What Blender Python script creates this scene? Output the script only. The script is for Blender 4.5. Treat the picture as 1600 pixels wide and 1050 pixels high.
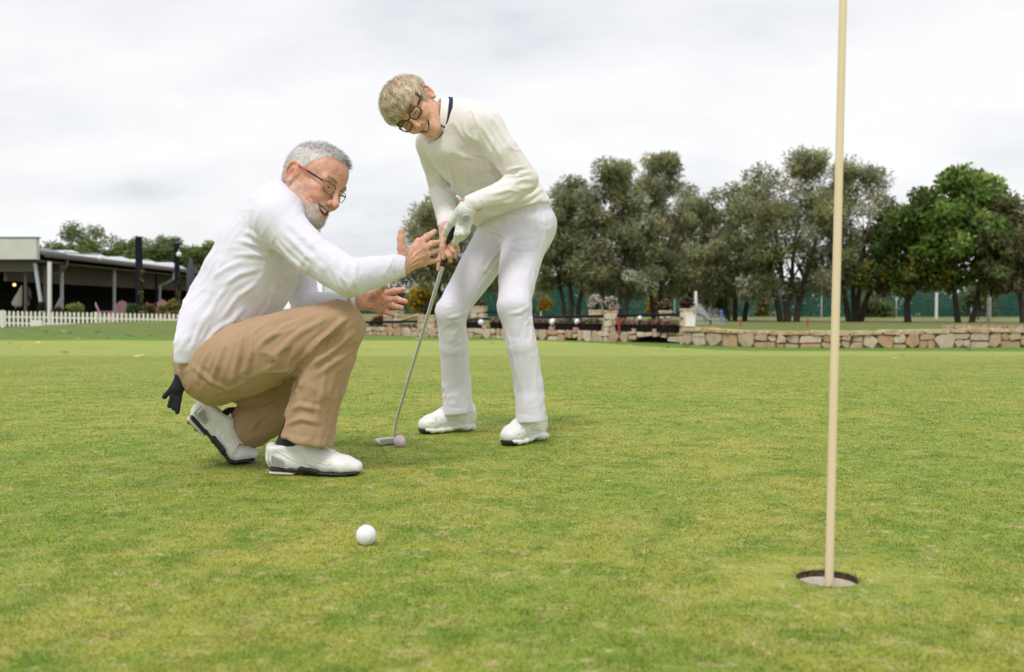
import bpy, bmesh, math, random
import numpy as np
from mathutils import Vector, Matrix

random.seed(7)
for o in list(bpy.data.objects):
    bpy.data.objects.remove(o, do_unlink=True)
scene = bpy.context.scene
COL = scene.collection
PI = math.pi

# ------------------------------------------------------------------ camera
FPX = 1500.0                         # focal length in photograph pixels (1600 wide)
CAM_H = 0.49
PITCH = math.atan(43 / 1500.0)
cam_data = bpy.data.cameras.new('camera')
cam_data.lens = FPX / 1600 * 36.0
cam_data.sensor_width = 36.0
cam_data.sensor_fit = 'HORIZONTAL'
cam_data.clip_start = 0.05
cam_data.clip_end = 3000
cam_data.dof.use_dof = True
cam_data.dof.focus_distance = 3.1
cam_data.dof.aperture_fstop = 4.5
cam = bpy.data.objects.new('camera', cam_data)
COL.objects.link(cam)
cam.location = (0, 0, CAM_H)
cam.rotation_euler = (PI / 2 - PITCH, 0, 0)
scene.camera = cam

# ------------------------------------------------------------------ sky, sun, exposure
SUN_EL, SUN_AZ = math.radians(58), math.radians(200)      # azimuth from +Y, clockwise
world = bpy.data.worlds.new('World')
scene.world = world
world.use_nodes = True
wn, wl = world.node_tree.nodes, world.node_tree.links
wn.clear()
w_out = wn.new('ShaderNodeOutputWorld')
w_bg = wn.new('ShaderNodeBackground')
w_sky = wn.new('ShaderNodeTexSky')
w_sky.sky_type = 'NISHITA'
w_sky.sun_disc = False
w_sky.sun_elevation = SUN_EL
w_sky.sun_rotation = SUN_AZ
w_bg.inputs['Strength'].default_value = 0.10
# overcast: a sheet of stratus cloud in front of the clear sky, the same all round
w_tc = wn.new('ShaderNodeTexCoord')
w_sep = wn.new('ShaderNodeSeparateXYZ')
wl.new(w_tc.outputs['Generated'], w_sep.inputs[0])
def wmath(op, a, b=None, c=None):
    n = wn.new('ShaderNodeMath'); n.operation = op
    for i, v in enumerate((a, b, c)):
        if v is None: continue
        if isinstance(v, (int, float)): n.inputs[i].default_value = v
        else: wl.new(v, n.inputs[i])
    return n.outputs[0]
zc = wmath('ADD', wmath('ABSOLUTE', w_sep.outputs['Z']), 0.30)
ux = wmath('DIVIDE', w_sep.outputs['X'], zc)
uy = wmath('DIVIDE', w_sep.outputs['Y'], zc)
w_cmb = wn.new('ShaderNodeCombineXYZ')
wl.new(ux, w_cmb.inputs[0]); wl.new(uy, w_cmb.inputs[1])
def wnoise(scale, detail, rough, off):
    mp = wn.new('ShaderNodeMapping'); mp.inputs['Location'].default_value = off
    mp.inputs['Scale'].default_value = (0.75, 1.0, 1.0)
    wl.new(w_cmb.outputs[0], mp.inputs['Vector'])
    n = wn.new('ShaderNodeTexNoise'); n.inputs['Scale'].default_value = scale
    n.inputs['Detail'].default_value = detail; n.inputs['Roughness'].default_value = rough
    wl.new(mp.outputs[0], n.inputs['Vector'])
    return n.outputs[0]
n1 = wnoise(1.5, 5, 0.55, (3.1, 1.7, 0))
n2 = wnoise(3.6, 4, 0.5, (0.4, 5.2, 0))
nn = wmath('MULTIPLY_ADD', n2, 0.35, n1)
ramp = wn.new('ShaderNodeValToRGB')
cr = ramp.color_ramp
cr.elements[0].position = 0.48; cr.elements[0].color = (6.1, 6.3, 6.75, 1)
cr.elements[1].position = 0.80; cr.elements[1].color = (8.6, 8.62, 8.65, 1)
e = cr.elements.new(0.62); e.color = (7.6, 7.68, 7.85, 1)
wl.new(nn, ramp.inputs[0])
w_mix = wn.new('ShaderNodeMixRGB')
w_mix.inputs[0].default_value = 0.94
wl.new(w_sky.outputs[0], w_mix.inputs[1]); wl.new(ramp.outputs[0], w_mix.inputs[2])
wl.new(w_mix.outputs[0], w_bg.inputs['Color'])
wl.new(w_bg.outputs[0], w_out.inputs[0])

sun_d = bpy.data.lights.new('sun', 'SUN')
sun_d.energy = 1.5
sun_d.angle = math.radians(14)
sun_d.color = (1.0, 0.96, 0.9)
sun = bpy.data.objects.new('sun', sun_d)
COL.objects.link(sun)
sd = Vector((math.sin(SUN_AZ) * math.cos(SUN_EL), math.cos(SUN_AZ) * math.cos(SUN_EL), math.sin(SUN_EL)))
sun.rotation_euler = sd.to_track_quat('Z', 'Y').to_euler()
sun.location = (0, 0, 30)

scene.render.engine = 'CYCLES'
vs = scene.view_settings
vs.view_transform = 'Standard'
vs.look = 'None'
vs.exposure = 0.26
vs.gamma = 1.0
vs.use_curve_mapping = False

# ------------------------------------------------------------------ helpers: measuring the place
FWD = np.array([0, math.cos(PITCH), -math.sin(PITCH)])
UPV = np.array([0, math.sin(PITCH), math.cos(PITCH)])
EYE = np.array([0, 0, CAM_H])
def at(px, py, Y):
    """the point at distance Y that the photograph shows at (px, py)"""
    d = FWD + (px - 800) / FPX * np.array([1.0, 0, 0]) + (525 - py) / FPX * UPV
    return EYE + d * (Y / d[1])
def sstep(a, b, x):
    t = np.clip((x - a) / (b - a), 0, 1)
    return t * t * (3 - 2 * t)
def gz(x, y):
    """height of the ground: the green falls gently away from the camera"""
    return (-0.35 * sstep(4.5, 21.0, y)
            + 0.30 * sstep(-22.5, -15.5, x) * sstep(-3.5, -9.0, x) * sstep(27, 40, y))
def ground_at(px, py):
    """ground point seen at a pixel"""
    d = FWD + (px - 800) / FPX * np.array([1.0, 0, 0]) + (525 - py) / FPX * UPV
    t = 0.5
    while t < 400:
        p = EYE + d * t
        if p[2] <= gz(p[0], p[1]): return p
        t += 0.01 + t * 0.001
    return EYE + d * 400

# ------------------------------------------------------------------ helpers: objects
def link(o, parent=None):
    COL.objects.link(o)
    if parent is not None: o.parent = parent
    return o
def tag(o, label=None, cat=None, group=None, kind=None):
    if label: o['label'] = label
    if cat: o['category'] = cat
    if group: o['group'] = group
    if kind: o['kind'] = kind
    return o
def empty(name, loc, label, cat, group=None, rotz=0.0, parent=None):
    o = bpy.data.objects.new(name, None)
    o.empty_display_size = 0.1
    o.location = loc
    o.rotation_euler = (0, 0, rotz)
    link(o, parent)
    return tag(o, label, cat, group)
def np_mesh(name, v, f, mat=None, smooth=True, col=None, soft=None):
    """v (n,3), f (m,3|4) numpy"""
    me = bpy.data.meshes.new(name)
    v = np.asarray(v, np.float32); f = np.asarray(f, np.int32)
    k = f.shape[1]
    me.vertices.add(len(v)); me.vertices.foreach_set('co', v.ravel())
    me.loops.add(f.size); me.loops.foreach_set('vertex_index', f.ravel())
    me.polygons.add(len(f))
    me.polygons.foreach_set('loop_start', np.arange(0, f.size, k, dtype=np.int32))
    me.polygons.foreach_set('loop_total', np.full(len(f), k, np.int32))
    me.polygons.foreach_set('use_smooth', np.full(len(f), smooth, bool))
    me.update(calc_edges=True)
    if col is not None:
        a = me.color_attributes.new('Col', 'FLOAT_COLOR', 'POINT')
        c = np.ones((len(v), 4), np.float32); c[:, :3] = col
        a.data.foreach_set('color', c.ravel())
    if soft is not None:         # direction the leaf mass or hair faces as a whole, for soft shading
        a = me.attributes.new('soft', 'FLOAT_VECTOR', 'POINT'); a.data.foreach_set('vector', np.asarray(soft, np.float32).ravel())
    if mat: me.materials.append(mat)
    return me
def soft_mat(name, rough, spec, keep, through=0.0):
    """leaf or hair: colour per piece, shaded mostly by the direction its clump faces"""
    m = bpy.data.materials.new(name); m.use_nodes = True
    N, L = m.node_tree.nodes, m.node_tree.links
    b = N['Principled BSDF']; b.inputs['Roughness'].default_value = rough; b.inputs['Specular IOR Level'].default_value = spec
    a = N.new('ShaderNodeVertexColor'); a.layer_name = 'Col'; L.new(a.outputs[0], b.inputs['Base Color'])
    t = N.new('ShaderNodeAttribute'); t.attribute_name = 'soft'
    g = N.new('ShaderNodeNewGeometry')
    va = N.new('ShaderNodeVectorMath'); va.operation = 'MULTIPLY_ADD'
    L.new(g.outputs['Normal'], va.inputs[0]); va.inputs[1].default_value = (keep,)*3; L.new(t.outputs['Vector'], va.inputs[2])
    vn = N.new('ShaderNodeVectorMath'); vn.operation = 'NORMALIZE'; L.new(va.outputs[0], vn.inputs[0]); L.new(vn.outputs[0], b.inputs['Normal'])
    if through:
        t2 = N.new('ShaderNodeBsdfTranslucent'); L.new(a.outputs[0], t2.inputs[0])
        x = N.new('ShaderNodeMixShader'); x.inputs[0].default_value = through
        L.new(b.outputs[0], x.inputs[1]); L.new(t2.outputs[0], x.inputs[2]); L.new(x.outputs[0], N['Material Output'].inputs[0])
    return m
def mob(name, me, parent=None, mat=None):
    o = bpy.data.objects.new(name, me)
    if mat: me.materials.append(mat)
    return link(o, parent)
class MB:
    """collects simple solids and links them as one mesh object"""
    def __init__(s): s.v = []; s.f = []
    def _a(s, v, f):
        n = len(s.v); s.v += [tuple(p) for p in v]; s.f += [tuple(i + n for i in q) for q in f]; return s
    def box(s, lo, hi):
        x0, y0, z0 = lo; x1, y1, z1 = hi
        return s._a([(x0,y0,z0),(x1,y0,z0),(x1,y1,z0),(x0,y1,z0),(x0,y0,z1),(x1,y0,z1),(x1,y1,z1),(x0,y1,z1)],
                    [(0,3,2,1),(4,5,6,7),(0,1,5,4),(1,2,6,5),(2,3,7,6),(3,0,4,7)])
    def bar(s, a, b, w, h, up=(0,0,1)):
        a = Vector(a); b = Vector(b); d = (b - a).normalized(); up = Vector(up)
        r = d.cross(up)
        if r.length < 1e-4: r = d.cross(Vector((1,0,0)))
        r.normalize(); u = r.cross(d).normalized()
        v = []
        for p in (a, b):
            for i, j in ((-1,-1),(1,-1),(1,1),(-1,1)):
                v.append(p + r * (w/2*i) + u * (h/2*j))
        return s._a(v, [(0,1,2,3),(7,6,5,4),(0,4,5,1),(1,5,6,2),(2,6,7,3),(3,7,4,0)])
    def tube(s, pts, rad, n=10, cap=True):
        pts = [Vector(p) for p in pts]
        if not hasattr(rad, '__len__'): rad = [rad] * len(pts)
        v = []; f = []; prev = None
        for i, p in enumerate(pts):
            d = (pts[min(i+1, len(pts)-1)] - pts[max(i-1, 0)]).normalized()
            if prev is None:
                r = d.cross(Vector((0,0,1)))
                if r.length < 1e-3: r = d.cross(Vector((1,0,0)))
            else: r = prev - d * prev.dot(d)
            r.normalize(); prev = r; u = d.cross(r)
            for k in range(n):
                a = 2*PI*k/n
                v.append(p + (r*math.cos(a) + u*math.sin(a)) * rad[i])
        for i in range(len(pts)-1):
            for k in range(n):
                k2 = (k+1) % n
                f.append((i*n+k, i*n+k2, (i+1)*n+k2, (i+1)*n+k))
        if cap:
            f.append(tuple(range(n-1, -1, -1))); f.append(tuple((len(pts)-1)*n+k for k in range(n)))
        return s._a(v, f)
    def lathe(s, prof, c=(0,0,0), n=20):
        v = []; f = []; m = len(prof)
        for k in range(n):
            a = 2*PI*k/n
            for r, z in prof: v.append((c[0]+r*math.cos(a), c[1]+r*math.sin(a), c[2]+z))
        for k in range(n):
            k2 = (k+1) % n
            for i in range(m-1): f.append((k*m+i, k2*m+i, k2*m+i+1, k*m+i+1))
        f.append(tuple(k*m for k in range(n-1,-1,-1))); f.append(tuple(k*m+m-1 for k in range(n)))
        return s._a(v, f)
    def prism(s, poly, axis_o, ux, uy, n, d0, d1, inset=0.0):
        """polygon (list of 2D) extruded along n from d0 to d1, front ring shrunk by inset"""
        o = Vector(axis_o); ux = Vector(ux); uy = Vector(uy); n = Vector(n)
        cx = sum(p[0] for p in poly)/len(poly); cy = sum(p[1] for p in poly)/len(poly)
        m = len(poly); v = []
        for p in poly: v.append(o + ux*p[0] + uy*p[1] + n*d0)
        dm = d1 - inset*0.8
        for p in poly: v.append(o + ux*p[0] + uy*p[1] + n*dm)
        for p in poly:
            dx, dy = p[0]-cx, p[1]-cy; L = math.hypot(dx, dy) or 1
            k = max(0.2, (L - inset)/L)
            v.append(o + ux*(cx+dx*k) + uy*(cy+dy*k) + n*d1)
        f = [tuple(range(m-1,-1,-1)), tuple(2*m+i for i in range(m))]
        for r in range(2):
            for i in range(m):
                j = (i+1) % m
                f.append((r*m+i, r*m+j, (r+1)*m+j, (r+1)*m+i))
        return s._a(v, f)
    def mesh(s, name, mat=None, smooth=False):
        me = bpy.data.meshes.new(name)
        me.from_pydata([tuple(p) for p in s.v], [], s.f)
        bm = bmesh.new(); bm.from_mesh(me)
        bmesh.ops.recalc_face_normals(bm, faces=bm.faces); bm.to_mesh(me); bm.free()
        if smooth:
            me.polygons.foreach_set('use_smooth', np.ones(len(me.polygons), bool))
            try: me.set_sharp_from_angle(angle=math.radians(40))
            except Exception: pass
        if mat: me.materials.append(mat)
        return me
    def build(s, name, mat=None, parent=None, smooth=False):
        return mob(name, s.mesh(name, mat, smooth), parent)
def centred(name, mb, mat, label, cat, group=None, smooth=False, kind=None):
    """a one-mesh thing whose origin is at the base of its bounding box"""
    v = np.array([tuple(p) for p in mb.v]); c = (v.max(0) + v.min(0)) / 2; c[2] = v[:, 2].min()
    mb.v = [tuple(p) for p in (v - c)]
    o = mb.build(name, mat, None, smooth); o.location = c
    return tag(o, label, cat, group, kind)

# ------------------------------------------------------------------ helpers: materials
def pm(name, base, rough=0.6, var=None, bump=None, attr=False, sss=0.0, sheen=0.0, metal=0.0, spec=0.5,
       coat=0.0, coords='Object', var2=None, wave=None, stretch=None):
    """procedural principled material. var=(scale, colour2, lo, hi) mixes in a second colour by noise"""
    m = bpy.data.materials.new(name); m.use_nodes = True
    N, L = m.node_tree.nodes, m.node_tree.links
    b = N['Principled BSDF']
    b.inputs['Roughness'].default_value = rough
    b.inputs['Metallic'].default_value = metal
    b.inputs['Specular IOR Level'].default_value = spec
    tc = N.new('ShaderNodeTexCoord'); vec = tc.outputs[coords]
    if stretch:
        mp = N.new('ShaderNodeMapping'); mp.inputs['Scale'].default_value = stretch
        L.new(vec, mp.inputs['Vector']); vec = mp.outputs[0]
    col = None
    if attr:
        a = N.new('ShaderNodeVertexColor'); a.layer_name = 'Col'; col = a.outputs[0]
        if base != (1, 1, 1):
            mx = N.new('ShaderNodeMixRGB'); mx.blend_type = 'MULTIPLY'; mx.inputs[0].default_value = 1
            L.new(col, mx.inputs[1]); mx.inputs[2].default_value = (*base, 1); col = mx.outputs[0]
    for vv in (var, var2):
        if not vv: continue
        n = N.new('ShaderNodeTexNoise'); n.inputs['Scale'].default_value = vv[0]; n.inputs['Detail'].default_value = 6
        n.inputs['Roughness'].default_value = 0.6
        L.new(vec, n.inputs['Vector'])
        mr = N.new('ShaderNodeMapRange'); mr.inputs[1].default_value = vv[2]; mr.inputs[2].default_value = vv[3]
        L.new(n.outputs[0], mr.inputs[0])
        mx = N.new('ShaderNodeMixRGB'); L.new(mr.outputs[0], mx.inputs[0])
        if col is None: mx.inputs[1].default_value = (*base, 1)
        else: L.new(col, mx.inputs[1])
        mx.inputs[2].default_value = (*vv[1], 1); col = mx.outputs[0]
    if col is None: b.inputs['Base Color'].default_value = (*base, 1)
    else: L.new(col, b.inputs['Base Color'])
    if sss:
        b.inputs['Subsurface Weight'].default_value = sss
        b.inputs['Subsurface Radius'].default_value = (0.012, 0.005, 0.003)
        b.inputs['Subsurface Scale'].default_value = 0.6
    if sheen:
        b.inputs['Sheen Weight'].default_value = sheen; b.inputs['Sheen Roughness'].default_value = 0.5
    if coat: b.inputs['Coat Weight'].default_value = coat
    hgt = None
    if bump:
        n = N.new('ShaderNodeTexNoise'); n.inputs['Scale'].default_value = bump[0]; n.inputs['Detail'].default_value = 5
        L.new(vec, n.inputs['Vector']); hgt = n.outputs[0]
        bp = N.new('ShaderNodeBump'); bp.inputs['Strength'].default_value = bump[1]; bp.inputs['Distance'].default_value = bump[2]
        L.new(hgt, bp.inputs['Height'])
        last = bp
        if wave:
            w = N.new('ShaderNodeTexWave'); w.inputs['Scale'].default_value = wave[0]; w.bands_direction = wave[3] if len(wave) > 3 else 'X'
            w.inputs['Distortion'].default_value = 1.0; w.inputs['Detail Scale'].default_value = 3
            L.new(tc.outputs[coords], w.inputs['Vector'])
            b2 = N.new('ShaderNodeBump'); b2.inputs['Strength'].default_value = wave[1]; b2.inputs['Distance'].default_value = wave[2]
            L.new(w.outputs[1], b2.inputs['Height']); L.new(bp.outputs[0], b2.inputs['Normal']); last = b2
        L.new(last.outputs[0], b.inputs['Normal'])
    return m

# ------------------------------------------------------------------ helpers: sculpting by distance fields
class Field:
    def __init__(s, lo, hi, res):
        s.lo = np.array(lo, float); s.res = res
        n = np.ceil((np.array(hi, float) - s.lo) / res).astype(int) + 1
        s.n = n
        s.ax = [(s.lo[i] + np.arange(n[i]) * res).astype(np.float32) for i in range(3)]
        s.d = np.full(tuple(n), 1.0, np.float32)
    def _sl(s, lo, hi):
        a = np.clip(np.floor((np.array(lo) - s.lo) / s.res).astype(int), 0, s.n)
        b = np.clip(np.ceil((np.array(hi) - s.lo) / s.res).astype(int) + 1, 0, s.n)
        return tuple(slice(a[i], b[i]) for i in range(3))
    def _xyz(s, sl):
        return (s.ax[0][sl[0]][:, None, None], s.ax[1][sl[1]][None, :, None], s.ax[2][sl[2]][None, None, :])
    def add(s, prim, k=0.01):
        fn, lo, hi = prim; m = k + 3 * s.res
        sl = s._sl(np.array(lo) - m, np.array(hi) + m)
        a = s.d[sl]
        if a.size == 0: return s
        b = fn(*s._xyz(sl)).astype(np.float32)
        if k > 1e-6:
            h = np.maximum(k - np.abs(a - b), 0) / k
            s.d[sl] = np.minimum(a, b) - h * h * (k * 0.25)
        else: s.d[sl] = np.minimum(a, b)
        return s
    def sub(s, prim, k=0.005):
        fn, lo, hi = prim; m = k + 3 * s.res
        sl = s._sl(np.array(lo) - m, np.array(hi) + m)
        a = s.d[sl]
        if a.size == 0: return s
        b = -fn(*s._xyz(sl)).astype(np.float32)
        h = np.maximum(k - np.abs(a - b), 0) / max(k, 1e-6)
        s.d[sl] = np.maximum(a, b) + h * h * (k * 0.25)
        return s
    def cut(s, p, n, k=0.004):
        """remove what lies on the side the normal points to"""
        n = np.array(n, float); n /= np.linalg.norm(n)
        X, Y, Z = s._xyz((slice(None),) * 3)
        b = ((X - p[0]) * n[0] + (Y - p[1]) * n[1] + (Z - p[2]) * n[2]).astype(np.float32)
        h = np.maximum(k - np.abs(s.d - b), 0) / k
        s.d = np.maximum(s.d, b) + h * h * (k * 0.25)
        return s
    def sample(s, P):
        g = (np.asarray(P) - s.lo) / s.res
        i = np.clip(np.floor(g).astype(int), 0, s.n - 2); t = np.clip(g - i, 0, 1)
        r = 0
        for dx in (0, 1):
            for dy in (0, 1):
                for dz in (0, 1):
                    w = (t[:, 0] if dx else 1 - t[:, 0]) * (t[:, 1] if dy else 1 - t[:, 1]) * (t[:, 2] if dz else 1 - t[:, 2])
                    r = r + w * s.d[i[:, 0] + dx, i[:, 1] + dy, i[:, 2] + dz]
        return r
    def ray(s, px, py):
        """first surface point met by the line of sight through a photograph pixel"""
        y0, y1 = s.ax[1][0], s.ax[1][-1]
        Y = np.arange(y0, y1, s.res * 0.5)
        P = np.array([at(px, py, y) for y in Y])
        ok = np.all((P >= s.lo) & (P <= s.lo + (s.n - 1) * s.res), 1)
        v = np.where(ok, s.sample(P), 1.0)
        j = np.argmax(v < 0)
        if v[j] >= 0: return None
        return P[j]
    def fold(s, pts, r=0.006, k=0.016, sink=0.3, sub=False):
        """a ridge (or crease) of cloth along a line of points seen in the photograph"""
        Q = []
        for i in range(len(pts) - 1):
            a, b = np.array(pts[i], float), np.array(pts[i + 1], float)
            n = max(2, int(np.linalg.norm(b - a) / 8))
            for t in np.linspace(0, 1, n, endpoint=False): Q.append(a + (b - a) * t)
        Q.append(np.array(pts[-1], float))
        W = [s.ray(*q) for q in Q]; W = [w for w in W if w is not None]
        if len(W) < 2: return s
        if not hasattr(s, 'folds'): s.folds = []
        s.folds.append((np.array(W), -r if sub else r, k))
        return s
    def mesh(s, smooth=1):
        d = s.d; ins = d < 0
        nx, ny, nz = d.shape
        cnt = np.zeros((nx-1, ny-1, nz-1), np.uint8)
        for dx in (0,1):
            for dy in (0,1):
                for dz in (0,1):
                    cnt += ins[dx:nx-1+dx, dy:ny-1+dy, dz:nz-1+dz]
        act = np.argwhere((cnt > 0) & (cnt < 8))
        ids = np.full((nx-1, ny-1, nz-1), -1, np.int32)
        ids[act[:,0], act[:,1], act[:,2]] = np.arange(len(act))
        cs = [(dx,dy,dz) for dx in (0,1) for dy in (0,1) for dz in (0,1)]
        val = np.stack([d[act[:,0]+c[0], act[:,1]+c[1], act[:,2]+c[2]] for c in cs], 1)
        acc = np.zeros((len(act),3)); num = np.zeros(len(act))
        for i in range(8):
            for j in range(i+1, 8):
                if sum(abs(cs[i][q]-cs[j][q]) for q in range(3)) != 1: continue
                a, b = val[:,i], val[:,j]
                x = (a < 0) != (b < 0)
                t = np.where(x, a / np.where(x, a - b, 1), 0)
                p = np.array(cs[i]) + t[:,None] * (np.array(cs[j]) - np.array(cs[i]))
                acc += np.where(x[:,None], p, 0); num += x
        V = (act + acc / num[:,None]) * s.res + s.lo
        F = []
        for ax in range(3):
            b, c = (ax+1) % 3, (ax+2) % 3
            sl0 = [slice(None)]*3; sl1 = [slice(None)]*3
            sl0[ax] = slice(0, -1); sl1[ax] = slice(1, None)
            e = ins[tuple(sl0)] != ins[tuple(sl1)]
            E = np.argwhere(e)
            E = E[(E[:,b] > 0) & (E[:,c] > 0) & (E[:,b] < d.shape[b]-1) & (E[:,c] < d.shape[c]-1)]
            flip = ins[E[:,0], E[:,1], E[:,2]]
            def cell(ob, oc):
                q = E.copy(); q[:,b] -= ob; q[:,c] -= oc
                return ids[q[:,0], q[:,1], q[:,2]]
            quad = np.stack([cell(1,1), cell(0,1), cell(0,0), cell(1,0)], 1)
            quad[~flip] = quad[~flip][:, ::-1]
            F.append(quad)
        F = np.concatenate(F); F = F[(F >= 0).all(1)]
        for _ in range(smooth): V = lap(V, F, 0.5)
        return V, F
def crease(V, F, folds):
    """press the recorded folds into a cloth surface: a ridge with a shallow valley on either side"""
    N = vnormals(V, F); D = np.zeros(len(V))
    for W, A, w in folds:
        lo, hi = W.min(0)-3*w, W.max(0)+3*w
        idx = np.where(((V > lo) & (V < hi)).all(1))[0]
        if len(idx) == 0: continue
        Q = V[idx]; best = np.full(len(idx), 9.0); tt = np.zeros(len(idx)); side = np.zeros(len(idx))
        n = len(W)-1
        for i in range(n):
            ab = W[i+1]-W[i]; L2 = ab@ab+1e-12
            t = np.clip(((Q-W[i])@ab)/L2, 0, 1)
            d = np.linalg.norm(Q-W[i]-t[:,None]*ab, axis=1)
            m = d < best; best[m] = d[m]; tt[m] = (i+t[m])/n
        tap = np.sin(PI*np.clip(tt,0.04,0.96))**0.7
        g = np.exp(-(best/w)**2) - (0.45*np.exp(-((best-1.7*w)/(0.8*w))**2) if A > 0 else 0)
        D[idx] += A*tap*g
    return V+N*D[:,None]
def crumple(V, F, dirv, sc, A, seed, mask=None, stretch=3.0, width=0.55):
    """crisp little ridges of creased cloth running along dirv"""
    N = vnormals(V, F); t = np.array(dirv, float); t /= np.linalg.norm(t)
    a = V@t
    Q = (V-a[:,None]*t)+(a/stretch)[:,None]*t
    w = np.stack([vnoise(V*sc*0.45, seed+20+q) for q in range(3)], 1)*0.35/sc
    n = vnoise((Q+w)*sc, seed)
    r = np.clip(1-np.abs(n)/width, 0, 1)**2
    am = np.clip(0.5+0.9*vnoise(V*sc*0.35, seed+9), 0, 1.3)
    D = A*(r-0.25)*am
    if mask is not None: D = D*mask
    return V+N*D[:,None]
def like(f):
    g = Field.__new__(Field); g.lo, g.res, g.n, g.ax = f.lo, f.res, f.n, f.ax
    g.d = np.full(tuple(f.n), 1.0, np.float32)
    return g
def lap(V, F, w):
    n = len(V); acc = np.zeros((n,3)); num = np.zeros(n)
    for a, b in ((0,1),(1,2),(2,3),(3,0)):
        for i, j in ((a,b),(b,a)):
            num += np.bincount(F[:,i], minlength=n)
            for q in range(3): acc[:,q] += np.bincount(F[:,i], weights=V[F[:,j],q], minlength=n)
    num = np.maximum(num, 1)
    return V + (acc/num[:,None] - V) * w
def vnormals(V, F):
    fn = np.cross(V[F[:,2]] - V[F[:,0]], V[F[:,3]] - V[F[:,1]])
    N = np.zeros_like(V)
    for c in range(4):
        for q in range(3): N[:,q] += np.bincount(F[:,c], weights=fn[:,q], minlength=len(V))
    return N / (np.linalg.norm(N, axis=1, keepdims=True) + 1e-12)
def vnoise(P, seed=0):
    """smooth 3-D value noise, -1..1"""
    P = np.asarray(P, float); i = np.floor(P).astype(np.int64); t = P - i; t = t*t*(3-2*t)
    r = 0
    for dx in (0,1):
        for dy in (0,1):
            for dz in (0,1):
                h = (i[:,0]+dx)*374761393 + (i[:,1]+dy)*668265263 + (i[:,2]+dz)*2147483647 + seed*974711
                h = (h ^ (h >> 13)) * 1274126177; h = (h ^ (h >> 16)) & 0xffff
                w = (t[:,0] if dx else 1-t[:,0])*(t[:,1] if dy else 1-t[:,1])*(t[:,2] if dz else 1-t[:,2])
                r = r + w * (h/32767.5 - 1)
    return r
def ball(c, r):
    c = np.array(c, float)
    return (lambda X,Y,Z: np.sqrt((X-c[0])**2+(Y-c[1])**2+(Z-c[2])**2) - r, c-r, c+r)
def ell(c, r, R=None):
    c = np.array(c, float); r = np.array(r, float)
    m = r if R is None else np.full(3, r.max())
    def fn(X,Y,Z):
        x, y, z = X-c[0], Y-c[1], Z-c[2]
        if R is not None:
            x, y, z = (R[0][0]*x+R[1][0]*y+R[2][0]*z, R[0][1]*x+R[1][1]*y+R[2][1]*z, R[0][2]*x+R[1][2]*y+R[2][2]*z)
        k0 = np.sqrt((x/r[0])**2+(y/r[1])**2+(z/r[2])**2)
        k1 = np.sqrt((x/r[0]**2)**2+(y/r[1]**2)**2+(z/r[2]**2)**2)
        return k0*(k0-1)/np.maximum(k1, 1e-6)
    return (fn, c-m, c+m)
def cap(a, b, ra, rb=None):
    a = np.array(a, float); b = np.array(b, float); rb = ra if rb is None else rb
    ab = b-a; L2 = max(float(ab@ab), 1e-12); R = max(ra, rb)
    def fn(X,Y,Z):
        t = np.clip(((X-a[0])*ab[0]+(Y-a[1])*ab[1]+(Z-a[2])*ab[2])/L2, 0, 1)
        return np.sqrt((X-a[0]-t*ab[0])**2+(Y-a[1]-t*ab[1])**2+(Z-a[2]-t*ab[2])**2) - (ra+(rb-ra)*t)
    return (fn, np.minimum(a,b)-R, np.maximum(a,b)+R)
def eseg(a, b, ua, va, ub, vb, u):
    """tapering limb of elliptical section: half-axes (ua, va) at a, (ub, vb) at b, first axis along u"""
    a = np.array(a, float); b = np.array(b, float); ab = b-a; L = max(np.linalg.norm(ab), 1e-6); w = ab/L
    u = np.array(u, float); u = u - w*(u@w); u /= np.linalg.norm(u); v = np.cross(w, u)
    R = max(ua, va, ub, vb)
    def fn(X,Y,Z):
        x, y, z = X-a[0], Y-a[1], Z-a[2]
        h = x*w[0]+y*w[1]+z*w[2]; t = np.clip(h/L, 0, 1)
        qw = h - t*L; qu = x*u[0]+y*u[1]+z*u[2]; qv = x*v[0]+y*v[1]+z*v[2]
        ru = ua+(ub-ua)*t; rv = va+(vb-va)*t; rw = np.minimum(ru, rv)
        k0 = np.sqrt((qu/ru)**2+(qv/rv)**2+(qw/rw)**2)
        k1 = np.sqrt((qu/ru**2)**2+(qv/rv**2)**2+(qw/rw**2)**2)
        return k0*(k0-1)/np.maximum(k1, 1e-6)
    return (fn, np.minimum(a,b)-R, np.maximum(a,b)+R)
def limb(f, pts, k=0.02):
    """pts: (point, radius) chain, blended into what is already there"""
    g = like(f)
    for (a, ra), (b, rb) in zip(pts, pts[1:]): g.add(cap(a, b, ra, rb), 0.004)
    blend(f, g, k)
def blend(f, g, k):
    h = np.maximum(k-np.abs(f.d-g.d), 0)/k
    f.d = np.minimum(f.d, g.d)-h*h*(k*0.25)
def trunk(f, st, u, k=0.03):
    """st: (point, ru, rv) stations"""
    g = like(f)
    for (a, ua, va), (b, ub, vb) in zip(st, st[1:]): g.add(eseg(a, b, ua, va, ub, vb, u), 0.008)
    blend(f, g, k)
def bounds(P, m):
    P = np.array(P, float); return P.min(0)-m, P.max(0)+m
def rotvec(r):
    r = np.array(r, float); t = np.linalg.norm(r); k = r/t
    K = np.array([[0,-k[2],k[1]],[k[2],0,-k[0]],[-k[1],k[0],0]])
    return np.eye(3)+math.sin(t)*K+(1-math.cos(t))*K@K
def join_np(parts):
    V = []; Fs = []; C = []; n = 0
    for v, f, c in parts:
        V.append(v); Fs.append(f+n); n += len(v); C.append(np.broadcast_to(np.asarray(c, float), (len(v),3)))
    return np.concatenate(V), np.concatenate(Fs), np.concatenate(C)
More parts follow.
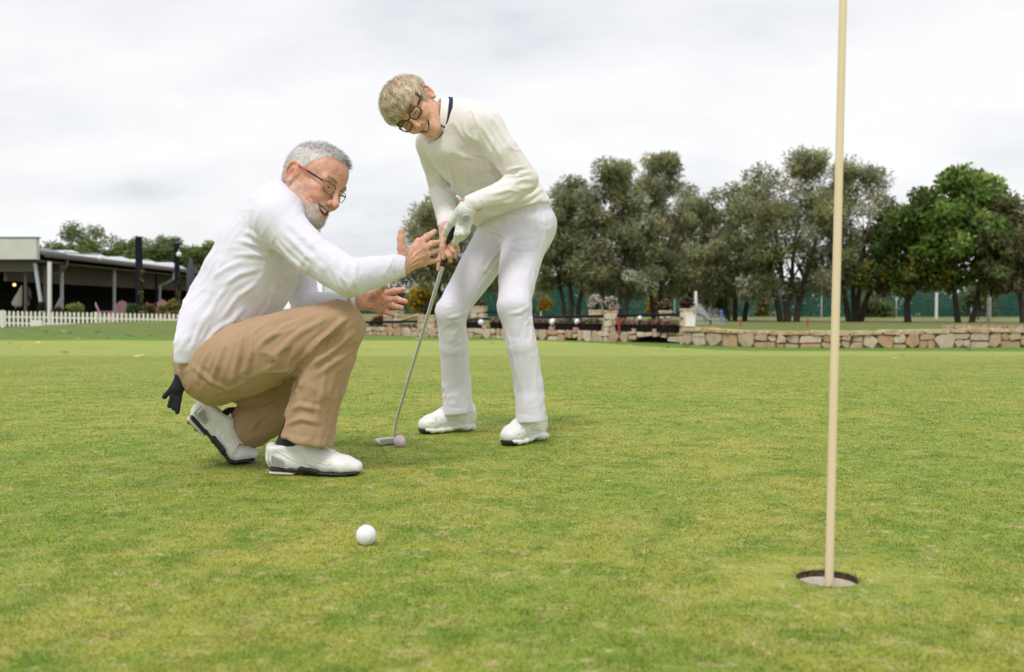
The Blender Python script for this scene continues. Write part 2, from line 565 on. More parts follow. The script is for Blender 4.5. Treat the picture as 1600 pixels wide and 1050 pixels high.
def strips(nrm, widths, segs, colours, name, mat, parent):
    """hair: each strand a thin tapering ribbon. segs (n, s, 3)"""
    n, s, _ = segs.shape
    T = np.diff(segs, axis=1); T = np.concatenate([T, T[:, -1:]], 1); T /= np.linalg.norm(T, axis=2, keepdims=True)+1e-9
    rnd = nrm[:,None,:]+np.random.RandomState(3).normal(size=(n,1,3))*0.35
    U = np.cross(T, np.broadcast_to(rnd, T.shape)); U /= np.linalg.norm(U, axis=2, keepdims=True)+1e-9
    tap = np.linspace(1, 0.25, s)[None,:,None]*widths[:,None,None]
    V = np.stack([segs+U*tap, segs-U*tap], 2).reshape(-1, 3)
    base = (np.arange(n)[:,None]*s + np.arange(s-1)[None,:])*2
    F = [np.stack([base, base+1, base+3, base+2], 2).reshape(-1,4)]
    C = np.repeat(colours, s*2, 0)
    return mob(name, np_mesh(name, V, np.concatenate(F), mat, True, C, np.repeat(nrm, s*2, 0)), parent)
# ================================================================== SETTING: the lawn
CUP = ground_at(1293, 906.5); CUP_R = 0.054
def lawn_nodes(m, blade):
    """colour of the turf by place: pale mown green, deeper rough beyond its edge, dry straw-coloured patches"""
    N, L = m.node_tree.nodes, m.node_tree.links
    b = N['Principled BSDF']
    g = N.new('ShaderNodeNewGeometry')
    def noise(sc, det=5, rough=0.6, vec=None):
        n = N.new('ShaderNodeTexNoise'); n.inputs['Scale'].default_value = sc; n.inputs['Detail'].default_value = det
        n.inputs['Roughness'].default_value = rough
        L.new(vec or g.outputs['Position'], n.inputs['Vector']); return n.outputs[0]
    def rng(v, a, c):
        n = N.new('ShaderNodeMapRange'); n.inputs[1].default_value = a; n.inputs[2].default_value = c
        n.interpolation_type = 'SMOOTHSTEP'; L.new(v, n.inputs[0]); return n.outputs[0]
    def mix(f, a, c, mode='MIX'):
        n = N.new('ShaderNodeMixRGB'); n.blend_type = mode
        if isinstance(f, float): n.inputs[0].default_value = f
        else: L.new(f, n.inputs[0])
        for i, v in ((1, a), (2, c)):
            if isinstance(v, tuple): n.inputs[i].default_value = (*v, 1)
            else: L.new(v, n.inputs[i])
        return n.outputs[0]
    def mth(op, a, c=None):
        n = N.new('ShaderNodeMath'); n.operation = op
        for i, v in ((0, a), (1, c)):
            if v is None: continue
            if isinstance(v, (int, float)): n.inputs[i].default_value = v
            else: L.new(v, n.inputs[i])
        return n.outputs[0]
    c = mix(rng(noise(1.1, 4), 0.36, 0.64), (0.43,0.44,0.09), (0.275,0.375,0.058))
    c = mix(rng(noise(6.5, 5), 0.42, 0.70), c, (0.20,0.315,0.044))
    c = mix(mth('MULTIPLY', rng(noise(9.0, 6, 0.65), 0.51, 0.72), 0.52), c, (0.58,0.49,0.22))
    c = mix(mth('MULTIPLY', rng(noise(24.0, 5, 0.7), 0.53, 0.70), 0.85), c, (0.64,0.53,0.29))
    c = mix(mth('MULTIPLY', rng(noise(30.0, 4, 0.7), 0.52, 0.72), 0.6), c, (0.12,0.21,0.026))
    fine = noise(420.0, 3, 0.7)
    c = mix(0.55, c, mix(rng(fine, 0.35, 0.65), (0.56,0.58,0.52), (1.40,1.38,1.28)), 'MULTIPLY')
    # rough beyond the edge of the green
    sx = N.new('ShaderNodeSeparateXYZ'); L.new(g.outputs['Position'], sx.inputs[0])
    edge = mth('SUBTRACT', 25.2, mth('MULTIPLY', rng(sx.outputs[0], 0.0, 5.5), 7.0))
    edge = mth('ADD', edge, mth('MULTIPLY', mth('SUBTRACT', noise(0.5, 3), 0.5), 1.2))
    d = rng(mth('SUBTRACT', sx.outputs[1], edge), -0.25, 0.25)
    r = mix(rng(noise(0.9, 5, 0.7), 0.38, 0.66), (0.11,0.235,0.018), (0.17,0.215,0.045))
    r = mix(mth('MULTIPLY', rng(noise(7.0, 5, 0.7), 0.5, 0.72), 0.6), r, (0.06,0.11,0.018))
    deep = rng(mth('SUBTRACT', sx.outputs[1], edge), 1.5, 5.5)
    r = mix(mth('MULTIPLY', deep, 0.8), r, mix(rng(noise(1.6, 6, 0.72), 0.40, 0.62), (0.155,0.20,0.045), (0.105,0.16,0.03)))
    r = mix(mth('MULTIPLY', mth('MULTIPLY', deep, rng(noise(5.0, 6, 0.75), 0.52, 0.66)), 0.7), r, (0.27,0.225,0.10))
    far = rng(sx.outputs[1], 40.0, 58.0)
    r = mix(mth('MULTIPLY', far, 0.75), r, mix(rng(noise(0.25, 4), 0.4, 0.62), (0.27,0.235,0.105), (0.17,0.18,0.055)))
    c = mix(d, c, r)
    mpv = N.new('ShaderNodeMapping'); mpv.inputs['Scale'].default_value = (0.35,1.6,1.0); L.new(g.outputs['Position'], mpv.inputs['Vector']); stv = mpv.outputs[0]
    far2 = rng(sx.outputs[1], 3.5, 12.0)
    c = mix(mth('MULTIPLY', mth('MULTIPLY', far2, mth('SUBTRACT', 1.0, d)), 0.55), c, mix(rng(noise(0.7, 4, 0.65, stv), 0.36, 0.66), (0.36,0.39,0.10), (0.27,0.34,0.07)))
    vd = N.new('ShaderNodeVectorMath'); vd.operation = 'DISTANCE'; L.new(g.outputs['Position'], vd.inputs[0]); vd.inputs[1].default_value = (CUP[0], CUP[1], 0)
    rim = mth('MULTIPLY', rng(mth('ADD', vd.outputs['Value'], mth('MULTIPLY', noise(45.0, 4, 0.7), 0.030)), 0.081, 0.066), 0.75)
    c = mix(rim, c, (0.17,0.11,0.055))
    if blade:
        a = N.new('ShaderNodeVertexColor'); a.layer_name = 'Col'
        c = mix(1.0, c, a.outputs[0], 'MULTIPLY')
    L.new(c, b.inputs['Base Color'])
    b.inputs['Roughness'].default_value = 0.75
    b.inputs['Specular IOR Level'].default_value = 0.2
    if blade:
        va = N.new('ShaderNodeVectorMath'); va.operation = 'MULTIPLY_ADD'
        L.new(g.outputs['Normal'], va.inputs[0]); va.inputs[1].default_value = (0.45,0.45,0.45); va.inputs[2].default_value = (0,0,1)
        vn = N.new('ShaderNodeVectorMath'); vn.operation = 'NORMALIZE'; L.new(va.outputs[0], vn.inputs[0])
        L.new(vn.outputs[0], b.inputs['Normal'])
        t2 = N.new('ShaderNodeBsdfTranslucent'); L.new(c, t2.inputs[0])
        x = N.new('ShaderNodeMixShader'); x.inputs[0].default_value = 0.5
        L.new(b.outputs[0], x.inputs[1]); L.new(t2.outputs[0], x.inputs[2]); L.new(x.outputs[0], N['Material Output'].inputs[0])
    if not blade:
        bp = N.new('ShaderNodeBump'); bp.inputs['Strength'].default_value = 0.55; bp.inputs['Distance'].default_value = 0.012
        L.new(noise(150.0, 4, 0.75), bp.inputs['Height'])
        b2 = N.new('ShaderNodeBump'); b2.inputs['Strength'].default_value = 0.5; b2.inputs['Distance'].default_value = 0.05
        L.new(noise(14.0, 5, 0.7), b2.inputs['Height']); L.new(bp.outputs[0], b2.inputs['Normal'])
        L.new(b2.outputs[0], b.inputs['Normal'])
def plain(name):
    m = bpy.data.materials.new(name); m.use_nodes = True; return m
M_lawn = plain('mown_turf'); lawn_nodes(M_lawn, False)
M_blade = plain('grass_blades'); lawn_nodes(M_blade, True)

hx, hy = CUP[0], CUP[1]
xs = np.unique(np.concatenate([np.linspace(-400,-40,10), np.linspace(-40,40,81), np.linspace(40,400,10), [hx-0.25, hx+0.25]]))
ys = np.unique(np.concatenate([np.linspace(-60,0,7), np.linspace(0.0,50,126), np.linspace(50,120,30), np.linspace(120,1500,14), [hy-0.25, hy+0.25]]))
GX, GY = np.meshgrid(xs, ys)
LV = np.stack([GX.ravel(), GY.ravel(), gz(GX.ravel(), GY.ravel())], 1)
nxl = len(xs); LF = []
for j in range(len(ys)-1):
    for i in range(nxl-1):
        if xs[i] >= hx-0.2501 and xs[i+1] <= hx+0.2501 and ys[j] >= hy-0.2501 and ys[j+1] <= hy+0.2501: continue
        LF.append((j*nxl+i, j*nxl+i+1, (j+1)*nxl+i+1, (j+1)*nxl+i))
# square patch with the round hole of the cup in it
nr = 64; base_i = len(LV); ringv = []
for k in range(nr):
    a = 2*PI*k/nr; c_, s_ = math.cos(a), math.sin(a); q = 0.25/max(abs(c_), abs(s_))
    rr_ = CUP_R*(1+0.018*math.sin(5*a)+0.016*math.sin(11*a+1)+0.022*math.sin(23*a+2)*math.sin(3*a))
    ringv += [(hx+c_*rr_, hy+s_*rr_, 0.0), (hx+c_*(rr_+0.02), hy+s_*(rr_+0.02), 0.0015), (hx+c_*q, hy+s_*q, 0.0)]
LV = np.concatenate([LV, np.array(ringv)])
for k in range(nr):
    k2 = (k+1) % nr
    for j in range(2):
        LF.append((base_i+3*k+j, base_i+3*k+j+1, base_i+3*k2+j+1, base_i+3*k2+j))
lawn = mob('lawn', np_mesh('lawn', LV, np.array(LF), M_lawn)); lawn['kind'] = 'structure'
# blades of grass near the camera
rg = np.random.RandomState(11)
NB = 1000000
u = rg.rand(NB); Yb = 1.05*(15.0/1.05)**u
Xb = (rg.rand(NB)*2-1)*(0.57*Yb+0.2+1.5*rg.rand(NB)**2)
cl = vnoise(np.stack([Xb*28, Yb*28, 0*Yb], 1), 3)*0.5+0.5
ok = (np.hypot(Xb-hx, Yb-hy) > CUP_R+0.002)
Xb, Yb, cl = Xb[ok], Yb[ok], cl[ok]; n = len(Xb)
hgt = (0.0022+0.0034*rg.rand(n))*(0.6+0.7*cl); wd = (0.0006+0.0004*rg.rand(n))*(0.6+0.40*np.minimum(Yb,6))
az = rg.rand(n)*2*PI; ln = 0.35+1.1*rg.rand(n)
p0 = np.stack([Xb, Yb, gz(Xb, Yb)-0.0005], 1)
wv_ = np.stack([np.cos(az), np.sin(az), 0*az], 1)*wd[:,None]
az2 = rg.rand(n)*2*PI
tipv = p0+np.stack([np.cos(az2)*ln*hgt, np.sin(az2)*ln*hgt, hgt], 1)
BV = np.stack([p0-wv_, p0+wv_, tipv], 1).reshape(-1,3)
br = np.repeat((0.62+0.95*rg.rand(n)**1.2)[:,None]*np.array([1.0,1.0,0.9]), 3, 0)
dry = np.repeat(rg.rand(n) < 0.08, 3); br[dry] *= np.array([1.7,1.25,1.6])
gr_ = mob('grass', np_mesh('grass', BV, np.arange(len(BV)).reshape(-1,3), M_blade, False, br)); gr_['kind'] = 'stuff'

# ------------------------------------------------------------------ hole, flagstick, balls
M_soil = pm('cut_soil', (0.05,0.035,0.02), 0.95, var=(120,(0.12,0.085,0.05),0.45,0.65), bump=(160,0.8,0.006))
M_liner = pm('white_cup', (0.76,0.70,0.60), 0.5, var=(60,(0.50,0.43,0.33),0.62,0.8))
M_stick = pm('cream_fibreglass', (0.80,0.66,0.46), 0.42, var=(25,(0.74,0.59,0.40),0.4,0.7), bump=(90,0.1,0.001), stretch=(1,1,0.06))
cup = empty('golf_hole', (hx, hy, 0.0), 'round golf hole cut in the green with a white cup inside it', 'golf hole')
def ringwall(r0, z0, r1, z1, name, mat, t=0.002, floor=False, n=48):
    mb = MB()
    prof = [(r0,z0),(r1,z1),(r1+t,z1),(r0+t,z0)]
    v = []; f = []
    for k in range(n):
        a = 2*PI*k/n
        for r, z in prof: v.append((r*math.cos(a), r*math.sin(a), z))
    for k in range(n):
        k2 = (k+1) % n
        for i in range(4): f.append((k*4+i, k*4+(i+1)%4, k2*4+(i+1)%4, k2*4+i))
    if floor: f.append(tuple(k*4+1 for k in range(n)))
    mb._a(v, f); return mb.build(name, mat, cup, True)
ringwall(CUP_R+0.0008, -0.0015, CUP_R+0.0004, -0.0125, 'soil_rim', M_soil, 0.01)
ringwall(0.0532, -0.012, 0.0525, -0.10, 'cup_liner', M_liner, 0.0015, True)
Fb_ = at(1295.5, 913, hy+0.0); 
fb0 = np.array([hx+0.003, hy+0.004, -0.095]); ftp = at(1317.5, -4, hy+0.03)
fd = (ftp-fb0)/np.linalg.norm(ftp-fb0)
fs0 = MB(); fs0.tube([(0,0,0), tuple(fd*0.7), tuple(fd*1.4), tuple(fd*2.1)], [0.0080,0.0074,0.0066,0.0060], 20)
flag = fs0.build('flagstick', M_stick, None, True); flag.location = fb0
tag(flag, 'tall cream-coloured flagstick standing in the golf hole', 'flagstick')
def golf_ball(gp, colour, label, seed, mark):
    n_ = 72; m_ = 36
    th = np.linspace(0, PI, m_+1); ph = np.linspace(0, 2*PI, n_, endpoint=False)
    V = np.array([(math.sin(t)*math.cos(p), math.sin(t)*math.sin(p), math.cos(t)) for t in th for p in ph])
    F = np.array([(i*n_+j, (i+1)*n_+j, (i+1)*n_+(j+1)%n_, i*n_+(j+1)%n_) for i in range(m_) for j in range(n_)])
    k = np.arange(300)+0.5; fi = np.arccos(1-2*k/300); ga = PI*(1+5**0.5)*k
    D = np.stack([np.cos(ga)*np.sin(fi), np.sin(ga)*np.sin(fi), np.cos(fi)], 1)
    dd = np.arccos(np.clip(V @ D.T, -1, 1)).min(1)
    r = 0.02135*(1-0.020*np.exp(-(dd/0.078)**4))
    M = pm('ball_'+('pink' if mark is None else 'white'), colour, 0.3, coat=0.25)
    o = mob('golf_ball', np_mesh('golf_ball', V*r[:,None], F, M))
    o.location = (gp[0], gp[1], gp[2]+0.0205); o.rotation_euler = (0.4,0.3,seed)
    tag(o, label, 'golf ball', 'golf balls on the green')
    if mark:
        mk = MB(); c0 = [Vector((-0.35+0.1*i+0.62, -0.80, -0.62+0.045*i*i*0.4)).normalized()*0.02142 for i in range(6)]
        mk.tube(c0, [0.0003,0.0007,0.0009,0.0009,0.0007,0.0003], 6)
        q = mk.build('printed_mark', pm('ball_mark', (0.20,0.16,0.34), 0.5), o, True)
        q.rotation_euler = Matrix.Identity(3).to_euler(); q.matrix_parent_inverse = o.rotation_euler.to_matrix().to_4x4().inverted()
golf_ball(ground_at(572, 851.5), (0.82,0.83,0.88), 'white golf ball lying alone on the green in the foreground', 1.0, True)
golf_ball(ground_at(624.5, 698.5), (0.80,0.56,0.74), 'pale pink golf ball in front of the putter head', 2.0, None)
# ================================================================== BACKGROUND
M_mortar = pm('mortar', (0.14,0.12,0.10), 0.95, var=(12,(0.16,0.14,0.115),0.4,0.7), bump=(40,0.5,0.01))
STONES = []
for i, c in enumerate([(0.46,0.31,0.19),(0.52,0.38,0.26),(0.58,0.46,0.33),(0.50,0.36,0.25),(0.62,0.52,0.39),(0.50,0.38,0.27),(0.52,0.33,0.19),(0.56,0.46,0.36)]):
    STONES.append(pm('sandstone', c, 0.9, var=(7,tuple(x*0.72 for x in c),0.42,0.68), var2=(28,tuple(min(1,x*1.25+0.03) for x in c),0.55,0.75), bump=(30,0.6,0.012)))
M_coping = pm('pale_coping', (0.56,0.43,0.28), 0.9, var=(6,(0.42,0.25,0.12),0.45,0.62), var2=(20,(0.62,0.55,0.45),0.5,0.7), bump=(30,0.6,0.012))
M_coping2 = pm('ochre_coping', (0.46,0.28,0.14), 0.9, var=(6,(0.58,0.45,0.32),0.45,0.65), bump=(30,0.6,0.012))
M_arch_shade = pm('dark_recess', (0.012,0.01,0.008), 0.9)  # near-black colour standing in for the shade inside the arches
M_boxbrown = pm('dark_planter', (0.016,0.010,0.012), 0.85, spec=0.15, bump=(60,0.3,0.004))
M_rail = pm('blue_black_paint', (0.010,0.013,0.026), 0.85, spec=0.15)
M_globe = pm('opal_globe', (0.82,0.82,0.86), 0.25)
M_brick = pm('pink_brick', (0.55,0.30,0.25), 0.9, bump=(60,0.4,0.005))
M_redp = pm('red_paint', (0.42,0.03,0.02), 0.5)
M_white = pm('white_paint', (0.76,0.76,0.74), 0.6, var=(9,(0.68,0.68,0.65),0.5,0.75))
M_picket = pm('cream_paint', (0.78,0.76,0.66), 0.6, var=(9,(0.66,0.64,0.54),0.5,0.75))
M_bark = pm('dark_bark', (0.035,0.027,0.020), 0.95, var=(6,(0.06,0.048,0.038),0.45,0.7), bump=(20,0.8,0.03))
M_pole = pm('concrete_pole', (0.50,0.48,0.45), 0.85, var=(5,(0.38,0.36,0.33),0.45,0.7))
M_leaf = soft_mat('leaf', 0.6, 0.25, 0.7, 0.5)
rb = np.random.RandomState(21)
def leaves(cent, n, size, asp, droop=0.0, outward=None, rs_=rb):
    """n leaf quads about each centre (c, r vec3) -> V, F (folded along the midrib as two triangles pairs kept as quads)"""
    C = np.repeat(np.array([c for c, r in cent]), n, 0); R = np.repeat(np.array([r for c, r in cent]), n, 0)
    N_ = len(C)
    d = rs_.normal(size=(N_,3)); d /= np.linalg.norm(d, axis=1, keepdims=True)
    rad = rs_.rand(N_)**0.45
    P = C+d*rad[:,None]*R
    ax = d*0.7+rs_.normal(size=(N_,3))*0.8; ax[:,2] -= droop; ax /= np.linalg.norm(ax, axis=1, keepdims=True)
    o = rs_.normal(size=(N_,3)); s_ = np.cross(ax, o); s_ /= np.linalg.norm(s_, axis=1, keepdims=True)+1e-9
    L_ = size*(0.6+0.8*rs_.rand(N_)); W_ = L_*asp*0.5
    V = np.stack([P, P+ax*(L_*0.5)[:,None]+s_*W_[:,None], P+ax*L_[:,None], P+ax*(L_*0.5)[:,None]-s_*W_[:,None]], 1).reshape(-1,3)
    F = np.arange(4*N_).reshape(-1,4)
    global SOFT
    sf = d+np.array([0,0,0.45]); sf /= np.linalg.norm(sf, axis=1, keepdims=True)+1e-9; SOFT = np.repeat(sf, 4, 0)
    return V, F, np.repeat(np.arange(len(cent)), n), P
def leafcols(pal, which, n_c, var=0.35, rs_=rb):
    pal = np.array(pal); cc = pal[rs_.randint(len(pal), size=n_c)]*(0.6+0.75*rs_.rand(n_c))[:,None]
    c = cc[which]*(1-var+2*var*rs_.rand(len(which)))[:,None]
    sw = rs_.rand(len(which)) < 0.25; c[sw] = pal[rs_.randint(len(pal), size=sw.sum())]
    return np.repeat(np.clip(c, 0, 1), 4, 0)
def tree(px, by, Y, top, bot, hw, kind, label, group, stems=3, seed=0, lean=0.0, dens=1.0, peaks=()):
    r = np.random.RandomState(100+seed)
    g0 = at(px, by, Y); g0[2] = gz(g0[0], g0[1])
    zt = at(px, top, Y)[2]; zb = at(px, bot, Y)[2]; w = hw*Y/1500
    t = empty('tree', g0, label, 'tree', group)
    H = zt-zb
    cents = []
    nC = int((125 if kind == 'willow' else 105)*dens)
    lobes = [(lean*0.3, 0.0, 0.45, 1.0, 0.55),(-0.5,0,0.16,0.62,0.22),(0.5,0,0.16,0.62,0.22)]
    for i in range(7): lobes.append(((r.rand()*2-1)*0.70, (r.rand()*2-1)*0.5, 0.2+0.6*r.rand(), 0.50, 0.26))
    for (lx, lz) in peaks: lobes.append((lx, 0, lz, 0.36, 0.24))
    for i in range(nC):
        lx, ly, lz, lw, lh = lobes[i % len(lobes)]
        d = r.normal(size=3); d /= np.linalg.norm(d); q = r.rand()**0.33
        p = np.array([lx+d[0]*lw*q*0.9, ly+d[1]*lw*q*0.9, lz+d[2]*lh*q])
        if p[2] < 0.0: p[2] = abs(p[2])*0.4
        if p[2] > 0.97: p[2] = 0.97-r.rand()*0.1
        wz = 1.0 if p[2] < 0.6 else max(0.45, 1-(p[2]-0.6)*1.1)
        p[0] = np.clip(p[0], -1.15, 1.15)*wz+0
        c = np.array([p[0]*w, p[1]*w*0.9, zb-g0[2]+p[2]*H])
        rr = (0.34+0.30*r.rand())*(w/2.6)**0.5
        cents.append((c, np.array([rr*1.15, rr*1.15, rr*0.85])*1.15))
    if kind == 'willow':
        pal = [(0.40,0.41,0.24),(0.29,0.32,0.13),(0.54,0.56,0.42),(0.34,0.365,0.165),(0.40,0.37,0.18),(0.18,0.215,0.08)]
        V, F, wh_, P_ = leaves(cents, int(230), 0.30, 0.22, 0.25, rs_=r)
    elif kind == 'maple':
        pal = [(0.18,0.30,0.05),(0.25,0.39,0.08),(0.12,0.21,0.035),(0.38,0.50,0.14),(0.14,0.25,0.04)]
        V, F, wh_, P_ = leaves(cents, int(210), 0.30, 0.62, 0.25, rs_=r)
    elif kind == 'dark':
        pal = [(0.12,0.19,0.04),(0.085,0.15,0.03),(0.17,0.24,0.05),(0.14,0.21,0.042)]
        V, F, wh_, P_ = leaves(cents, int(210), 0.28, 0.5, 0.25, rs_=r)
    elif kind == 'brown':
        pal = [(0.23,0.24,0.10),(0.19,0.24,0.09),(0.30,0.23,0.12),(0.17,0.24,0.08)]
        V, F, wh_, P_ = leaves(cents, int(210), 0.28, 0.4, 0.25, rs_=r)
    else:
        pal = [(0.22,0.29,0.08),(0.16,0.23,0.055),(0.32,0.37,0.12),(0.13,0.19,0.045)]
        V, F, wh_, P_ = leaves(cents, int(230), 0.30, 0.32, 0.0, rs_=r)
    C = leafcols(pal, wh_, len(cents), rs_=r)
    if kind in ('maple','dark'):
        low = np.repeat((P_[:,2] < zb-g0[2]+0.30*H) & (r.rand(len(P_)) < 0.22), 4); C[low] = np.array((0.30,0.20,0.02))*(0.6+0.6*r.rand(low.sum()))[:,None]
    mob('crown', np_mesh('crown', V, F, M_leaf, False, C, SOFT), t)
    mb = MB()
    for k in range(stems):
        a = (k-(stems-1)/2)/max(1, stems-1)*2 if stems > 1 else 0.15
        bx = a*0.22*w*0.6+r.normal()*0.08; tx = a*0.62*w+r.normal()*0.2
        pts = []; rad = []
        for q in np.linspace(0, 1, 6):
            pts.append((bx+(tx-bx)*q**1.3+0.07*r.normal()*(q > 0), (r.rand()-0.5)*0.3*q, -0.1+(zb-g0[2]+H*0.55+0.1)*q)); rad.append((0.17 if stems > 1 else 0.22)*(1-0.75*q)*(w/2.6)**0.5)
        mb.tube(pts, rad, 8)
        for j in range(4):
            i = 2+j % 3; p = Vector(pts[i]); e = p+Vector(((r.rand()*2-1)*w*0.7, (r.rand()-0.5)*w*0.8, H*(0.15+0.25*r.rand())))
            mb.tube([p, p.lerp(e, 0.5)+Vector((0,0,0.1)), e], [rad[i]*0.55, rad[i]*0.35, 0.02], 6)
    mb.build('trunk', M_bark, t, True)
    return t
def bush(name, px, by, Y, wpx, hpx, pal, label, cat, group=None, n=14, size=0.16, asp=0.5, per=110, seed=0, flowers=None, stem=True):
    r = np.random.RandomState(300+seed)
    g0 = at(px, by, Y); w = wpx*Y/1500/2; h = hpx*Y/1500
    cents = []
    for i in range(n):
        a = r.rand()*2*PI; q = r.rand()**0.5; z = r.rand()
        cents.append((np.array([math.cos(a)*q*w*0.8*(1-0.35*z), math.sin(a)*q*w*0.6, h*(0.12+0.76*z)]), np.array([w*0.42, w*0.42, h*0.22])))
    V, F, wh_, P_ = leaves(cents, per, size, asp, 0.0, rs_=r)
    C = leafcols(pal, wh_, n, rs_=r)
    if flowers:
        fl = np.repeat(r.rand(len(P_)) < flowers[1], 4)
        fc = np.array(flowers[0])[r.randint(len(flowers[0]), size=len(P_))]
        C[fl] = np.repeat(fc, 4, 0)[fl]
    V[:,2] = np.maximum(V[:,2], 0.0)
    o = mob(name, np_mesh(name, V, F, M_leaf, False, C, SOFT)); o.location = g0
    return tag(o, label, cat, group)
# ------------------------------------------------------------------ stone walls
def stone_poly(x0, x1, z0, z1, j, r):
    w, h = x1-x0, z1-z0; c = min(w, h)*0.40
    P = []
    for (x, z, dx, dz) in ((x0,z0,1,1),(x1,z0,-1,1),(x1,z1,-1,-1),(x0,z1,1,-1)):
        if r.rand() < 0.62:
            a, b = c*(0.3+r.rand()), c*(0.3+r.rand())
            two = [(x+dx*a, z+dz*0.0), (x, z+dz*b)]
            if (dx, dz) in ((1,1),(-1,-1)): two = two[::-1]
            P += two
        else: P.append((x, z))
    return [(px+r.normal()*j, pz+r.normal()*j) for px, pz in P]
def stonework(parent, path, zlo, zhi, wmin, wmax, seed, name='stone', depth=0.05, arch=None):
    """irregular stones along a polyline of ground points, each a part of the wall"""
    r = np.random.RandomState(seed)
    P = [np.array(p[:2], float) for p in path]
    cum = [0]
    for a, b in zip(P, P[1:]): cum.append(cum[-1]+np.linalg.norm(b-a))
    def fr(s):
        i = min(max(np.searchsorted(cum, s)-1, 0), len(P)-2); d = (P[i+1]-P[i])/(cum[i+1]-cum[i])
        return P[i]+d*(s-cum[i]), d
    s = 0.0; base = np.array(parent.location)
    while s < cum[-1]-0.08:
        w = wmin+(wmax-wmin)*r.rand()
        if s+w > cum[-1]-0.12: w = cum[-1]-s
        c, d = fr(s+w/2); nrm = np.array([d[1], -d[0]])
        if nrm[1] > 0: nrm = -nrm
        zl, zh = zlo(s+w/2) if callable(zlo) else zlo, zhi(s+w/2) if callable(zhi) else zhi
        if arch: zl = max(zl, arch(s+w/2))
        cuts = [zl, zh]
        if zh-zl > 0.16 and r.rand() < 0.60: cuts = [zl, zl+(zh-zl)*(0.35+0.3*r.rand()), zh]
        if zh-zl > 0.45: cuts = [zl, zl+(zh-zl)*(0.28+0.1*r.rand()), zl+(zh-zl)*(0.6+0.12*r.rand()), zh]
        for a, b in zip(cuts, cuts[1:]):
            halves = [(-w/2, w/2)]
            if w > 0.30 and b-a < 0.2 and r.rand() < 0.45:
                m = (r.rand()-0.5)*w*0.3; halves = [(-w/2, m), (m, w/2)]
            for h0, h1 in halves:
                if h1-h0 < 0.05 or b-a < 0.04: continue
                mb = MB()
                poly = stone_poly(h0+0.009, h1-0.009, a+0.009, b-0.009, 0.011, r)
                o3 = (c[0]-base[0], c[1]-base[1], -base[2])
                mb.prism(poly, o3, (d[0],d[1],0), (0,0,1), (nrm[0],nrm[1],0), -0.03, depth*(0.55+0.7*r.rand()), 0.016)
                mb.build(name, STONES[r.randint(len(STONES))], parent, False)
        s += w
def coping(parent, path, z, h, wmin, wmax, seed, over=0.07, thick=0.34):
    r = np.random.RandomState(seed); base = np.array(parent.location)
    P = [np.array(p[:2], float) for p in path]; cum = [0]
    for a, b in zip(P, P[1:]): cum.append(cum[-1]+np.linalg.norm(b-a))
    s = 0
    while s < cum[-1]-0.05:
        w = min(wmin+(wmax-wmin)*r.rand(), cum[-1]-s)
        i = min(max(np.searchsorted(cum, s+w/2)-1, 0), len(P)-2); d = (P[i+1]-P[i])/(cum[i+1]-cum[i]); c = P[i]+d*(s+w/2-cum[i])
        nrm = np.array([d[1], -d[0]]);  nrm = nrm if nrm[1] < 0 else -nrm
        zz = z(s+w/2) if callable(z) else z
        hh = h*(0.8+0.4*r.rand())
        poly = stone_poly(-w/2+0.007, w/2-0.007, zz+0.002, zz+hh, 0.006, r)
        mb = MB(); mb.prism(poly, (c[0]-base[0], c[1]-base[1], -base[2]), (d[0],d[1],0), (0,0,1), (nrm[0],nrm[1],0), -thick, over*(0.7+0.6*r.rand()), 0.015)
        mb.build('coping_stone', M_coping if r.rand() < 0.62 else M_coping2, parent)
        s += w
def core(parent, path, z0, z1, thick, arch=None, step=None):
    mb = MB(); base = np.array(parent.location)
    P = [np.array(p[:2], float) for p in path]; s0 = 0
    for a, b in zip(P, P[1:]):
        L_ = np.linalg.norm(b-a); d = (b-a)/L_; n_ = max(1, int(L_/(step or L_)))
        for i in range(n_):
            p, q = a+d*L_*i/n_, a+d*L_*(i+1)/n_
            sm = s0+L_*(i+0.5)/n_
            zl = max(z0, arch(sm)) if arch else z0
            zh = z1(sm) if callable(z1) else z1
            nrm = np.array([d[1], -d[0]]); nrm = nrm if nrm[1] < 0 else -nrm
            v = []
            for zz in (zl, zh):
                for pt in (p, q, q-nrm*thick, p-nrm*thick): v.append((pt[0]-base[0], pt[1]-base[1], zz-base[2]))
            mb._a(v, [(0,1,2,3),(4,5,6,7),(0,1,5,4),(1,2,6,5),(2,3,7,6),(3,0,4,7)])
        s0 += L_
    return mb.build('mortar', M_mortar, parent)
GZ = -0.35
wp = [at(1068,540,22.3), at(1130,541,21.4), at(1230,544,20.7), at(1340,545,20.4), at(1480,544,20.5), at(1660,543,20.9), at(1900,543,21.6)]
sw = empty('stone_wall', (wp[3][0], wp[3][1], GZ), 'low wall of honey-coloured rubble stone with rough coping along the edge of the green', 'stone wall')
def wtop(s): return 0.055-0.085*math.sin(min(1, max(0, s/6.5))*PI)**1.0*0.6
core(sw, wp, GZ-0.15, lambda s: wtop(s)-0.085, 0.28, step=0.25)
stonework(sw, wp, GZ-0.02, lambda s: wtop(s)-0.085, 0.22, 0.50, 5)
coping(sw, wp, lambda s: wtop(s)-0.085, 0.085, 0.22, 0.60, 6)
lw = [at(1470,510,39.0), at(1560,510,37.5), at(1660,511,36.5)]
fw2 = empty('stone_wall', (lw[1][0], lw[1][1], GZ), 'low pinkish stone edging far off behind the rubble wall, under the green trees', 'stone wall')
core(fw2, lw, GZ-0.1, GZ+0.17, 0.25)
stonework(fw2, lw, GZ, GZ+0.18, 0.25, 0.6, 15)

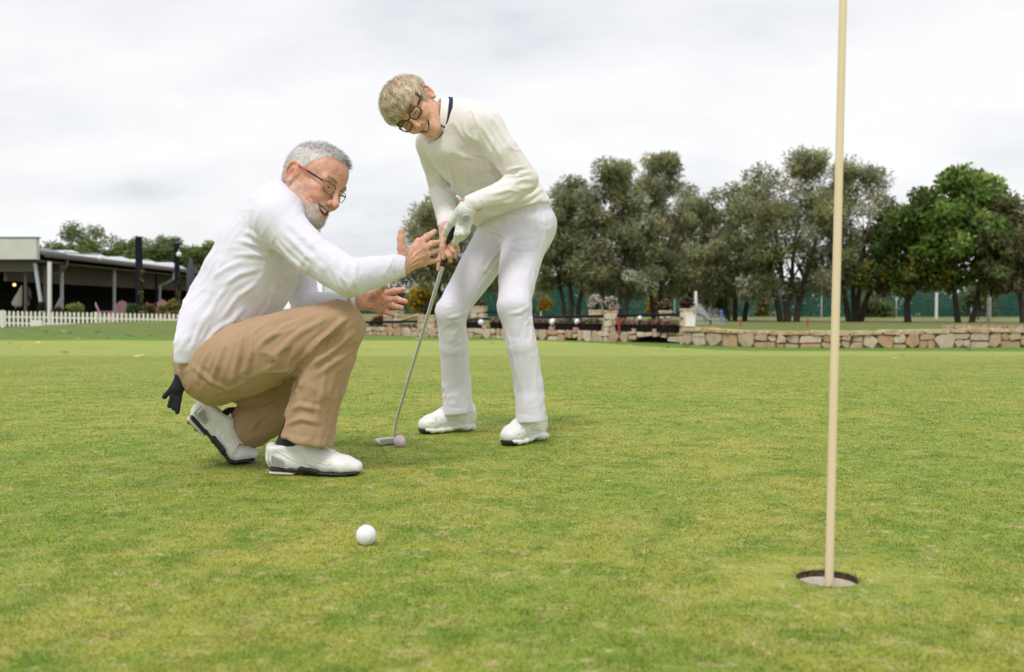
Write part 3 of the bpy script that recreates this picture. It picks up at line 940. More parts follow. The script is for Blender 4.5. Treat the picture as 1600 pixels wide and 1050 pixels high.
# ------------------------------------------------------------------ footbridge
def by_(px): return 31.0-(px-560)/506.0*8.0
bp_ = [at(px, 530, by_(px)) for px in (540, 1066)]
bd_ = (bp_[1]-bp_[0])[:2]; bL = np.linalg.norm(bd_); bd_ /= bL
bn_ = np.array([bd_[1], -bd_[0]]); bn_ = bn_ if bn_[1] < 0 else -bn_
bang = math.atan2(bd_[1], bd_[0])
def bs(px): p = at(px, 500, by_(px)); return float((p[:2]-bp_[0][:2]) @ bd_)
br_ = empty('stone_bridge', (*((bp_[0]+bp_[1])/2)[:2], GZ), 'low stone footbridge with shallow arches under its flower boxes', 'bridge')
sA0, sA1 = bs(993), bs(1058); sB0, sB1 = bs(897), bs(921)
def arch(s):
    for a, b, zt in ((sA0, sA1, -0.19), (sB0, sB1, -0.28)):
        if a < s < b:
            t = (s-a)/(b-a)*2-1; return GZ-0.05+(zt-GZ+0.05)*math.sqrt(max(0, 1-t*t*0.96))
    return -9
BT = -0.085
core(br_, bp_, GZ-0.15, BT, 0.35, arch, 0.07)
stonework(br_, bp_, GZ-0.02, BT, 0.16, 0.36, 25, arch=arch)
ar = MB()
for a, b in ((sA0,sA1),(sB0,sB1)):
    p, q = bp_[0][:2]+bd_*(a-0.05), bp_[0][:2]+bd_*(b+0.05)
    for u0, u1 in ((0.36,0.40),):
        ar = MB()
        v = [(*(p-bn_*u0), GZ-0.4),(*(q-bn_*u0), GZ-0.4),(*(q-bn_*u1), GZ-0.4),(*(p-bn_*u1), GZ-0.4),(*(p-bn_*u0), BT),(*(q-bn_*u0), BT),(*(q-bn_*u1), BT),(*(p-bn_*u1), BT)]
        ar._a([(x-br_.location[0], y-br_.location[1], z-GZ) for x, y, z in v], [(0,3,2,1),(4,5,6,7),(0,1,5,4),(1,2,6,5),(2,3,7,6),(3,0,4,7)]); ar.build('arch_shade_sheet', M_arch_shade, br_)  # added dark sheet behind each arch opening, its colour stands for shade
def on_bridge(px, y, off=0.0):
    p = at(px, y, by_(px)); p[:2] += bn_*off; return p
PAL_F = [(0.10,0.15,0.03),(0.16,0.20,0.05),(0.07,0.10,0.025),(0.20,0.17,0.06)]
boxes = [(588,613,'first'),(628,656,''),(732,755,''),(772,788,''),(838,860,''),(874,902,''),(911,940,''),(969,995,''),(1001,1028,''),(1033,1061,'')]
bxlab = ['dark planter of low green plants beside the crouching man\'s raised hand', 'dark planter just left of the putter shaft, full of green plants',
 'dark planter seen between the putter shaft and the standing woman\'s legs', 'dark planter half hidden behind the woman\'s front leg',
 'dark planter immediately right of the standing woman\'s legs', 'dark planter between the two white globes on the bridge', 'dark planter left of the stone pier beside the red post',
 'dark planter with bright pink flowers right of the red post', 'dark planter in the middle of the three right of the red post', 'dark planter next to the end pier with the white box']
for i, (a, b, _) in enumerate(boxes):
    y0 = 522 if b < 700 else (518 if b < 800 else 516.5)
    p = on_bridge((a+b)/2, y0, 0.10); L_ = (b-a)/1500*by_((a+b)/2)/math.cos(bang)
    t = empty('flower_box', (p[0], p[1], BT if b > 700 else p[2]), bxlab[i], 'flower box', 'flower boxes along the bridge', bang)
    if b < 700: t.location[2] = max(p[2], gz(p[0], p[1])+0.02)
    mb = MB(); h = 0.165
    mb._a([(-L_/2+0.02,-0.08,0),(L_/2-0.02,-0.08,0),(L_/2-0.02,0.08,0),(-L_/2+0.02,0.08,0),(-L_/2,-0.10,h),(L_/2,-0.10,h),(L_/2,0.10,h),(-L_/2,0.10,h)],[(0,3,2,1),(4,5,6,7),(0,1,5,4),(1,2,6,5),(2,3,7,6),(3,0,4,7)])
    mb.box((-L_/2-0.01,-0.11,h-0.02),(L_/2+0.01,0.11,h+0.012))
    mb.build('planter', M_boxbrown, t)
    r = np.random.RandomState(60+i); cents = []
    for k in range(9): cents.append((np.array([(k/8-0.5)*L_*0.9, (r.rand()-0.5)*0.12, h+0.03+0.05*r.rand()]), np.array([0.07,0.07,0.07])))
    V, F, wh_, P_ = leaves(cents, 55, 0.055, 0.5, -0.3, rs_=r); C = leafcols(PAL_F, wh_, 9, rs_=r)
    pk = np.repeat(r.rand(len(P_)) < (0.34 if i in (7,8,9,3,4) else 0.05), 4); C[pk] = np.array((0.74,0.28,0.42))
    wk = np.repeat(r.rand(len(P_)) < 0.10, 4); C[wk] = np.array((0.50,0.30,0.24))
    mob('plants', np_mesh('plants', V, F, M_leaf, False, C, SOFT), t)
for px, lab in ((620,'left of the putter shaft'),(763,'under the globe between the woman\'s legs'),(868,'under the globe right of the woman\'s legs'),(906,'under the smaller globe near the pier'),(943,''),(998,'left of the middle planter'),(1030.5,'right of the middle planter')):
    if not lab: continue
    p = on_bridge(px, 518, 0.12); mb = MB(); mb.box((-0.09,-0.06,0),(0.09,0.06,0.075))
    o = mb.build('brick_block', M_brick); o.location = (p[0], p[1], BT if px > 700 else max(gz(p[0],p[1]), p[2]-0.05)); o.rotation_euler = (0,0,bang)
    if px > 700: o.location[2] = BT
    tag(o, 'pink brick on the bridge edge '+lab, 'brick', 'pink bricks between the planters')
for px, y, rpx, lab in ((757,503.5,4.6,'white globe seen between the standing woman\'s legs'),(869,503,5.4,'larger white globe right of the woman\'s legs'),(907.5,502.5,4.8,'white globe left of the two flowered piers'),(1005,497,3.6,'small white globe among the flowers right of the red post')):
    c = on_bridge(px, y, 0.15); rr = rpx*by_(px)/1500
    t = empty('globe_lamp', (c[0], c[1], BT), lab, 'globe lamp', 'white globe lamps on the bridge')
    mb = MB(); zc_ = c[2]-BT; mb.lathe([(rr*math.sin(a), zc_-rr*math.cos(a)) for a in np.linspace(0.05, PI-0.01, 12)], n=20); mb.build('globe', M_globe, t, True)
    mb = MB(); mb.tube([(0,0,0),(0,0,zc_-rr*0.95)], 0.03, 8); mb.build('stem', M_boxbrown, t, True)
def pier(px0, px1, ytop, zbase, off, label, seed, rows=4):
    px = (px0+px1)/2; Yp = by_(px)-off; p = at(px, ytop, Yp); w = (px1-px0)/1500*Yp
    t = empty('stone_pier', (p[0], p[1], zbase), label, 'stone pier', 'stone piers of the bridge', bang*0.3)
    H = p[2]-zbase; r = np.random.RandomState(seed)
    mb = MB(); mb.box((-w/2+0.015,-w/2+0.015,-0.05),(w/2-0.015,w/2-0.015,H-0.03)); mb.build('mortar', M_mortar, t)
    z = 0
    n_ = max(2, int(H/0.17)); 
    for k in range(n_):
        z0, z1 = (H-0.05)*k/n_, (H-0.05)*(k+1)/n_
        sp = [(-w/2, w/2)] if r.rand() < 0.5 else [(-w/2, (r.rand()-0.5)*w*0.4)]
        if len(sp) == 1 and sp[0][1] != w/2: sp.append((sp[0][1], w/2))
        for a, b in sp:
            mb = MB(); mb.prism(stone_poly(a+0.006, b-0.006, z0+0.006, z1-0.006, 0.003, r), (0,-w/2+0.02,0), (1,0,0), (0,0,1), (0,-1,0), -0.01, 0.025, 0.012)
            mb.build('stone', STONES[[1,2,4,3,4,2][r.randint(6)]], t)
        for sx in (-1,1):
            mb = MB(); mb.prism(stone_poly(-w/2+0.008, w/2-0.008, z0+0.006, z1-0.006, 0.003, r), (sx*(w/2-0.02),0,0), (0,1,0), (0,0,1), (sx,0,0), -0.01, 0.022, 0.012)
            mb.build('stone', STONES[[1,2,4,3][r.randint(4)]], t)
    mb = MB(); mb.box((-w/2-0.012,-w/2-0.012,H-0.05),(w/2+0.012,w/2+0.012,H)); mb.build('cap_stone', M_coping, t)
    return t, p
def pot(p, wpx, hpx, Y, pal, label, fl, seed):
    t = empty('flower_pot', (p[0], p[1], p[2]), label, 'flower pot', 'planted pots on the piers')
    w = wpx*Y/1500/2; h = hpx*Y/1500; r = np.random.RandomState(seed)
    mb = MB(); mb.lathe([(w*0.32,0),(w*0.42,h*0.32),(w*0.46,h*0.34),(w*0.36,h*0.33)], n=14); mb.build('pot', M_boxbrown, t, True)
    cents = []
    for k in range(22):
        a = r.rand()*2*PI; e = r.rand()*PI*0.62; q = 0.75
        cents.append((np.array([math.cos(a)*math.sin(e)*w*q, math.sin(a)*math.sin(e)*w*q, h*0.34+math.cos(e)*h*0.52]), np.array([w*0.24,w*0.24,h*0.13])))
    V, F, wh_, P_ = leaves(cents, 40, 0.06, 0.45, 0.1, rs_=r); C = leafcols(pal, wh_, 22, rs_=r)
    rad = np.linalg.norm((P_-np.array([0,0,h*0.34]))/np.array([w,w,h*0.6]), axis=1)
    k_ = np.repeat((r.rand(len(P_)) < fl[1]) & (rad > 0.65), 4); C[k_] = np.array(fl[0])
    mob('plants', np_mesh('plants', V, F, M_leaf, False, C, SOFT), t)
PAL_D = [(0.06,0.045,0.025),(0.10,0.08,0.04),(0.15,0.12,0.06)]
WHT = ((0.86,0.77,0.72),0.62)
t1, p1 = pier(945,964.5,485,GZ,-0.0-0.10+0.25,'stone pier standing just left of the red post',1)
pot(p1,28,22,by_(955),PAL_D,'pot of pale dried flowers on the pier left of the red post',WHT,71)
t1, p1 = pier(921,940,484,GZ+0.0,-2.5,'stone pier set back behind the pier left of the red post',2)
pot(p1,26,23,by_(930)+2.5,PAL_D,'pot of pale dried flowers on the set-back pier nearest the woman',WHT,72)
t1, p1 = pier(1030,1049.5,485,GZ,-3.0,'stone pier behind the pink flowers, before the end of the bridge',3)
pot(p1,22,17,by_(1040)+3,PAL_D,'pot with few pale blooms on the pier behind the pink flowers',((0.38,0.34,0.16),0.35),73)
t1, p1 = pier(1063,1084,482,GZ,0.35,'stone end pier of the bridge with a white box on its side',4)
pot(p1,22,16,by_(1073),[(0.10,0.05,0.03),(0.07,0.03,0.02),(0.13,0.07,0.04)],'pot of reddish-brown withered plants on the end pier',((0.15,0.08,0.05),0.2),74)
wb = at(1077.5,510,by_(1073)-0.55); mb = MB(); ww = 15/1500*22.3; mb.box((-ww/2,-0.08,0),(ww/2,0.08,18/1500*22.3)); mb.box((-ww/2-0.008,-0.085,18/1500*22.3-0.02),(ww/2+0.008,0.09,18/1500*22.3+0.004))
o = mb.build('utility_box', M_white); o.location = wb; tag(o, 'white rectangular box fixed to the end pier of the bridge', 'utility box')
t1, p1 = pier(737.5,759,478,GZ,-2.5,'stone pier seen between the standing woman\'s thighs and knees',5)
pot(p1,26,12,by_(748)+2.5,PAL_D,'brown pot plant on the pier seen between the woman\'s legs',((0.30,0.27,0.14),0.35),75)
t1, p1 = pier(602,628,485,GZ,-1.0,'stone pier right below the crouching man\'s lower hand',6)
t1, p1 = pier(656,683,492,GZ,0.1,'stone pier behind the putter shaft',7)
pot(p1,34,20,by_(670),[(0.05,0.03,0.02),(0.07,0.05,0.025),(0.03,0.02,0.012)],'large dark brown withered plant on the pier behind the putter shaft',((0.10,0.07,0.03),0.2),76)
rw0 = [at(627,512,by_(627)+0.6), at(658,512,by_(658)+0.6)]
rk = empty('stone_wall', ((rw0[0][0]+rw0[1][0])/2, (rw0[0][1]+rw0[1][1])/2, GZ), 'short wall with a sloping coping between the two piers left of the putter', 'stone wall')
core(rk, rw0, GZ, -0.02, 0.25); stonework(rk, rw0, GZ, -0.02, 0.2, 0.4, 33)
mb = MB(); a_, b_ = at(626,500,by_(627)+0.55), at(659,491,by_(658)+0.55); mb.bar(a_-np.array(rk.location), b_-np.array(rk.location), 0.22, 0.07); mb.build('coping_stone', M_coping, rk)
rp = at(967.5,533,by_(967)-0.28); rt = at(967.2,497,by_(967)-0.28)
mb = MB(); mb.tube([(0,0,0),(0,0,rt[2]-GZ)], 0.032, 12); mb.lathe([(0.0,0),(0.034,0),(0.034,0.02),(0.0,0.03)], (0,0,rt[2]-GZ-0.01), 12)
o = mb.build('marker_post', M_redp, None, True); o.location = (rp[0], rp[1], GZ); tag(o, 'slim red post standing in front of the bridge pier', 'post')
rl = empty('railing', (*on_bridge(760,500,0)[:2], BT), 'dark blue-black handrail running along the bridge above the flower boxes', 'railing')
rb0 = np.array(rl.location)
mb = MB(); mb.tube([on_bridge(px, y, 0.02)-rb0 for px, y in ((545,504.5),(572,503.5),(660,502),(735,499),(833,496.3),(945,493.8))], 0.036, 8); mb.build('handrail', M_rail, rl, True)
mb = MB(); mb.tube([on_bridge(px, y, 0.02)-rb0 for px, y in ((964,493.2),(1064,491.5))], 0.036, 8); mb.build('handrail', M_rail, rl, True)
for px, y in ((580,503.3),(614,502.7),(650,502.2),(700,500.5),(800,497.2),(855,495.8),(892,495),(992,492.8),(1030,492)):
    a = on_bridge(px, y, 0.02)-rb0; mb = MB(); mb.tube([(a[0],a[1],0 if px > 700 else -0.2), tuple(a)], 0.014, 6); mb.build('post', M_rail, rl, True)
a, b = at(742,488,by_(748)+2.6), at(835,487,by_(835)+2.6)
mb = MB(); c = (a+b)/2; mb.tube([a-c, b-c], 0.03, 8)
for q in (a, b): mb.tube([(q-c)*0.98, (q-c)*0.98+np.array([0,0,-0.5])], 0.02, 6)
o = mb.build('railing', M_rail, None, True); o.location = c; tag(o, 'far handrail of the bridge seen between the woman\'s legs', 'railing')

# ------------------------------------------------------------------ trees
GW = 'grey-green willows behind the bridge'
T = [(712,505,62,296,458,84,3,1,'grey-green tree behind the hands on the putter',()),
     (893,502,60,280,458,62,3,2,'narrow grey-green tree just right of the standing woman',((0.1,0.97),)),
     (962,503,58,256,458,74,4,3,'tall grey-green tree leaning behind the two piers with pale flowers',((0.1,0.95),)),
     (1032,503,61,243,458,66,3,4,'grey-green tree with a narrow raised tip, left of the white end box',((0.1,0.98),(0.15,0.88))),
     (1092,502,66,272,458,66,2,5,'shorter olive-toned tree above the end pier of the bridge',()),
     (1150,502,63,268,458,70,3,6,'rounded grey-green tree behind the sprinkler',()),
     (1230,503,60,236,458,96,4,7,'broad tallest grey-green tree left of the flagstick',((0.5,0.98),(0.45,0.88))),
     (1335,503,61,256,458,84,4,8,'wide grey-green tree right behind the flagstick',((-0.3,0.94),(0.4,0.93)))]
for px, by, Y, top, bot, hw, st, sd_i, lab, pk in T:
    tree(px, by, Y, top, bot, hw, 'willow', lab, GW, st, sd_i, peaks=pk)
tree(1420,505,58,296,452,74,'dark','dark green tree with one slim trunk and yellowing lower leaves','leafy green trees at the right',1,9)
tree(1508,505,57,270,450,88,'maple','bright green leafy tree with a forked trunk near the right edge','leafy green trees at the right',2,10,peaks=((-0.35,0.97),(0.3,0.9)))
tree(1610,505,55,284,448,74,'brown','reddish-brown tree cut by the right edge of the picture',None,2,11)
tree(-28+800+860,503,64,300,462,70,'willow','grey-green tree beyond the right edge of the picture',GW,3,12) if False else None
for px, top, hw, sd_i, lab in ((128,352,72,21,'largest rounded tree rising over the flat clubhouse roof'),(205,368,62,22,'lower tree over the clubhouse roof, left of the tall black post'),(262,370,56,23,'tree over the roof between the two black posts'),(318,376,40,24,'tree over the roof end, mostly behind the crouching man')):
    tree(px,500,95,top,440,hw,'green',lab,'trees behind the clubhouse',2,sd_i)
YEL = [(0.50,0.34,0.02),(0.42,0.30,0.03),(0.30,0.28,0.04)]
GRN = [(0.07,0.12,0.03),(0.10,0.16,0.04),(0.05,0.085,0.025)]
for px, by, Y, w, h, pal, lab, sd_i in ((660,492,70,52,46,YEL,'bright yellow bush left of the putter shaft',1),(852,486,72,20,20,YEL,'small yellow bush right of the woman\'s knee',2),(1022,490,72,26,30,YEL,'yellow bush behind the pier with few blooms',3),(1100,490,70,50,44,YEL,'yellow-leaved bush above the white end box',4),
     (1122,497,68,40,50,[(0.16,0.24,0.04),(0.22,0.26,0.05),(0.10,0.16,0.03)],'light green bush behind the sprinkler',5),(1192,494,74,20,32,[(0.28,0.27,0.09),(0.20,0.21,0.07)],'pale yellow-green sapling in front of the netting',6),
     (1365,496,76,60,28,[(0.12,0.18,0.05),(0.17,0.2,0.07)],'light green low bush in front of the netting, right of the flagstick',7),(1530,495,74,70,60,[(0.13,0.17,0.08),(0.17,0.19,0.10),(0.09,0.13,0.05)],'grey-green bush left of the concrete pole',8),
     (616,494,82,44,46,[(0.06,0.12,0.09),(0.08,0.14,0.10)],'blue-green bush seen through the crouching man\'s fingers',9),(598,512,40,30,9,[(0.16,0.05,0.03),(0.10,0.03,0.02)],'low dark red plants under the man\'s lower hand',10)):
    bush('bush', px, by, Y, w, h, pal, lab, 'bush', 'bushes in front of the netting', n=20, size=0.26, asp=0.5, per=130, seed=sd_i)
# far wood beyond the netting: one mass of foliage
cents = []
r = np.random.RandomState(77)
for k in range(420):
    px = 470+r.rand()*1300; Y = 98+10*r.rand(); p = at(px, 497, Y); hgt_ = (3.2+1.6*vnoise(np.array([[px*0.012,0,0]]),4)[0])
    if px < 640: hgt_ *= 0.45
    cents.append((np.array([p[0], p[1], GZ+hgt_*r.rand()]), np.array([1.5,1.5,0.9])))
V, F, wh_, P_ = leaves(cents, 110, 0.55, 0.5, 0, rs_=r)
C = leafcols([(0.045,0.085,0.035),(0.03,0.06,0.03),(0.07,0.11,0.04),(0.10,0.13,0.06),(0.035,0.075,0.045)], wh_, len(cents), rs_=r)
o = mob('far_wood', np_mesh('far_wood', V, F, M_leaf, False, C, SOFT)); o['kind'] = 'stuff'
# netting on poles
M_net = bpy.data.materials.new('green_netting'); M_net.use_nodes = True
N_, L_n = M_net.node_tree.nodes, M_net.node_tree.links
tr_ = N_.new('ShaderNodeBsdfTransparent'); mxn = N_.new('ShaderNodeMixShader'); mxn.inputs[0].default_value = 0.42
N_['Principled BSDF'].inputs['Base Color'].default_value = (0.035,0.15,0.115,1); N_['Principled BSDF'].inputs['Roughness'].default_value = 0.8
L_n.new(tr_.outputs[0], mxn.inputs[1]); L_n.new(N_['Principled BSDF'].outputs[0], mxn.inputs[2]); L_n.new(mxn.outputs[0], N_['Material Output'].inputs[0])
na_, nb_ = at(505,497,90), at(1760,497,84)
nf = empty('net_fence', ((na_[0]+nb_[0])/2, (na_[1]+nb_[1])/2, GZ), 'tall green netting fence stretched across the field behind the trees', 'net fence')
d_ = nb_-na_
for k in range(11):
    a, b = na_+d_*(k/11), na_+d_*((k+1)/11)
    o0 = np.array(nf.location)
    v = []; f = []
    for i in range(9):
        q = a+(b-a)*i/8; sag = 0.25*math.sin(PI*i/8)
        v += [(q[0]-o0[0], q[1]-o0[1]+0.1*math.sin(i*1.3+k), 0.02), (q[0]-o0[0], q[1]-o0[1]+0.05*math.sin(i+k), 3.1-sag)]
    for i in range(8): f.append((2*i,2*i+2,2*i+3,2*i+1))
    mb = MB(); mb._a(v, f); mb.build('net_panel', M_net, nf)
    mb = MB(); mb.tube([(a[0]-o0[0],a[1]-o0[1],0),(a[0]-o0[0],a[1]-o0[1],3.3)], 0.06, 8); mb.build('pole', M_pole, nf, True)
for px, by, ty, Y, wpx, mt, lab in ((1545,506,432,62,6,M_pole,'thick pale concrete pole near the right edge'),(1463,497,436,78,4,M_white,'slim white pole between the two green trees'),(1146,498,455,66,4,M_white,'white pole among the trunks right of the sprinkler'),
     (1366,497,450,80,2.5,M_pole,'thin grey pole right of the flagstick'),(1528,497,455,72,2,M_bark,'thin dark stem left of the concrete pole'),(845,497,440,75,2.5,M_pole,'thin grey pole beside the woman\'s knee')):
    p = at(px, by, Y); z0_ = gz(p[0], p[1]); mb = MB(); zt_ = at(px, ty, Y)[2]-z0_; w = wpx*Y/1500/2
    mb.tube([(0,0,-0.1),(0,0,zt_*0.5),(0.02,0,zt_)], [w*1.1, w, w*0.85], 10); mb.lathe([(0,0),(w*1.0,0.0),(w*0.9,0.05),(0,0.08)], (0.02,0,zt_-0.01), 10)
    o = mb.build('pole', mt, None, True); o.location = (p[0], p[1], z0_); tag(o, lab, 'pole', 'poles in the field')
wsn = at(1087,477,58); mb = MB(); h_ = 22*58/1500; mb.box((-0.085,-0.02,0),(0.085,0.02,h_)); mb.tube([(0,0.03,-1.0),(0,0.03,h_*0.8)], 0.03, 8)
o = mb.build('sign_board', M_white); o.location = wsn; tag(o, 'narrow white upright board on a stake above the end pier', 'sign')
for px, by, ty, mt, lab in ((1157,510,500,M_redp,'short red stake in the grass right of the sprinkler'),(1262,511,502,M_redp,'short red stake in the grass left of the flagstick')):
    p = at(px, by, 45); z0_ = gz(p[0],p[1]); mb = MB(); mb.tube([(0,0,-0.05),(0,0,0.33)], 0.034, 8); mb.lathe([(0,0),(0.035,0),(0.03,0.04),(0,0.05)], (0,0,0.325), 8)
    o = mb.build('marker_stake', mt, None, True); o.location = (p[0], p[1], z0_); tag(o, lab, 'stake', 'red stakes in the grass')
M_blue = pm('blue_paint', (0.05,0.12,0.42), 0.5)
p = at(1127.5,505,55); mb = MB(); mb.tube([(0,0,0),(0,0,0.62)], 0.06, 8); mb.lathe([(0,0),(0.09,0.0),(0.09,0.16),(0.04,0.2),(0,0.2)], (0,0,0.55), 10)
o = mb.build('water_hydrant', M_blue, None, True); o.location = (p[0], p[1], GZ); tag(o, 'small blue hydrant post beside the sprinkler spray', 'hydrant')
p = at(1517,500,66); mb = MB(); mb.tube([(0,0,0),(0,0,0.75)], 0.03, 6); mb._a([(-0.02,-0.02,0.45),(0.27,-0.02,0.40),(0.25,-0.02,0.85),(-0.02,-0.02,0.9),(-0.02,0.02,0.45),(0.27,0.05,0.40),(0.25,0.05,0.85),(-0.02,0.02,0.9)],[(0,1,2,3),(7,6,5,4),(0,4,5,1),(1,5,6,2),(2,6,7,3),(3,7,4,0)])
o = mb.build('small_flag', pm('pale_blue_cloth',(0.45,0.52,0.70),0.8), None, True); o.location = (p[0], p[1], GZ); tag(o, 'little pale blue flag on a stick by the forked tree trunk', 'flag')
# sprinkler and its spray
p = at(1110,505,50); mb = MB(); mb.tube([(0,0,0),(0,0,0.18)], 0.04, 8); mb.lathe([(0,0),(0.06,0),(0.05,0.06),(0,0.07)], (0,0,0.17), 8)
o = mb.build('sprinkler', M_boxbrown, None, True); o.location = (p[0], p[1], GZ); tag(o, 'small lawn sprinkler throwing water on the far grass', 'sprinkler')
r = np.random.RandomState(5); n_ = 5200; t_ = r.rand(n_)**0.7
jet = np.stack([-0.02-1.0*t_-0.35*t_*r.normal(size=n_)*0.5, r.normal(size=n_)*0.12*t_, 0.22+1.35*t_-0.55*t_**2+0.20*t_*r.normal(size=n_)], 1)
fall = r.rand(n_) < 0.55; jet[fall,0] += (r.rand(fall.sum())-0.35)*1.6; jet[fall,2] *= r.rand(fall.sum()); jet[:,2] = np.maximum(jet[:,2], 0.05)
sz = 0.006+0.012*r.rand(n_)*(1-0.5*t_)
tet = np.array([(1,1,1),(-1,-1,1),(-1,1,-1),(1,-1,-1)])*0.7
V = (jet[:,None,:]+tet[None]*sz[:,None,None]).reshape(-1,3)
F = (np.arange(n_)[:,None,None]*4+np.array([(0,1,2),(0,3,1),(0,2,3),(1,3,2)])[None]).reshape(-1,3)
o = mob('water_spray', np_mesh('water_spray', V, F, pm('water_drops',(0.85,0.88,0.9),0.2), True)); o.location = (p[0], p[1], GZ); o['kind'] = 'stuff'

# ------------------------------------------------------------------ clubhouse on the left
M_fascia = pm('pale_fascia', (0.62,0.63,0.58), 0.7, var=(3,(0.56,0.57,0.52),0.4,0.7))
M_roof = pm('roof_sheet', (0.20,0.205,0.22), 0.8, var=(4,(0.22,0.23,0.25),0.4,0.7))
M_gutter = pm('brown_gutter', (0.17,0.125,0.12), 0.7, spec=0.3)
M_trim = pm('green_trim', (0.12,0.22,0.17), 0.6)
M_poly = pm('white_roof_panel', (0.58,0.62,0.63), 0.5)
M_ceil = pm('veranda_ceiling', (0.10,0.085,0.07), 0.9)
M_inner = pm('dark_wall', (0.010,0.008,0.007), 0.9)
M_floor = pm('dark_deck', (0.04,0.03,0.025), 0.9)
M_postw = pm('grey_post', (0.45,0.46,0.52), 0.5)
CH = empty('clubhouse', (-24, 50, GZ), 'long low clubhouse with a pale flat fascia, brown gutter and dark open veranda', 'building')
def cp(mb, name, mat, smooth=False):
    b = np.array(CH.location); mb.v = [tuple(np.array(tuple(p))-b) for p in mb.v]; return mb.build(name, mat, CH, smooth)
FX, Y0 = -22.0, 44.6
EZ = at(65, 397, 44.9)[2]
mb = MB(); zt0, zb0 = at(58,372,Y0)[2], at(58,405,Y0)[2]; mb.box((-40, Y0, zb0), (-22.05, Y0+0.15, zt0)); mb.box((-22.2, Y0+0.15, zb0),(-22.05,Y0+0.30,zt0)); cp(mb, 'fascia', M_fascia)
mb = MB(); mb.box((-40.1, Y0-0.03, zt0), (-22.0, Y0+0.35, zt0+0.06)); cp(mb, 'fascia_trim', M_trim)
mb = MB(); mb._a([(FX,Y0+0.3,EZ),(FX,90,EZ),(-34,90,EZ+0.35),(-34,Y0+0.3,EZ+0.35),(FX,Y0+0.3,EZ+0.12),(FX,90,EZ+0.12),(-34,90,EZ+0.47),(-34,Y0+0.3,EZ+0.47)],[(0,3,2,1),(4,5,6,7),(0,1,5,4),(1,2,6,5),(2,3,7,6),(3,0,4,7)]); cp(mb, 'roof', M_roof)
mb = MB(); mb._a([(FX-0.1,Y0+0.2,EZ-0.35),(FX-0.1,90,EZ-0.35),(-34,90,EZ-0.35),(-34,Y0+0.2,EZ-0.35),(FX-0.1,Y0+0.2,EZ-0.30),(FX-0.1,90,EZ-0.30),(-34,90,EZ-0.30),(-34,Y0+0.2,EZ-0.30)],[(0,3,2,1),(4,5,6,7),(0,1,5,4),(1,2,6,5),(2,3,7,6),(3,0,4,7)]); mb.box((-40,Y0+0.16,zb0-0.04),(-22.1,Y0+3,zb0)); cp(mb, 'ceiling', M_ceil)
for k in range(15):
    ya, yb = Y0+0.6+k*3.0, Y0+0.6+(k+1)*3.0-0.03
    mb = MB(); prof = [(-0.02,0.0),(0.02,-0.10),(0.10,-0.14),(0.18,-0.10),(0.20,0.0)]
    v = []; 
    for yy in (ya, yb): v += [(FX+dx, yy, EZ+dz) for dx, dz in prof]
    mb._a(v, [(i,i+1,6+i,5+i) for i in range(4)]+[(0,1,2,3,4),(9,8,7,6,5)]); cp(mb, 'gutter', M_gutter)
# back wall, floor, and dividing piers in the dark interior
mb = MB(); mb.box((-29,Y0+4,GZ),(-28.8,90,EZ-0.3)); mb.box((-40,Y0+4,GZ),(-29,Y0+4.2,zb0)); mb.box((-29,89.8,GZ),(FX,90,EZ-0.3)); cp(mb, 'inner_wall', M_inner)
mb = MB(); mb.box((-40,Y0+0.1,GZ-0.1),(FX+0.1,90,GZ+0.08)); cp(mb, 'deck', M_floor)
# front lintel band under the fascia and along the eave
mb = MB(); mb.box((-40,Y0+0.35,at(0,424,Y0)[2]),(-22.3,Y0+0.5,zb0-0.05)); cp(mb, 'lintel', M_ceil)
mb = MB(); mb.box((-23.9,Y0+0.6,EZ-1.25),(-23.75,89,EZ-0.36)); cp(mb, 'lintel', M_ceil)
def cpost(px, Yq, y0, y1, w, mat, name='post', px2=None):
    a, b = at(px, y0, Yq), at(px2 or px, y1, Yq); mb = MB(); mb.bar(a, b, w, w, up=(0,1,0)); return cp(mb, name, mat)
cpost(77.5,45.2,409,506,0.14,M_white); cpost(54.5,45.0,411,487,0.12,M_postw,px2=66); cpost(71,46.0,416,500,0.15,M_gutter); cpost(40,45.2,424,500,0.10,M_ceil)
for px in (96.5,178.5,244,281): 
    Yq = -22.6*1500/(px-800); cpost(px, Yq, 414+(px-96)*0.06, 500, 0.12, M_postw if px < 240 else M_rail)
a_, b_ = at(96,466,46.9), at(88,482,46.9); mb = MB(); mb.bar(a_, b_, 0.14, 0.14, up=(0,1,0)); cp(mb, 'brace', M_postw)
for px, pts in ((78,[(105,402),(104,414),(96,424),(80,429)]),(249,[(272,424),(270,436),(262,441),(250,446),(248.5,478)])):
    Yq = FX*1500/(pts[0][0]-800); mb = MB(); mb.tube([at(x, y, Yq) for x, y in pts], 0.085, 8); cp(mb, 'downpipe', M_gutter if px == 78 else M_postw, True)
for k, (pa, pb, yt, yb) in enumerate(((62,115,388,396.5),(115,150,391,400),(150,188,396,405),(188,224,401,409),(224,263,405,414),(263,298,410,418))):
    Ya, Yb = FX*1500/(pa-800), FX*1500/(pb-800)
    za, zb_ = at(pa, yt, Ya)[2], at(pb, yt, Yb)[2]
    mb = MB(); zz = zb_; zy = za
    mb._a([(FX-0.25,Ya,EZ+0.13),(FX-0.25,Yb-0.05,EZ+0.13),(FX-1.2,Yb-0.05,zz-0.06),(FX-1.2,Ya,zy-0.06),(FX-0.25,Ya,EZ+0.19),(FX-0.25,Yb-0.05,EZ+0.19),(FX-1.2,Yb-0.05,zz),(FX-1.2,Ya,zy)],[(0,3,2,1),(4,5,6,7),(0,1,5,4),(1,2,6,5),(2,3,7,6),(3,0,4,7)])
    cp(mb, 'roof_panel', M_poly if k else M_roof)
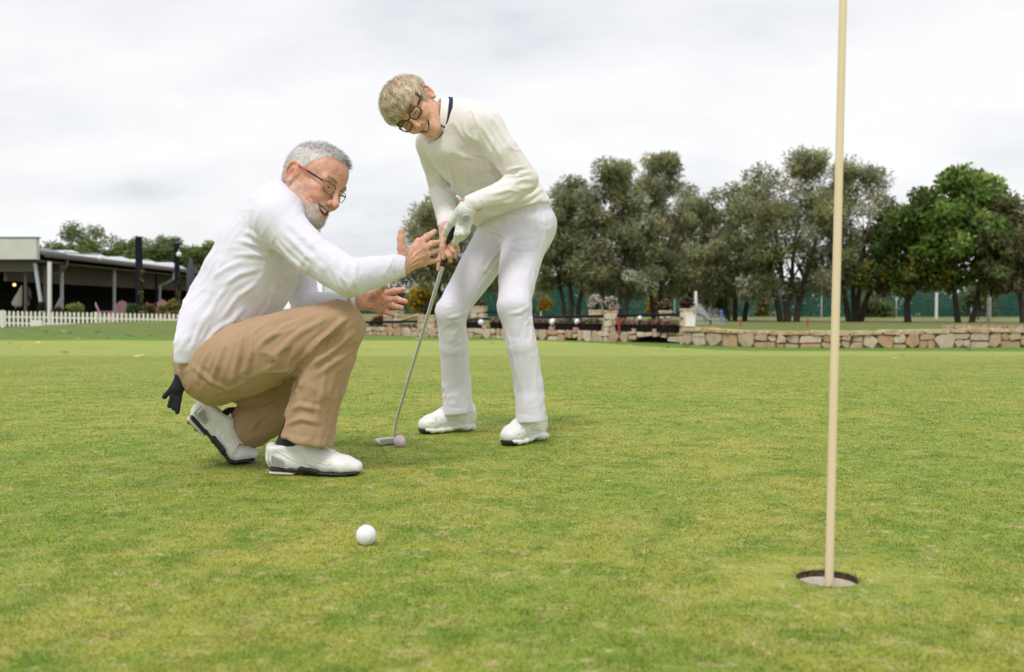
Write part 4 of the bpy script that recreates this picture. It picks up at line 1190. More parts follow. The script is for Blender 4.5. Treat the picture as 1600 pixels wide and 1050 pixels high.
# lit pendant inside
M_lit = bpy.data.materials.new('lit_bulb'); M_lit.use_nodes = True
M_lit.node_tree.nodes['Principled BSDF'].inputs['Emission Color'].default_value = (1,0.62,0.22,1); M_lit.node_tree.nodes['Principled BSDF'].inputs['Emission Strength'].default_value = 3.0
c = at(22.5,445,46.2); t = empty('pendant_lamp', (c[0],c[1],zb0-0.04), 'small warm lit lamp hanging in the dark veranda', 'lamp'); dz = c[2]-(zb0-0.04)
mb = MB(); mb.lathe([(0.065*math.sin(a), dz-0.065*math.cos(a)) for a in np.linspace(0.05,PI-0.05,9)], n=12); mb.build('bulb', M_lit, t, True)
mb = MB(); mb.tube([(0,0,dz+0.06),(0,0,0)], 0.008, 5); mb.build('cord', M_rail, t)
# closed cream parasol leaning inside, white flower garland
M_canvas = pm('cream_canvas', (0.55,0.50,0.42), 0.9)
a_, b_ = at(25,478,46.4), at(34,446,46.4); t = empty('parasol', tuple(a_), 'folded cream parasol leaning inside the dark veranda', 'parasol', 'closed parasols'); 
mb = MB(); v_ = b_-a_; mb.tube([v_*0.0,v_*0.1,v_*0.45,v_*0.8,v_*1.0], [0.20,0.24,0.16,0.07,0.02], 9); mb.build('canopy', M_canvas, t); mb = MB(); mb.tube([v_*-0.1, v_*0.0], 0.03, 6); mb.build('pole', M_white, t)
bush('garland', 45.5, 478, 45.6, 7, 30, [(0.55,0.55,0.52),(0.35,0.37,0.32),(0.10,0.13,0.06)], 'hanging garland of small white flowers in the veranda opening', 'garland', n=9, size=0.07, asp=0.6, per=28, seed=31)
# black posts with cable and globe lights
for px, ty, Yq, w, lab in ((218,371,43.6,0.24,'tall black square post with vine, nearer the flower bed'),(277.5,381,46.5,0.20,'black square post with a white globe light, next to the man\'s back')):
    p = at(px, 495, Yq); z0_ = gz(p[0],p[1]); zt_ = at(px, ty, Yq)[2]-z0_
    t = empty('lamp_post', (p[0],p[1],z0_), lab, 'post', 'black posts carrying the light string')
    mb = MB(); mb.box((-w/2,-w/2,-0.05),(w/2,w/2,zt_)); mb.build('post', M_rail, t); mb = MB(); mb.box((-w/2-0.015,-w/2-0.015,zt_),(w/2+0.015,w/2+0.015,zt_+0.03)); mb.build('post_cap', M_rail, t)
    r = np.random.RandomState(int(px)); cents = [(np.array([w*0.5+0.05*math.sin(k*0.9), -w/2-0.03, zt_*0.16+k*zt_*0.048]), np.array([0.07,0.05,0.09])) for k in range(10)]
    V, F, wh_, P_ = leaves(cents, 16, 0.10, 0.5, 0.3, rs_=r); mob('vine', np_mesh('vine', V, F, M_leaf, False, leafcols([(0.16,0.14,0.03),(0.08,0.09,0.02),(0.28,0.21,0.05)], wh_, 10, rs_=r), SOFT), t)
cb = MB(); A_, B_, C_ = at(100,394,46), at(218,393,43.6), at(277.5,391,46.5); 
def sagline(a, b, s): return [tuple(a+(b-a)*q-np.array([0,0,s*4*q*(1-q)])) for q in np.linspace(0,1,12)]
cb.tube(sagline(A_,B_,0.12), 0.022, 5); cb.tube(sagline(B_,C_,0.06), 0.022, 5); cb.tube(sagline(B_-np.array([0,0,0.35]),C_-np.array([0,0,0.30]),0.1), 0.018, 5)
o = centred('light_cable', cb, M_rail, 'thin black cable strung from the veranda roof to the two black posts', 'cable')
for px, y, Yq, rr, lab in ((157,403,44.8,0.115,'white globe light hanging from the cable before the gutter'),(279.5,397.5,46.3,0.125,'white globe light on the black post next to the man\'s back')):
    c = at(px, y, Yq); mb = MB(); mb.lathe([(rr*math.sin(a), rr-rr*math.cos(a)) for a in np.linspace(0.03,PI-0.03,12)], n=16); mb.tube([(0,0,2*rr-0.01),(0,0,2*rr+0.10)], 0.02, 6)
    o = mb.build('globe_light', M_globe, None, True); o.location = (c[0],c[1],c[2]-rr); tag(o, lab, 'globe light', 'globe lights on the cable')
M_para = pm('grey_parasol_cloth', (0.075,0.07,0.10), 0.85)
a_ = at(299,492,45.5); a_[2] = gz(a_[0],a_[1]); zt_ = at(301,404,45.5)[2]-a_[2]; zb1 = at(297,469,45.5)[2]-a_[2]
t = empty('parasol', tuple(a_), 'closed dark grey parasol right behind the crouching man\'s back', 'parasol', 'closed parasols')
mb = MB(); v = []; n_ = 16
prof = [(0.17,zb1),(0.19,zb1+(zt_-zb1)*0.12),(0.20,zb1+(zt_-zb1)*0.5),(0.17,zb1+(zt_-zb1)*0.82),(0.06,zt_-0.06),(0.02,zt_)]
for k in range(n_):
    a = 2*PI*k/n_; f_ = 1.0 if k % 2 else 0.78
    for r_, z in prof: v.append((r_*f_*math.cos(a), r_*f_*math.sin(a), z))
m_ = len(prof); mb._a(v, [(k*m_+i, ((k+1)%n_)*m_+i, ((k+1)%n_)*m_+i+1, k*m_+i+1) for k in range(n_) for i in range(m_-1)]); mb.build('canopy', M_para, t, True)
mb = MB(); mb.tube([(0,0,0),(0,0,zt_-0.1)], 0.03, 8); mb.build('pole', M_rail, t)
# pink garden chairs
M_pink = pm('pink_paint', (0.60,0.30,0.36), 0.6)
def garden_chair(px, by, Yq, rz, label):
    p = at(px, by, Yq); z0_ = gz(p[0],p[1])
    t = empty('garden_chair', (p[0],p[1],z0_), label, 'garden chair', 'pink slatted garden chairs', rz)
    hs = (0.86,0.95,1.0,0.95,0.86)
    for k in range(5):
        x = (k-2)*0.115; mb = MB(); mb._a([(x-0.052,0.10,0.32),(x+0.052,0.10,0.32),(x+0.052,0.125,0.32),(x-0.052,0.125,0.32),(x-0.052,0.36,hs[k]),(x+0.052,0.36,hs[k]),(x+0.052,0.385,hs[k]),(x-0.052,0.385,hs[k])],[(0,3,2,1),(4,5,6,7),(0,1,5,4),(1,2,6,5),(2,3,7,6),(3,0,4,7)]); mb.build('back_slat', M_pink, t)
    for k in range(4):
        y = -0.32+k*0.115; mb = MB(); mb.box((-0.28,y,0.33-0.01*k),(0.28,y+0.10,0.355-0.01*k)); mb.build('seat_slat', M_pink, t)
    for sx in (-1,1):
        mb = MB(); mb.box((sx*0.34-0.06,-0.40,0.54),(sx*0.34+0.06,0.22,0.565)); mb.build('armrest', M_pink, t)
        mb = MB(); mb.box((sx*0.31-0.02,-0.36,0),(sx*0.31+0.02,-0.27,0.54)); mb.build('leg', M_pink, t)
        mb = MB(); mb.bar((sx*0.305,0.30,0.0),(sx*0.305,-0.30,0.34),0.03,0.09); mb.build('leg', M_pink, t)
garden_chair(163,503,45.0,1.9,'pink slatted chair turned sideways, left of the facing one')
garden_chair(193,504,44.6,0.25+PI,'pink slatted chair seen from behind, left of the tall black post')
garden_chair(259,503,46.5,PI-0.1,'pink slatted chair half hidden by flowers near the man\'s back')
FLW = [(0.60,0.10,0.12),(0.65,0.25,0.05),(0.55,0.12,0.35),(0.62,0.42,0.06)]
for px, by, w, h, pal, fl, lab, sd_i in ((116,492,32,19,[(0.24,0.32,0.06),(0.17,0.25,0.05),(0.30,0.34,0.10)],None,'light green leafy shrub behind the picket fence',41),(92,491,20,10,[(0.16,0.04,0.03),(0.10,0.03,0.02)],None,'small dark red plant by the white veranda post',42),
      (206,493,16,18,GRN,(FLW,0.05),'green plants beside the pink chair and black post',43),(232,494,26,18,GRN,(FLW,0.28),'flower bed right of the tall black post with red blooms',44),(252,494,20,15,[(0.18,0.24,0.05),(0.24,0.28,0.07)],(FLW,0.22),'orange and red flowers in front of the last pink chair',45),
      (273,495,28,26,[(0.22,0.28,0.05),(0.15,0.2,0.04)],(FLW,0.16),'tall yellow-green flowers next to the man\'s back',46),(66,486,10,14,[(0.04,0.07,0.02),(0.06,0.09,0.03)],None,'dark green pot plant by the slanting post',47)):
    bush('shrub', px, by, 43.0, w, h, pal, lab, 'shrub', 'plants behind the picket fence', n=16, size=0.10, asp=0.5, per=80, seed=sd_i, flowers=fl)
# picket fence
FY = 42.0
xa, xb = at(-120,500,FY)[0], at(330,500,FY)[0]
pf = empty('picket_fence', ((xa+xb)/2, FY, GZ), 'low cream picket fence in front of the clubhouse', 'fence')
ztL, ztR = at(0,485.5,FY)[2], at(285,490.5,FY)[2]; xL, xR = at(0,485,FY)[0], at(285,490,FY)[0]
def ftop(x): return ztL+(ztR-ztL)*(x-xL)/(xR-xL)
stp = 6.75*FY/1500; np_ = int((xb-xa)/stp); hp = 0.68; wpk = 0.095
mb = MB(); poly = [(-wpk/2,0),(wpk/2,0),(wpk/2,hp-0.05),(wpk*0.28,hp-0.012),(0,hp),(-wpk*0.28,hp-0.012),(-wpk/2,hp-0.05)]
mb.prism(poly, (0,0,0), (1,0,0), (0,0,1), (0,-1,0), 0.0, 0.02, 0.004); pme = mb.mesh('picket', M_picket)
for k in range(np_):
    x = xa+k*stp; o = mob('picket', pme, pf); o.location = (x-pf.location[0], 0, ftop(x)-hp-GZ)
for zz in (0.15,0.42):
    mb = MB(); mb.bar((xa-pf.location[0],0.025,ftop(xa)-hp+zz-GZ),(xb-pf.location[0],0.025,ftop(xb)-hp+zz-GZ),0.03,0.07,up=(0,0,1)); mb.build('rail', M_picket, pf)
for px in (4,150,295):
    x = at(px,490,FY)[0]; mb = MB(); mb.box((x-pf.location[0]-0.06,-0.03-0.02,ftop(x)-hp-0.1-GZ),(x-pf.location[0]+0.06,0.09,ftop(x)+0.02-GZ)); mb.build('post', M_picket, pf)
x = at(57.5,500,FY)[0]; mb = MB(); mb.box((x-pf.location[0]-0.24,-0.035,ftop(x)-hp-0.02-GZ),(x-pf.location[0]+0.24,-0.022,ftop(x)-hp+0.30-GZ)); mb.build('panel', M_picket, pf)
# fallen leaves on the grass
LM_ = [pm('fallen_leaf', c, 0.8) for c in ((0.62,0.40,0.18),(0.70,0.52,0.26),(0.58,0.32,0.13),(0.72,0.58,0.20))]
lmeshes = []
r = np.random.RandomState(9)
for m in LM_:
    mb = MB(); n_ = 8
    pts = []
    for i in range(n_+1):
        t_ = i/n_; w_ = 0.5*math.sin(PI*min(0.98,t_*0.96+0.02))*0.62; pts.append((t_-0.5, w_, 0.28*(t_-0.5)**2+0.05))
    v = [(x, w_, z+0.14*w_) for x, w_, z in pts]+[(x, 0, z) for x, w_, z in pts]+[(x, -w_, z+0.10*w_) for x, w_, z in pts]
    f = [(i,i+1,n_+2+i,n_+1+i) for i in range(n_)]+[(n_+1+i,n_+2+i,2*n_+3+i,2*n_+2+i) for i in range(n_)]
    mb._a(v, f); mb._a([(-0.75,-0.012,0.10),(-0.48,-0.012,0.12),(-0.48,0.012,0.12),(-0.75,0.012,0.10)],[(0,1,2,3)]); lmeshes.append(mb.mesh('fallen_leaf', m))
spots = [(16,537,.10),(34,519,.14),(55,524,.10),(72,519,.16),(84,524,.10),(99,518,.12),(100,552,.14),(109,521,.14),(129,518,.10),(153,520,.18),(168,529,.10),(199,524,.18),(207,526,.14),(232,512,.12),(235,525,.14),(122,530,.12),(217,558,.12),(38,546,.10),(60,536,.10),(684,529,.16),(652,530,.12),(1042,543,.16),(1070,542.5,.20),(1032,547,.12),(1411,556,.10),(1512,548,.12),(1398,561,.08),(985,541,.10),(770,537,.10),(798,537,.10),(575,547,.08),(1180,548,.08)]
for k, (px, y, s_) in enumerate(spots):
    p = ground_at(px, y); o = mob('fallen_leaf', lmeshes[r.randint(4)]); o.location = (p[0], p[1], gz(p[0],p[1])+0.006); o.scale = (s_*1.5,)*3; o.rotation_euler = (r.normal()*0.15, r.normal()*0.15, r.rand()*6.28)
    tag(o, 'dry fallen leaf on the grass in front of the bridge or stone wall' if px > 500 else 'dry fallen leaf on the grass between the picket fence and the crouching man', 'leaf', 'fallen leaves by the bridge' if px > 500 else 'fallen leaves by the fence')
# ================================================================== PEOPLE
M_skin = pm('skin', (1,1,1), 0.48, attr=True, sss=0.12, spec=0.35, bump=(260, 0.25, 0.002))
M_hair = soft_mat('hair_strand', 0.35, 0.5, 0.25, 0.25)
M_teeth = pm('teeth', (0.85,0.80,0.70), 0.25)
M_mouth = pm('mouth_lining', (0.12,0.03,0.025), 0.5)
M_eye = pm('eyeball', (1,1,1), 0.12, attr=True)
M_shirt = pm('white_cotton_jersey', (0.755,0.735,0.85), 0.85, sheen=0.15, bump=(700, 0.18, 0.001), spec=0.2)
M_sweater = pm('cream_knit', (0.81,0.765,0.755), 0.9, sheen=0.3, bump=(420, 0.35, 0.0016), spec=0.15, wave=(150, 0.12, 0.001))
M_collar = pm('white_pique', (0.84,0.84,0.86), 0.85, bump=(900, 0.2, 0.001), spec=0.2)
M_navy = pm('navy_stripe', (0.015,0.02,0.06), 0.8)
M_jeans = pm('white_denim', (0.765,0.74,0.85), 0.85, bump=(600, 0.22, 0.001), spec=0.2)
M_chino = pm('khaki_twill', (0.45,0.30,0.19), 0.85, var=(9, (0.41,0.27,0.165), 0.4, 0.75), bump=(650, 0.25, 0.0012), spec=0.2, sheen=0.1)
M_belt = pm('dark_belt', (0.03,0.022,0.018), 0.5)
M_sock = pm('charcoal_sock', (0.025,0.026,0.03), 0.95, bump=(500, 0.5, 0.002))
M_leather = pm('white_leather', (0.80,0.80,0.79), 0.38, var=(60, (0.74,0.74,0.72), 0.5, 0.8), bump=(300, 0.15, 0.001))
M_panel = pm('grey_mesh_panel', (0.42,0.40,0.38), 0.6)
M_black = pm('black_rubber', (0.012,0.012,0.018), 0.45, bump=(200, 0.2, 0.001))
M_cream = pm('cream_rubber', (0.60,0.58,0.46), 0.5, var=(70, (0.36,0.33,0.24), 0.55, 0.75))
M_dirty = pm('muddy_sole', (0.24,0.19,0.13), 0.8, var=(60, (0.12,0.10,0.07), 0.45, 0.65))
M_lace = pm('lace', (0.70,0.70,0.68), 0.8)
M_frame = pm('black_frame', (0.01,0.01,0.013), 0.25)
M_red = pm('red_temple', (0.55,0.02,0.03), 0.35)
M_gunmetal = pm('gunmetal', (0.10,0.09,0.09), 0.3, metal=0.8)
M_glove = pm('glove_leather', (0.76,0.77,0.76), 0.55, var=(70, (0.68,0.70,0.68), 0.45, 0.7), bump=(120, 0.25, 0.002))
M_badge = pm('glove_badge', (0.55,0.52,0.80), 0.5)
M_knitglove = pm('black_glove', (0.010,0.011,0.018), 0.9, bump=(300, 0.4, 0.002))
M_steel = pm('steel', (0.62,0.63,0.66), 0.22, metal=1.0)
M_silver = pm('stud', (0.8,0.8,0.82), 0.15, metal=1.0)
def lens_mat(name, tint, a):
    m = bpy.data.materials.new(name); m.use_nodes = True
    N, L = m.node_tree.nodes, m.node_tree.links; N.clear()
    o = N.new('ShaderNodeOutputMaterial'); t = N.new('ShaderNodeBsdfTransparent'); g = N.new('ShaderNodeBsdfGlossy')
    t.inputs[0].default_value = (*tint, 1); g.inputs['Roughness'].default_value = 0.03
    x = N.new('ShaderNodeMixShader'); x.inputs[0].default_value = a
    L.new(t.outputs[0], x.inputs[1]); L.new(g.outputs[0], x.inputs[2]); L.new(x.outputs[0], o.inputs[0])
    return m
M_lens = lens_mat('spectacle_lens', (0.98,0.98,0.98), 0.05)

def mixc(a, b, m): return a*(1-m[:,None]) + np.asarray(b)*m[:,None]
def gauss(P, c, r): return np.exp(-(((P-np.array(c))/np.array(r))**2).sum(1))

def arc_mouth(t, open_, w, z0, x0, rise):
    return x0 - 0.024*t*t, w*t, z0 + rise*t*t

class Head:
    """local frame: x to the front, y to the person's left, z up; origin between the ears"""
    def __init__(s, R, org, sc, man, neck_to, neck_r):
        s.R, s.o, s.sc, s.man = R, np.array(org), sc, man
        s.nt = s.loc(np.array(neck_to)); s.nr = neck_r / sc
    def w(s, P): return (np.asarray(P)*s.sc) @ s.R.T + s.o
    def loc(s, P): return ((np.asarray(P)-s.o) @ s.R) / s.sc
    def sculpt(s):
        man = s.man
        lo = np.minimum([-0.118,-0.102,-0.135], s.nt-s.nr-0.01); hi = np.maximum([0.14,0.102,0.145], s.nt+s.nr+0.01)
        f = s.f = Field(lo, hi, 0.0018)
        f.add(ell((-0.008,0,0.045), (0.097,0.077,0.085)), 0.01)
        f.add(ell((0.034,0,0.055), (0.060,0.067,0.058)), 0.03)
        f.add(ell((0.034,0,-0.02), (0.054,0.060,0.078)), 0.03)
        jw = 0.055 if man else 0.046
        for q in (-1, 1):
            f.add(cap((-0.006,q*0.062,0.004), (0.004,q*jw,-0.048), 0.017, 0.018), 0.02)
            f.add(cap((0.004,q*jw,-0.048), (0.066,q*0.018,-0.088), 0.018, 0.017), 0.025)
            f.add(ell((0.060,q*0.047,-0.006), (0.025,0.022,0.017)), 0.02)          # cheekbone
            f.add(ell((0.073,q*0.039,-0.026), (0.020,0.020,0.017)), 0.014)         # cheek lifted by the smile
            f.add(cap((0.088,q*0.012,0.031), (0.076,q*0.046,0.031), 0.011 if man else 0.008), 0.014)
        f.add(cap((0.076,-0.010,-0.090), (0.076,0.010,-0.090), 0.020 if man else 0.017), 0.02)
        f.add(ell((0.070,0,-0.052), (0.029,0.036,0.034)), 0.02)
        for q in (-1, 1):
            f.sub(ell((0.100,q*0.033,0.012), (0.017,0.019,0.011)), 0.012)
            f.add(ball((0.0775,q*0.032,0.012), 0.0142), 0.005)
        # nose
        nl = 0.121 if man else 0.113
        f.add(cap((0.092,0,0.022), (nl-0.008,0,-0.018), 0.0075, 0.0095), 0.012)
        f.add(ball((nl-0.002,0,-0.026), 0.0112 if man else 0.0100), 0.008)
        for q in (-1, 1):
            f.add(ball((nl-0.016,q*0.0125,-0.028), 0.0088 if man else 0.0078), 0.007)
            f.sub(ball((nl-0.008,q*0.0065,-0.0355), 0.0038), 0.003)
            # crease from nostril to mouth corner, bags, crow's feet
            f.sub(cap((0.096,q*0.021,-0.024), (0.088,q*0.036,-0.048), 0.0022, 0.0030), 0.006)
            f.sub(cap((0.088,q*0.036,-0.048), (0.080,q*0.040,-0.064), 0.0028, 0.0015), 0.006)
            f.sub(cap((0.089,q*0.022,-0.002), (0.080,q*0.046,0.000), 0.0016), 0.004)
        # open smile
        s.mw = 0.032 if man else 0.031; s.mz = -0.058 if man else -0.056; s.mx = 0.098; s.rise = 0.013
        ts = np.linspace(-1, 1, 13)
        up, low = [], []
        for t in ts:
            x, y, z = arc_mouth(t, 0, s.mw, s.mz, s.mx, s.rise)
            h = (0.0090 if man else 0.0080)*(1-t*t)
            up.append((x, y, z+h*0.7)); low.append((x-0.003*(1-t*t), y, z-h*1.25))
        for A, r in ((up, 0.0040), (low, 0.0050)):
            for i in range(12):
                e = 0.55+0.45*(1-ts[i]**2)
                f.add(cap(A[i], A[i+1], r*e), 0.006)
        for i in range(12):
            x, y, z = arc_mouth(ts[i], 0, s.mw, s.mz, s.mx, s.rise); x2, y2, z2 = arc_mouth(ts[i+1], 0, s.mw, s.mz, s.mx, s.rise)
            h = (0.0093 if man else 0.0082)*(1-ts[i]**2)*0.9+0.0008
            f.sub(cap((x+0.006,y,z-h*0.25), (x2+0.006,y2,z2-h*0.25), h), 0.0015)
            f.sub(cap((x-0.006,y,z-h*0.25), (x2-0.006,y2,z2-h*0.25), h), 0.0015)
        # ears
        for q in (-1, 1):
            yb = q*0.078
            Rm = np.eye(3)
            f.add(ell((-0.013,yb+q*0.001,0.006), (0.021,0.011,0.034)), 0.006)
            ring = [(0.000,0.016),(-0.004,0.030),(-0.016,0.034),(-0.028,0.026),(-0.031,0.010),(-0.027,-0.006),(-0.019,-0.018),(-0.009,-0.027),(-0.004,-0.022)]
            for (x0,z0),(x1,z1) in zip(ring, ring[1:]):
                o0 = 0.002+0.009*max(0,-x0/0.03); o1 = 0.002+0.009*max(0,-x1/0.03)
                f.add(cap((x0,yb+q*(o0+0.004),z0),(x1,yb+q*(o1+0.004),z1), 0.0042), 0.003)
            f.add(ball((-0.008,yb+q*0.004,-0.026), 0.0075), 0.005)
            f.sub(ell((-0.010,yb+q*0.014,-0.002), (0.010,0.009,0.014)), 0.003)
            f.sub(cap((-0.008,yb+q*0.014,0.023), (-0.022,yb+q*0.016,0.012), 0.0032), 0.003)
            f.add(ball((0.001,yb+q*0.003,-0.003), 0.005), 0.004)
        # neck
        f.add(cap((-0.022,0,-0.015), s.nt, 0.056 if man else 0.047, s.nr), 0.03)
        if man: f.add(cap((0.03,0,-0.085), s.nt+np.array([0.035,0,0.01]), 0.018, 0.022), 0.03)
        # eyelid slit of a narrowed, smiling eye
        for q in (-1, 1):
            f.sub(ell((0.093,q*0.0325,0.0100), (0.014,0.0125,0.0029)), 0.0015)
            f.add(cap((0.0905,q*0.019,0.0165), (0.087,q*0.046,0.0135), 0.0026), 0.004)
            f.add(cap((0.0895,q*0.020,0.0045), (0.086,q*0.045,0.0050), 0.0026), 0.005)
        V, F = f.mesh(1)
        V = s.wrinkles(V, F)
        s.V, s.F = V, F
        s.N = vnormals(V, F)
        return s
    def surf(s, p, c=(0.015,0,0.0)):
        p = np.array(p, float); c = np.array(c); d = p-c; d /= np.linalg.norm(d)
        T = np.linspace(0.15, 0.0, 160); Q = c+T[:,None]*d
        j = np.argmax(s.f.sample(Q) < 0)
        return Q[j]
    def wrinkles(s, V, F):
        man = s.man; L = []
        def line(pts, A, w):
            P = []
            for a, b in zip(pts, pts[1:]):
                for t in np.linspace(0,1,5,endpoint=False): P.append(s.surf(np.array(a)+(np.array(b)-np.array(a))*t))
            P.append(s.surf(pts[-1])); L.append((np.array(P), A, w))
        for q in (-1,1):
            line([(0.098,q*0.020,-0.020),(0.092,q*0.034,-0.036),(0.082,q*0.043,-0.054),(0.074,q*0.043,-0.068)], -0.0022, 0.0030)
            line([(0.078,q*0.048,-0.036),(0.066,q*0.056,-0.052),(0.056,q*0.056,-0.066)], -0.0014, 0.0026)
            line([(0.093,q*0.018,-0.001),(0.088,q*0.034,-0.007),(0.078,q*0.050,-0.003)], -0.0014, 0.0022)
            line([(0.093,q*0.020,0.022),(0.090,q*0.034,0.0235),(0.080,q*0.048,0.018)], -0.0014, 0.0018)
            for z0, z1 in ((0.014,0.030),(0.010,0.016),(0.006,0.004),(0.003,-0.008)):
                line([(0.072,q*0.052,z0),(0.052,q*0.066,(z0+z1)/2),(0.034,q*0.072,z1)], -0.0008, 0.0020)
            if man:
                line([(0.050,q*0.066,-0.012),(0.045,q*0.064,-0.040),(0.040,q*0.055,-0.066)], -0.0010, 0.0024)
                line([(0.095,q*0.006,0.024),(0.096,q*0.0045,0.040)], -0.0012, 0.0016)
        for z, A in (((0.048,-0.0007),(0.058,-0.0008),(0.068,-0.0007),(0.077,-0.0005)) if man else ((0.056,-0.0007),(0.066,-0.0006))):
            line([(0.075,-0.050,z-0.004),(0.092,-0.028,z+0.004),(0.096,0,z),(0.092,0.028,z+0.004),(0.075,0.050,z-0.004)], A, 0.0020)
        line([(0.090,-0.014,-0.078),(0.092,0,-0.080),(0.090,0.014,-0.078)], -0.0014, 0.0030)
        V = crease(V, F, L)
        N = vnormals(V, F)
        return V+N*(0.00035*vnoise(V*170,8)+0.0005*vnoise(V*70,9))[:,None]
    def hairmask(s, P):
        x, y, z = P[:,0], P[:,1], P[:,2]
        if s.man:
            line = np.where(x > 0.02, 0.046 + (x-0.02)*1.32, np.where(x > -0.002, -0.004+(x+0.002)*2.0, np.where(x > -0.045, 0.030, -0.062)))
            line = line - 0.018*np.exp(-(y/0.035)**2)*(x > 0.05)
        else:
            line = np.where(x > 0.0, 0.010 + x*0.50, np.where(x > -0.04, 0.030, -0.05))
        return sstep(-0.006, 0.006, z - line)*(np.abs(y) < 0.0825)
    def colours(s):
        P = s.V; man = s.man
        base = np.array([0.68,0.36,0.265]) if man else np.array([0.75,0.43,0.305])
        C = np.tile(base, (len(P),1))
        C *= (1+0.14*vnoise(P*55, 1)+0.12*vnoise(P*160, 2)+0.10*vnoise(P*330, 3))[:,None]
        red = np.array([0.58,0.20,0.13])
        m = np.zeros(len(P))
        for q in (-1, 1):
            m += 0.55*gauss(P, (0.075,q*0.042,-0.018), (0.025,0.020,0.016)) + 0.5*gauss(P, (-0.015,q*0.085,0.002), (0.025,0.012,0.035))
        m += 0.6*gauss(P, (0.114,0,-0.025), (0.014,0.016,0.014)) + 0.3*gauss(P, (0.09,0,0.06), (0.03,0.05,0.02))
        C = mixc(C, red, np.clip(m,0,1)*0.75)
        # lips
        t = np.clip(P[:,1]/s.mw, -1, 1)
        zc = s.mz + s.rise*t*t
        h = (0.0086)*(1-t*t)
        dz = P[:,2]-zc
        front = P[:,0] > 0.060
        lip = front & (np.abs(P[:,1]) < s.mw*1.05) & (dz < h*0.7+0.0042) & (dz > -h*1.25-0.0058)
        C[lip] = C[lip]*0.35 + np.array([0.42,0.13,0.10])*0.65
        inside = front & (np.abs(P[:,1]) < s.mw) & (np.abs(dz+0.0015) < h*0.85) & (P[:,0] < s.mx-0.024*t*t-0.006)
        C[inside] = (0.10,0.025,0.02)
        if man:
            x, y, z = P[:,0], P[:,1], P[:,2]
            jaw = sstep(-0.052,-0.070,z - 0.30*(0.07-x))*sstep(-0.01,0.02,x)*sstep(-0.118,-0.104,z)
            mous = gauss(P, (0.100,0,-0.046), (0.03,0.030,0.0085)) + gauss(P, (0.088,-0.033,-0.058), (0.02,0.010,0.016)) + gauss(P, (0.088,0.033,-0.058), (0.02,0.010,0.016))
            side = sstep(0.0,-0.02,z)*sstep(-0.02,0.0,x)*sstep(0.045,0.02,x)*0.4
            b = np.clip(np.maximum(jaw*0.85, np.maximum(mous*0.95, side)),0,1)
            b *= (~lip)*(~inside)
            s.beard = b
            C = mixc(C, (0.74,0.68,0.64), b*0.75*(0.8+0.3*vnoise(P*220,4)))
        hm = s.hairmask(P)
        C = mixc(C, (0.74,0.71,0.69) if man else (0.80,0.63,0.45), hm*(0.85 if man else 0.95))
        # eyebrows
        bm = sum(np.exp(-(((P[:,1]-q*0.031)/0.017)**2)**2)*np.exp(-((P[:,2]-(0.0345-0.10*np.abs(np.abs(P[:,1])-0.034)))/0.0036)**2)*(P[:,0]>0.06) for q in (-1,1))
        C = mixc(C, (0.22,0.16,0.12) if man else (0.30,0.20,0.12), np.clip(bm,0,1)*0.6)
        s.C = np.clip(C, 0, 1)
        return s
    def eyes(s, parent):
        for q in (-1, 1):
            n, m = 14, 20
            V = [(0,0,1)]; F = []
            th = np.linspace(0, PI, n); ph = np.linspace(0, 2*PI, m, endpoint=False)
            V = np.array([(math.cos(t), math.sin(t)*math.cos(p), math.sin(t)*math.sin(p)) for t in th for p in ph])
            F = np.array([(i*m+j, i*m+(j+1)%m, (i+1)*m+(j+1)%m, (i+1)*m+j) for i in range(n-1) for j in range(m)])
            look = s.gaze / np.linalg.norm(s.gaze)
            a = np.arccos(np.clip(V @ look, -1, 1))
            C = np.tile((0.55,0.50,0.46), (len(V),1)); C[a < 0.56] = (0.05,0.04,0.03) ; C[a < 0.24] = (0.004,0.004,0.004)
            mob('eye', np_mesh('eye', s.w(V*0.0125+np.array([0.0785,q*0.032,0.0115])), F, M_eye, True, C), parent)
    def teeth(s, parent):
        mb = MB(); t = np.linspace(-0.82, 0.82, 11)
        top = 0.0062 if s.man else 0.0058
        for i in range(10):
            A, B = arc_mouth(t[i]+0.012,0,s.mw,s.mz,s.mx-0.0035,s.rise), arc_mouth(t[i+1]-0.012,0,s.mw,s.mz,s.mx-0.0035,s.rise)
            h = 0.0085 if 2 <= i <= 7 else 0.0065
            h *= (1-0.5*abs(t[i]+0.08))
            if not s.man: h *= 1.6
            z = max(A[2], B[2]) + top*(1-t[i]**2*0.6)
            v = [(A[0]-0.005,A[1],z-h),(B[0]-0.005,B[1],z-h),(B[0],B[1],z-h),(A[0],A[1],z-h),
                 (A[0]-0.005,A[1],z),(B[0]-0.005,B[1],z),(B[0],B[1],z),(A[0],A[1],z)]
            mb._a([tuple(s.w(np.array(p))) for p in v], [(0,3,2,1),(4,5,6,7),(0,1,5,4),(1,2,6,5),(2,3,7,6),(3,0,4,7)])
        mb.build('teeth', M_teeth, parent, True)
    def glasses(s, parent, w, h, rim, x0, z0, drop, mat, pts_temple, temple_mats):
        """spectacles: rims as the main mesh; lenses and temples as its children"""
        mb = MB()
        yc = w/2 + 0.009
        def rimpts(q, k=28):
            out = []
            for i in range(k):
                a = 2*PI*i/k
                c, sn = math.cos(a), math.sin(a)
                y = (abs(c)**0.55)*(1 if c > 0 else -1)*w/2; z = (abs(sn)**0.55)*(1 if sn > 0 else -1)*h/2
                if z < 0: y *= 0.90
                out.append((x0 - 0.10*max(0, yc+q*y if False else abs(yc+y)-0.02)*1.6, q*(yc+y), z0+z+ (0 if z>0 else 0)))
            return out
        g = None
        lens = []
        for q in (-1, 1):
            pts = rimpts(q)
            mb.tube([s.w(p) for p in pts+pts[:2]], rim*s.sc, 8)
            lens.append(pts)
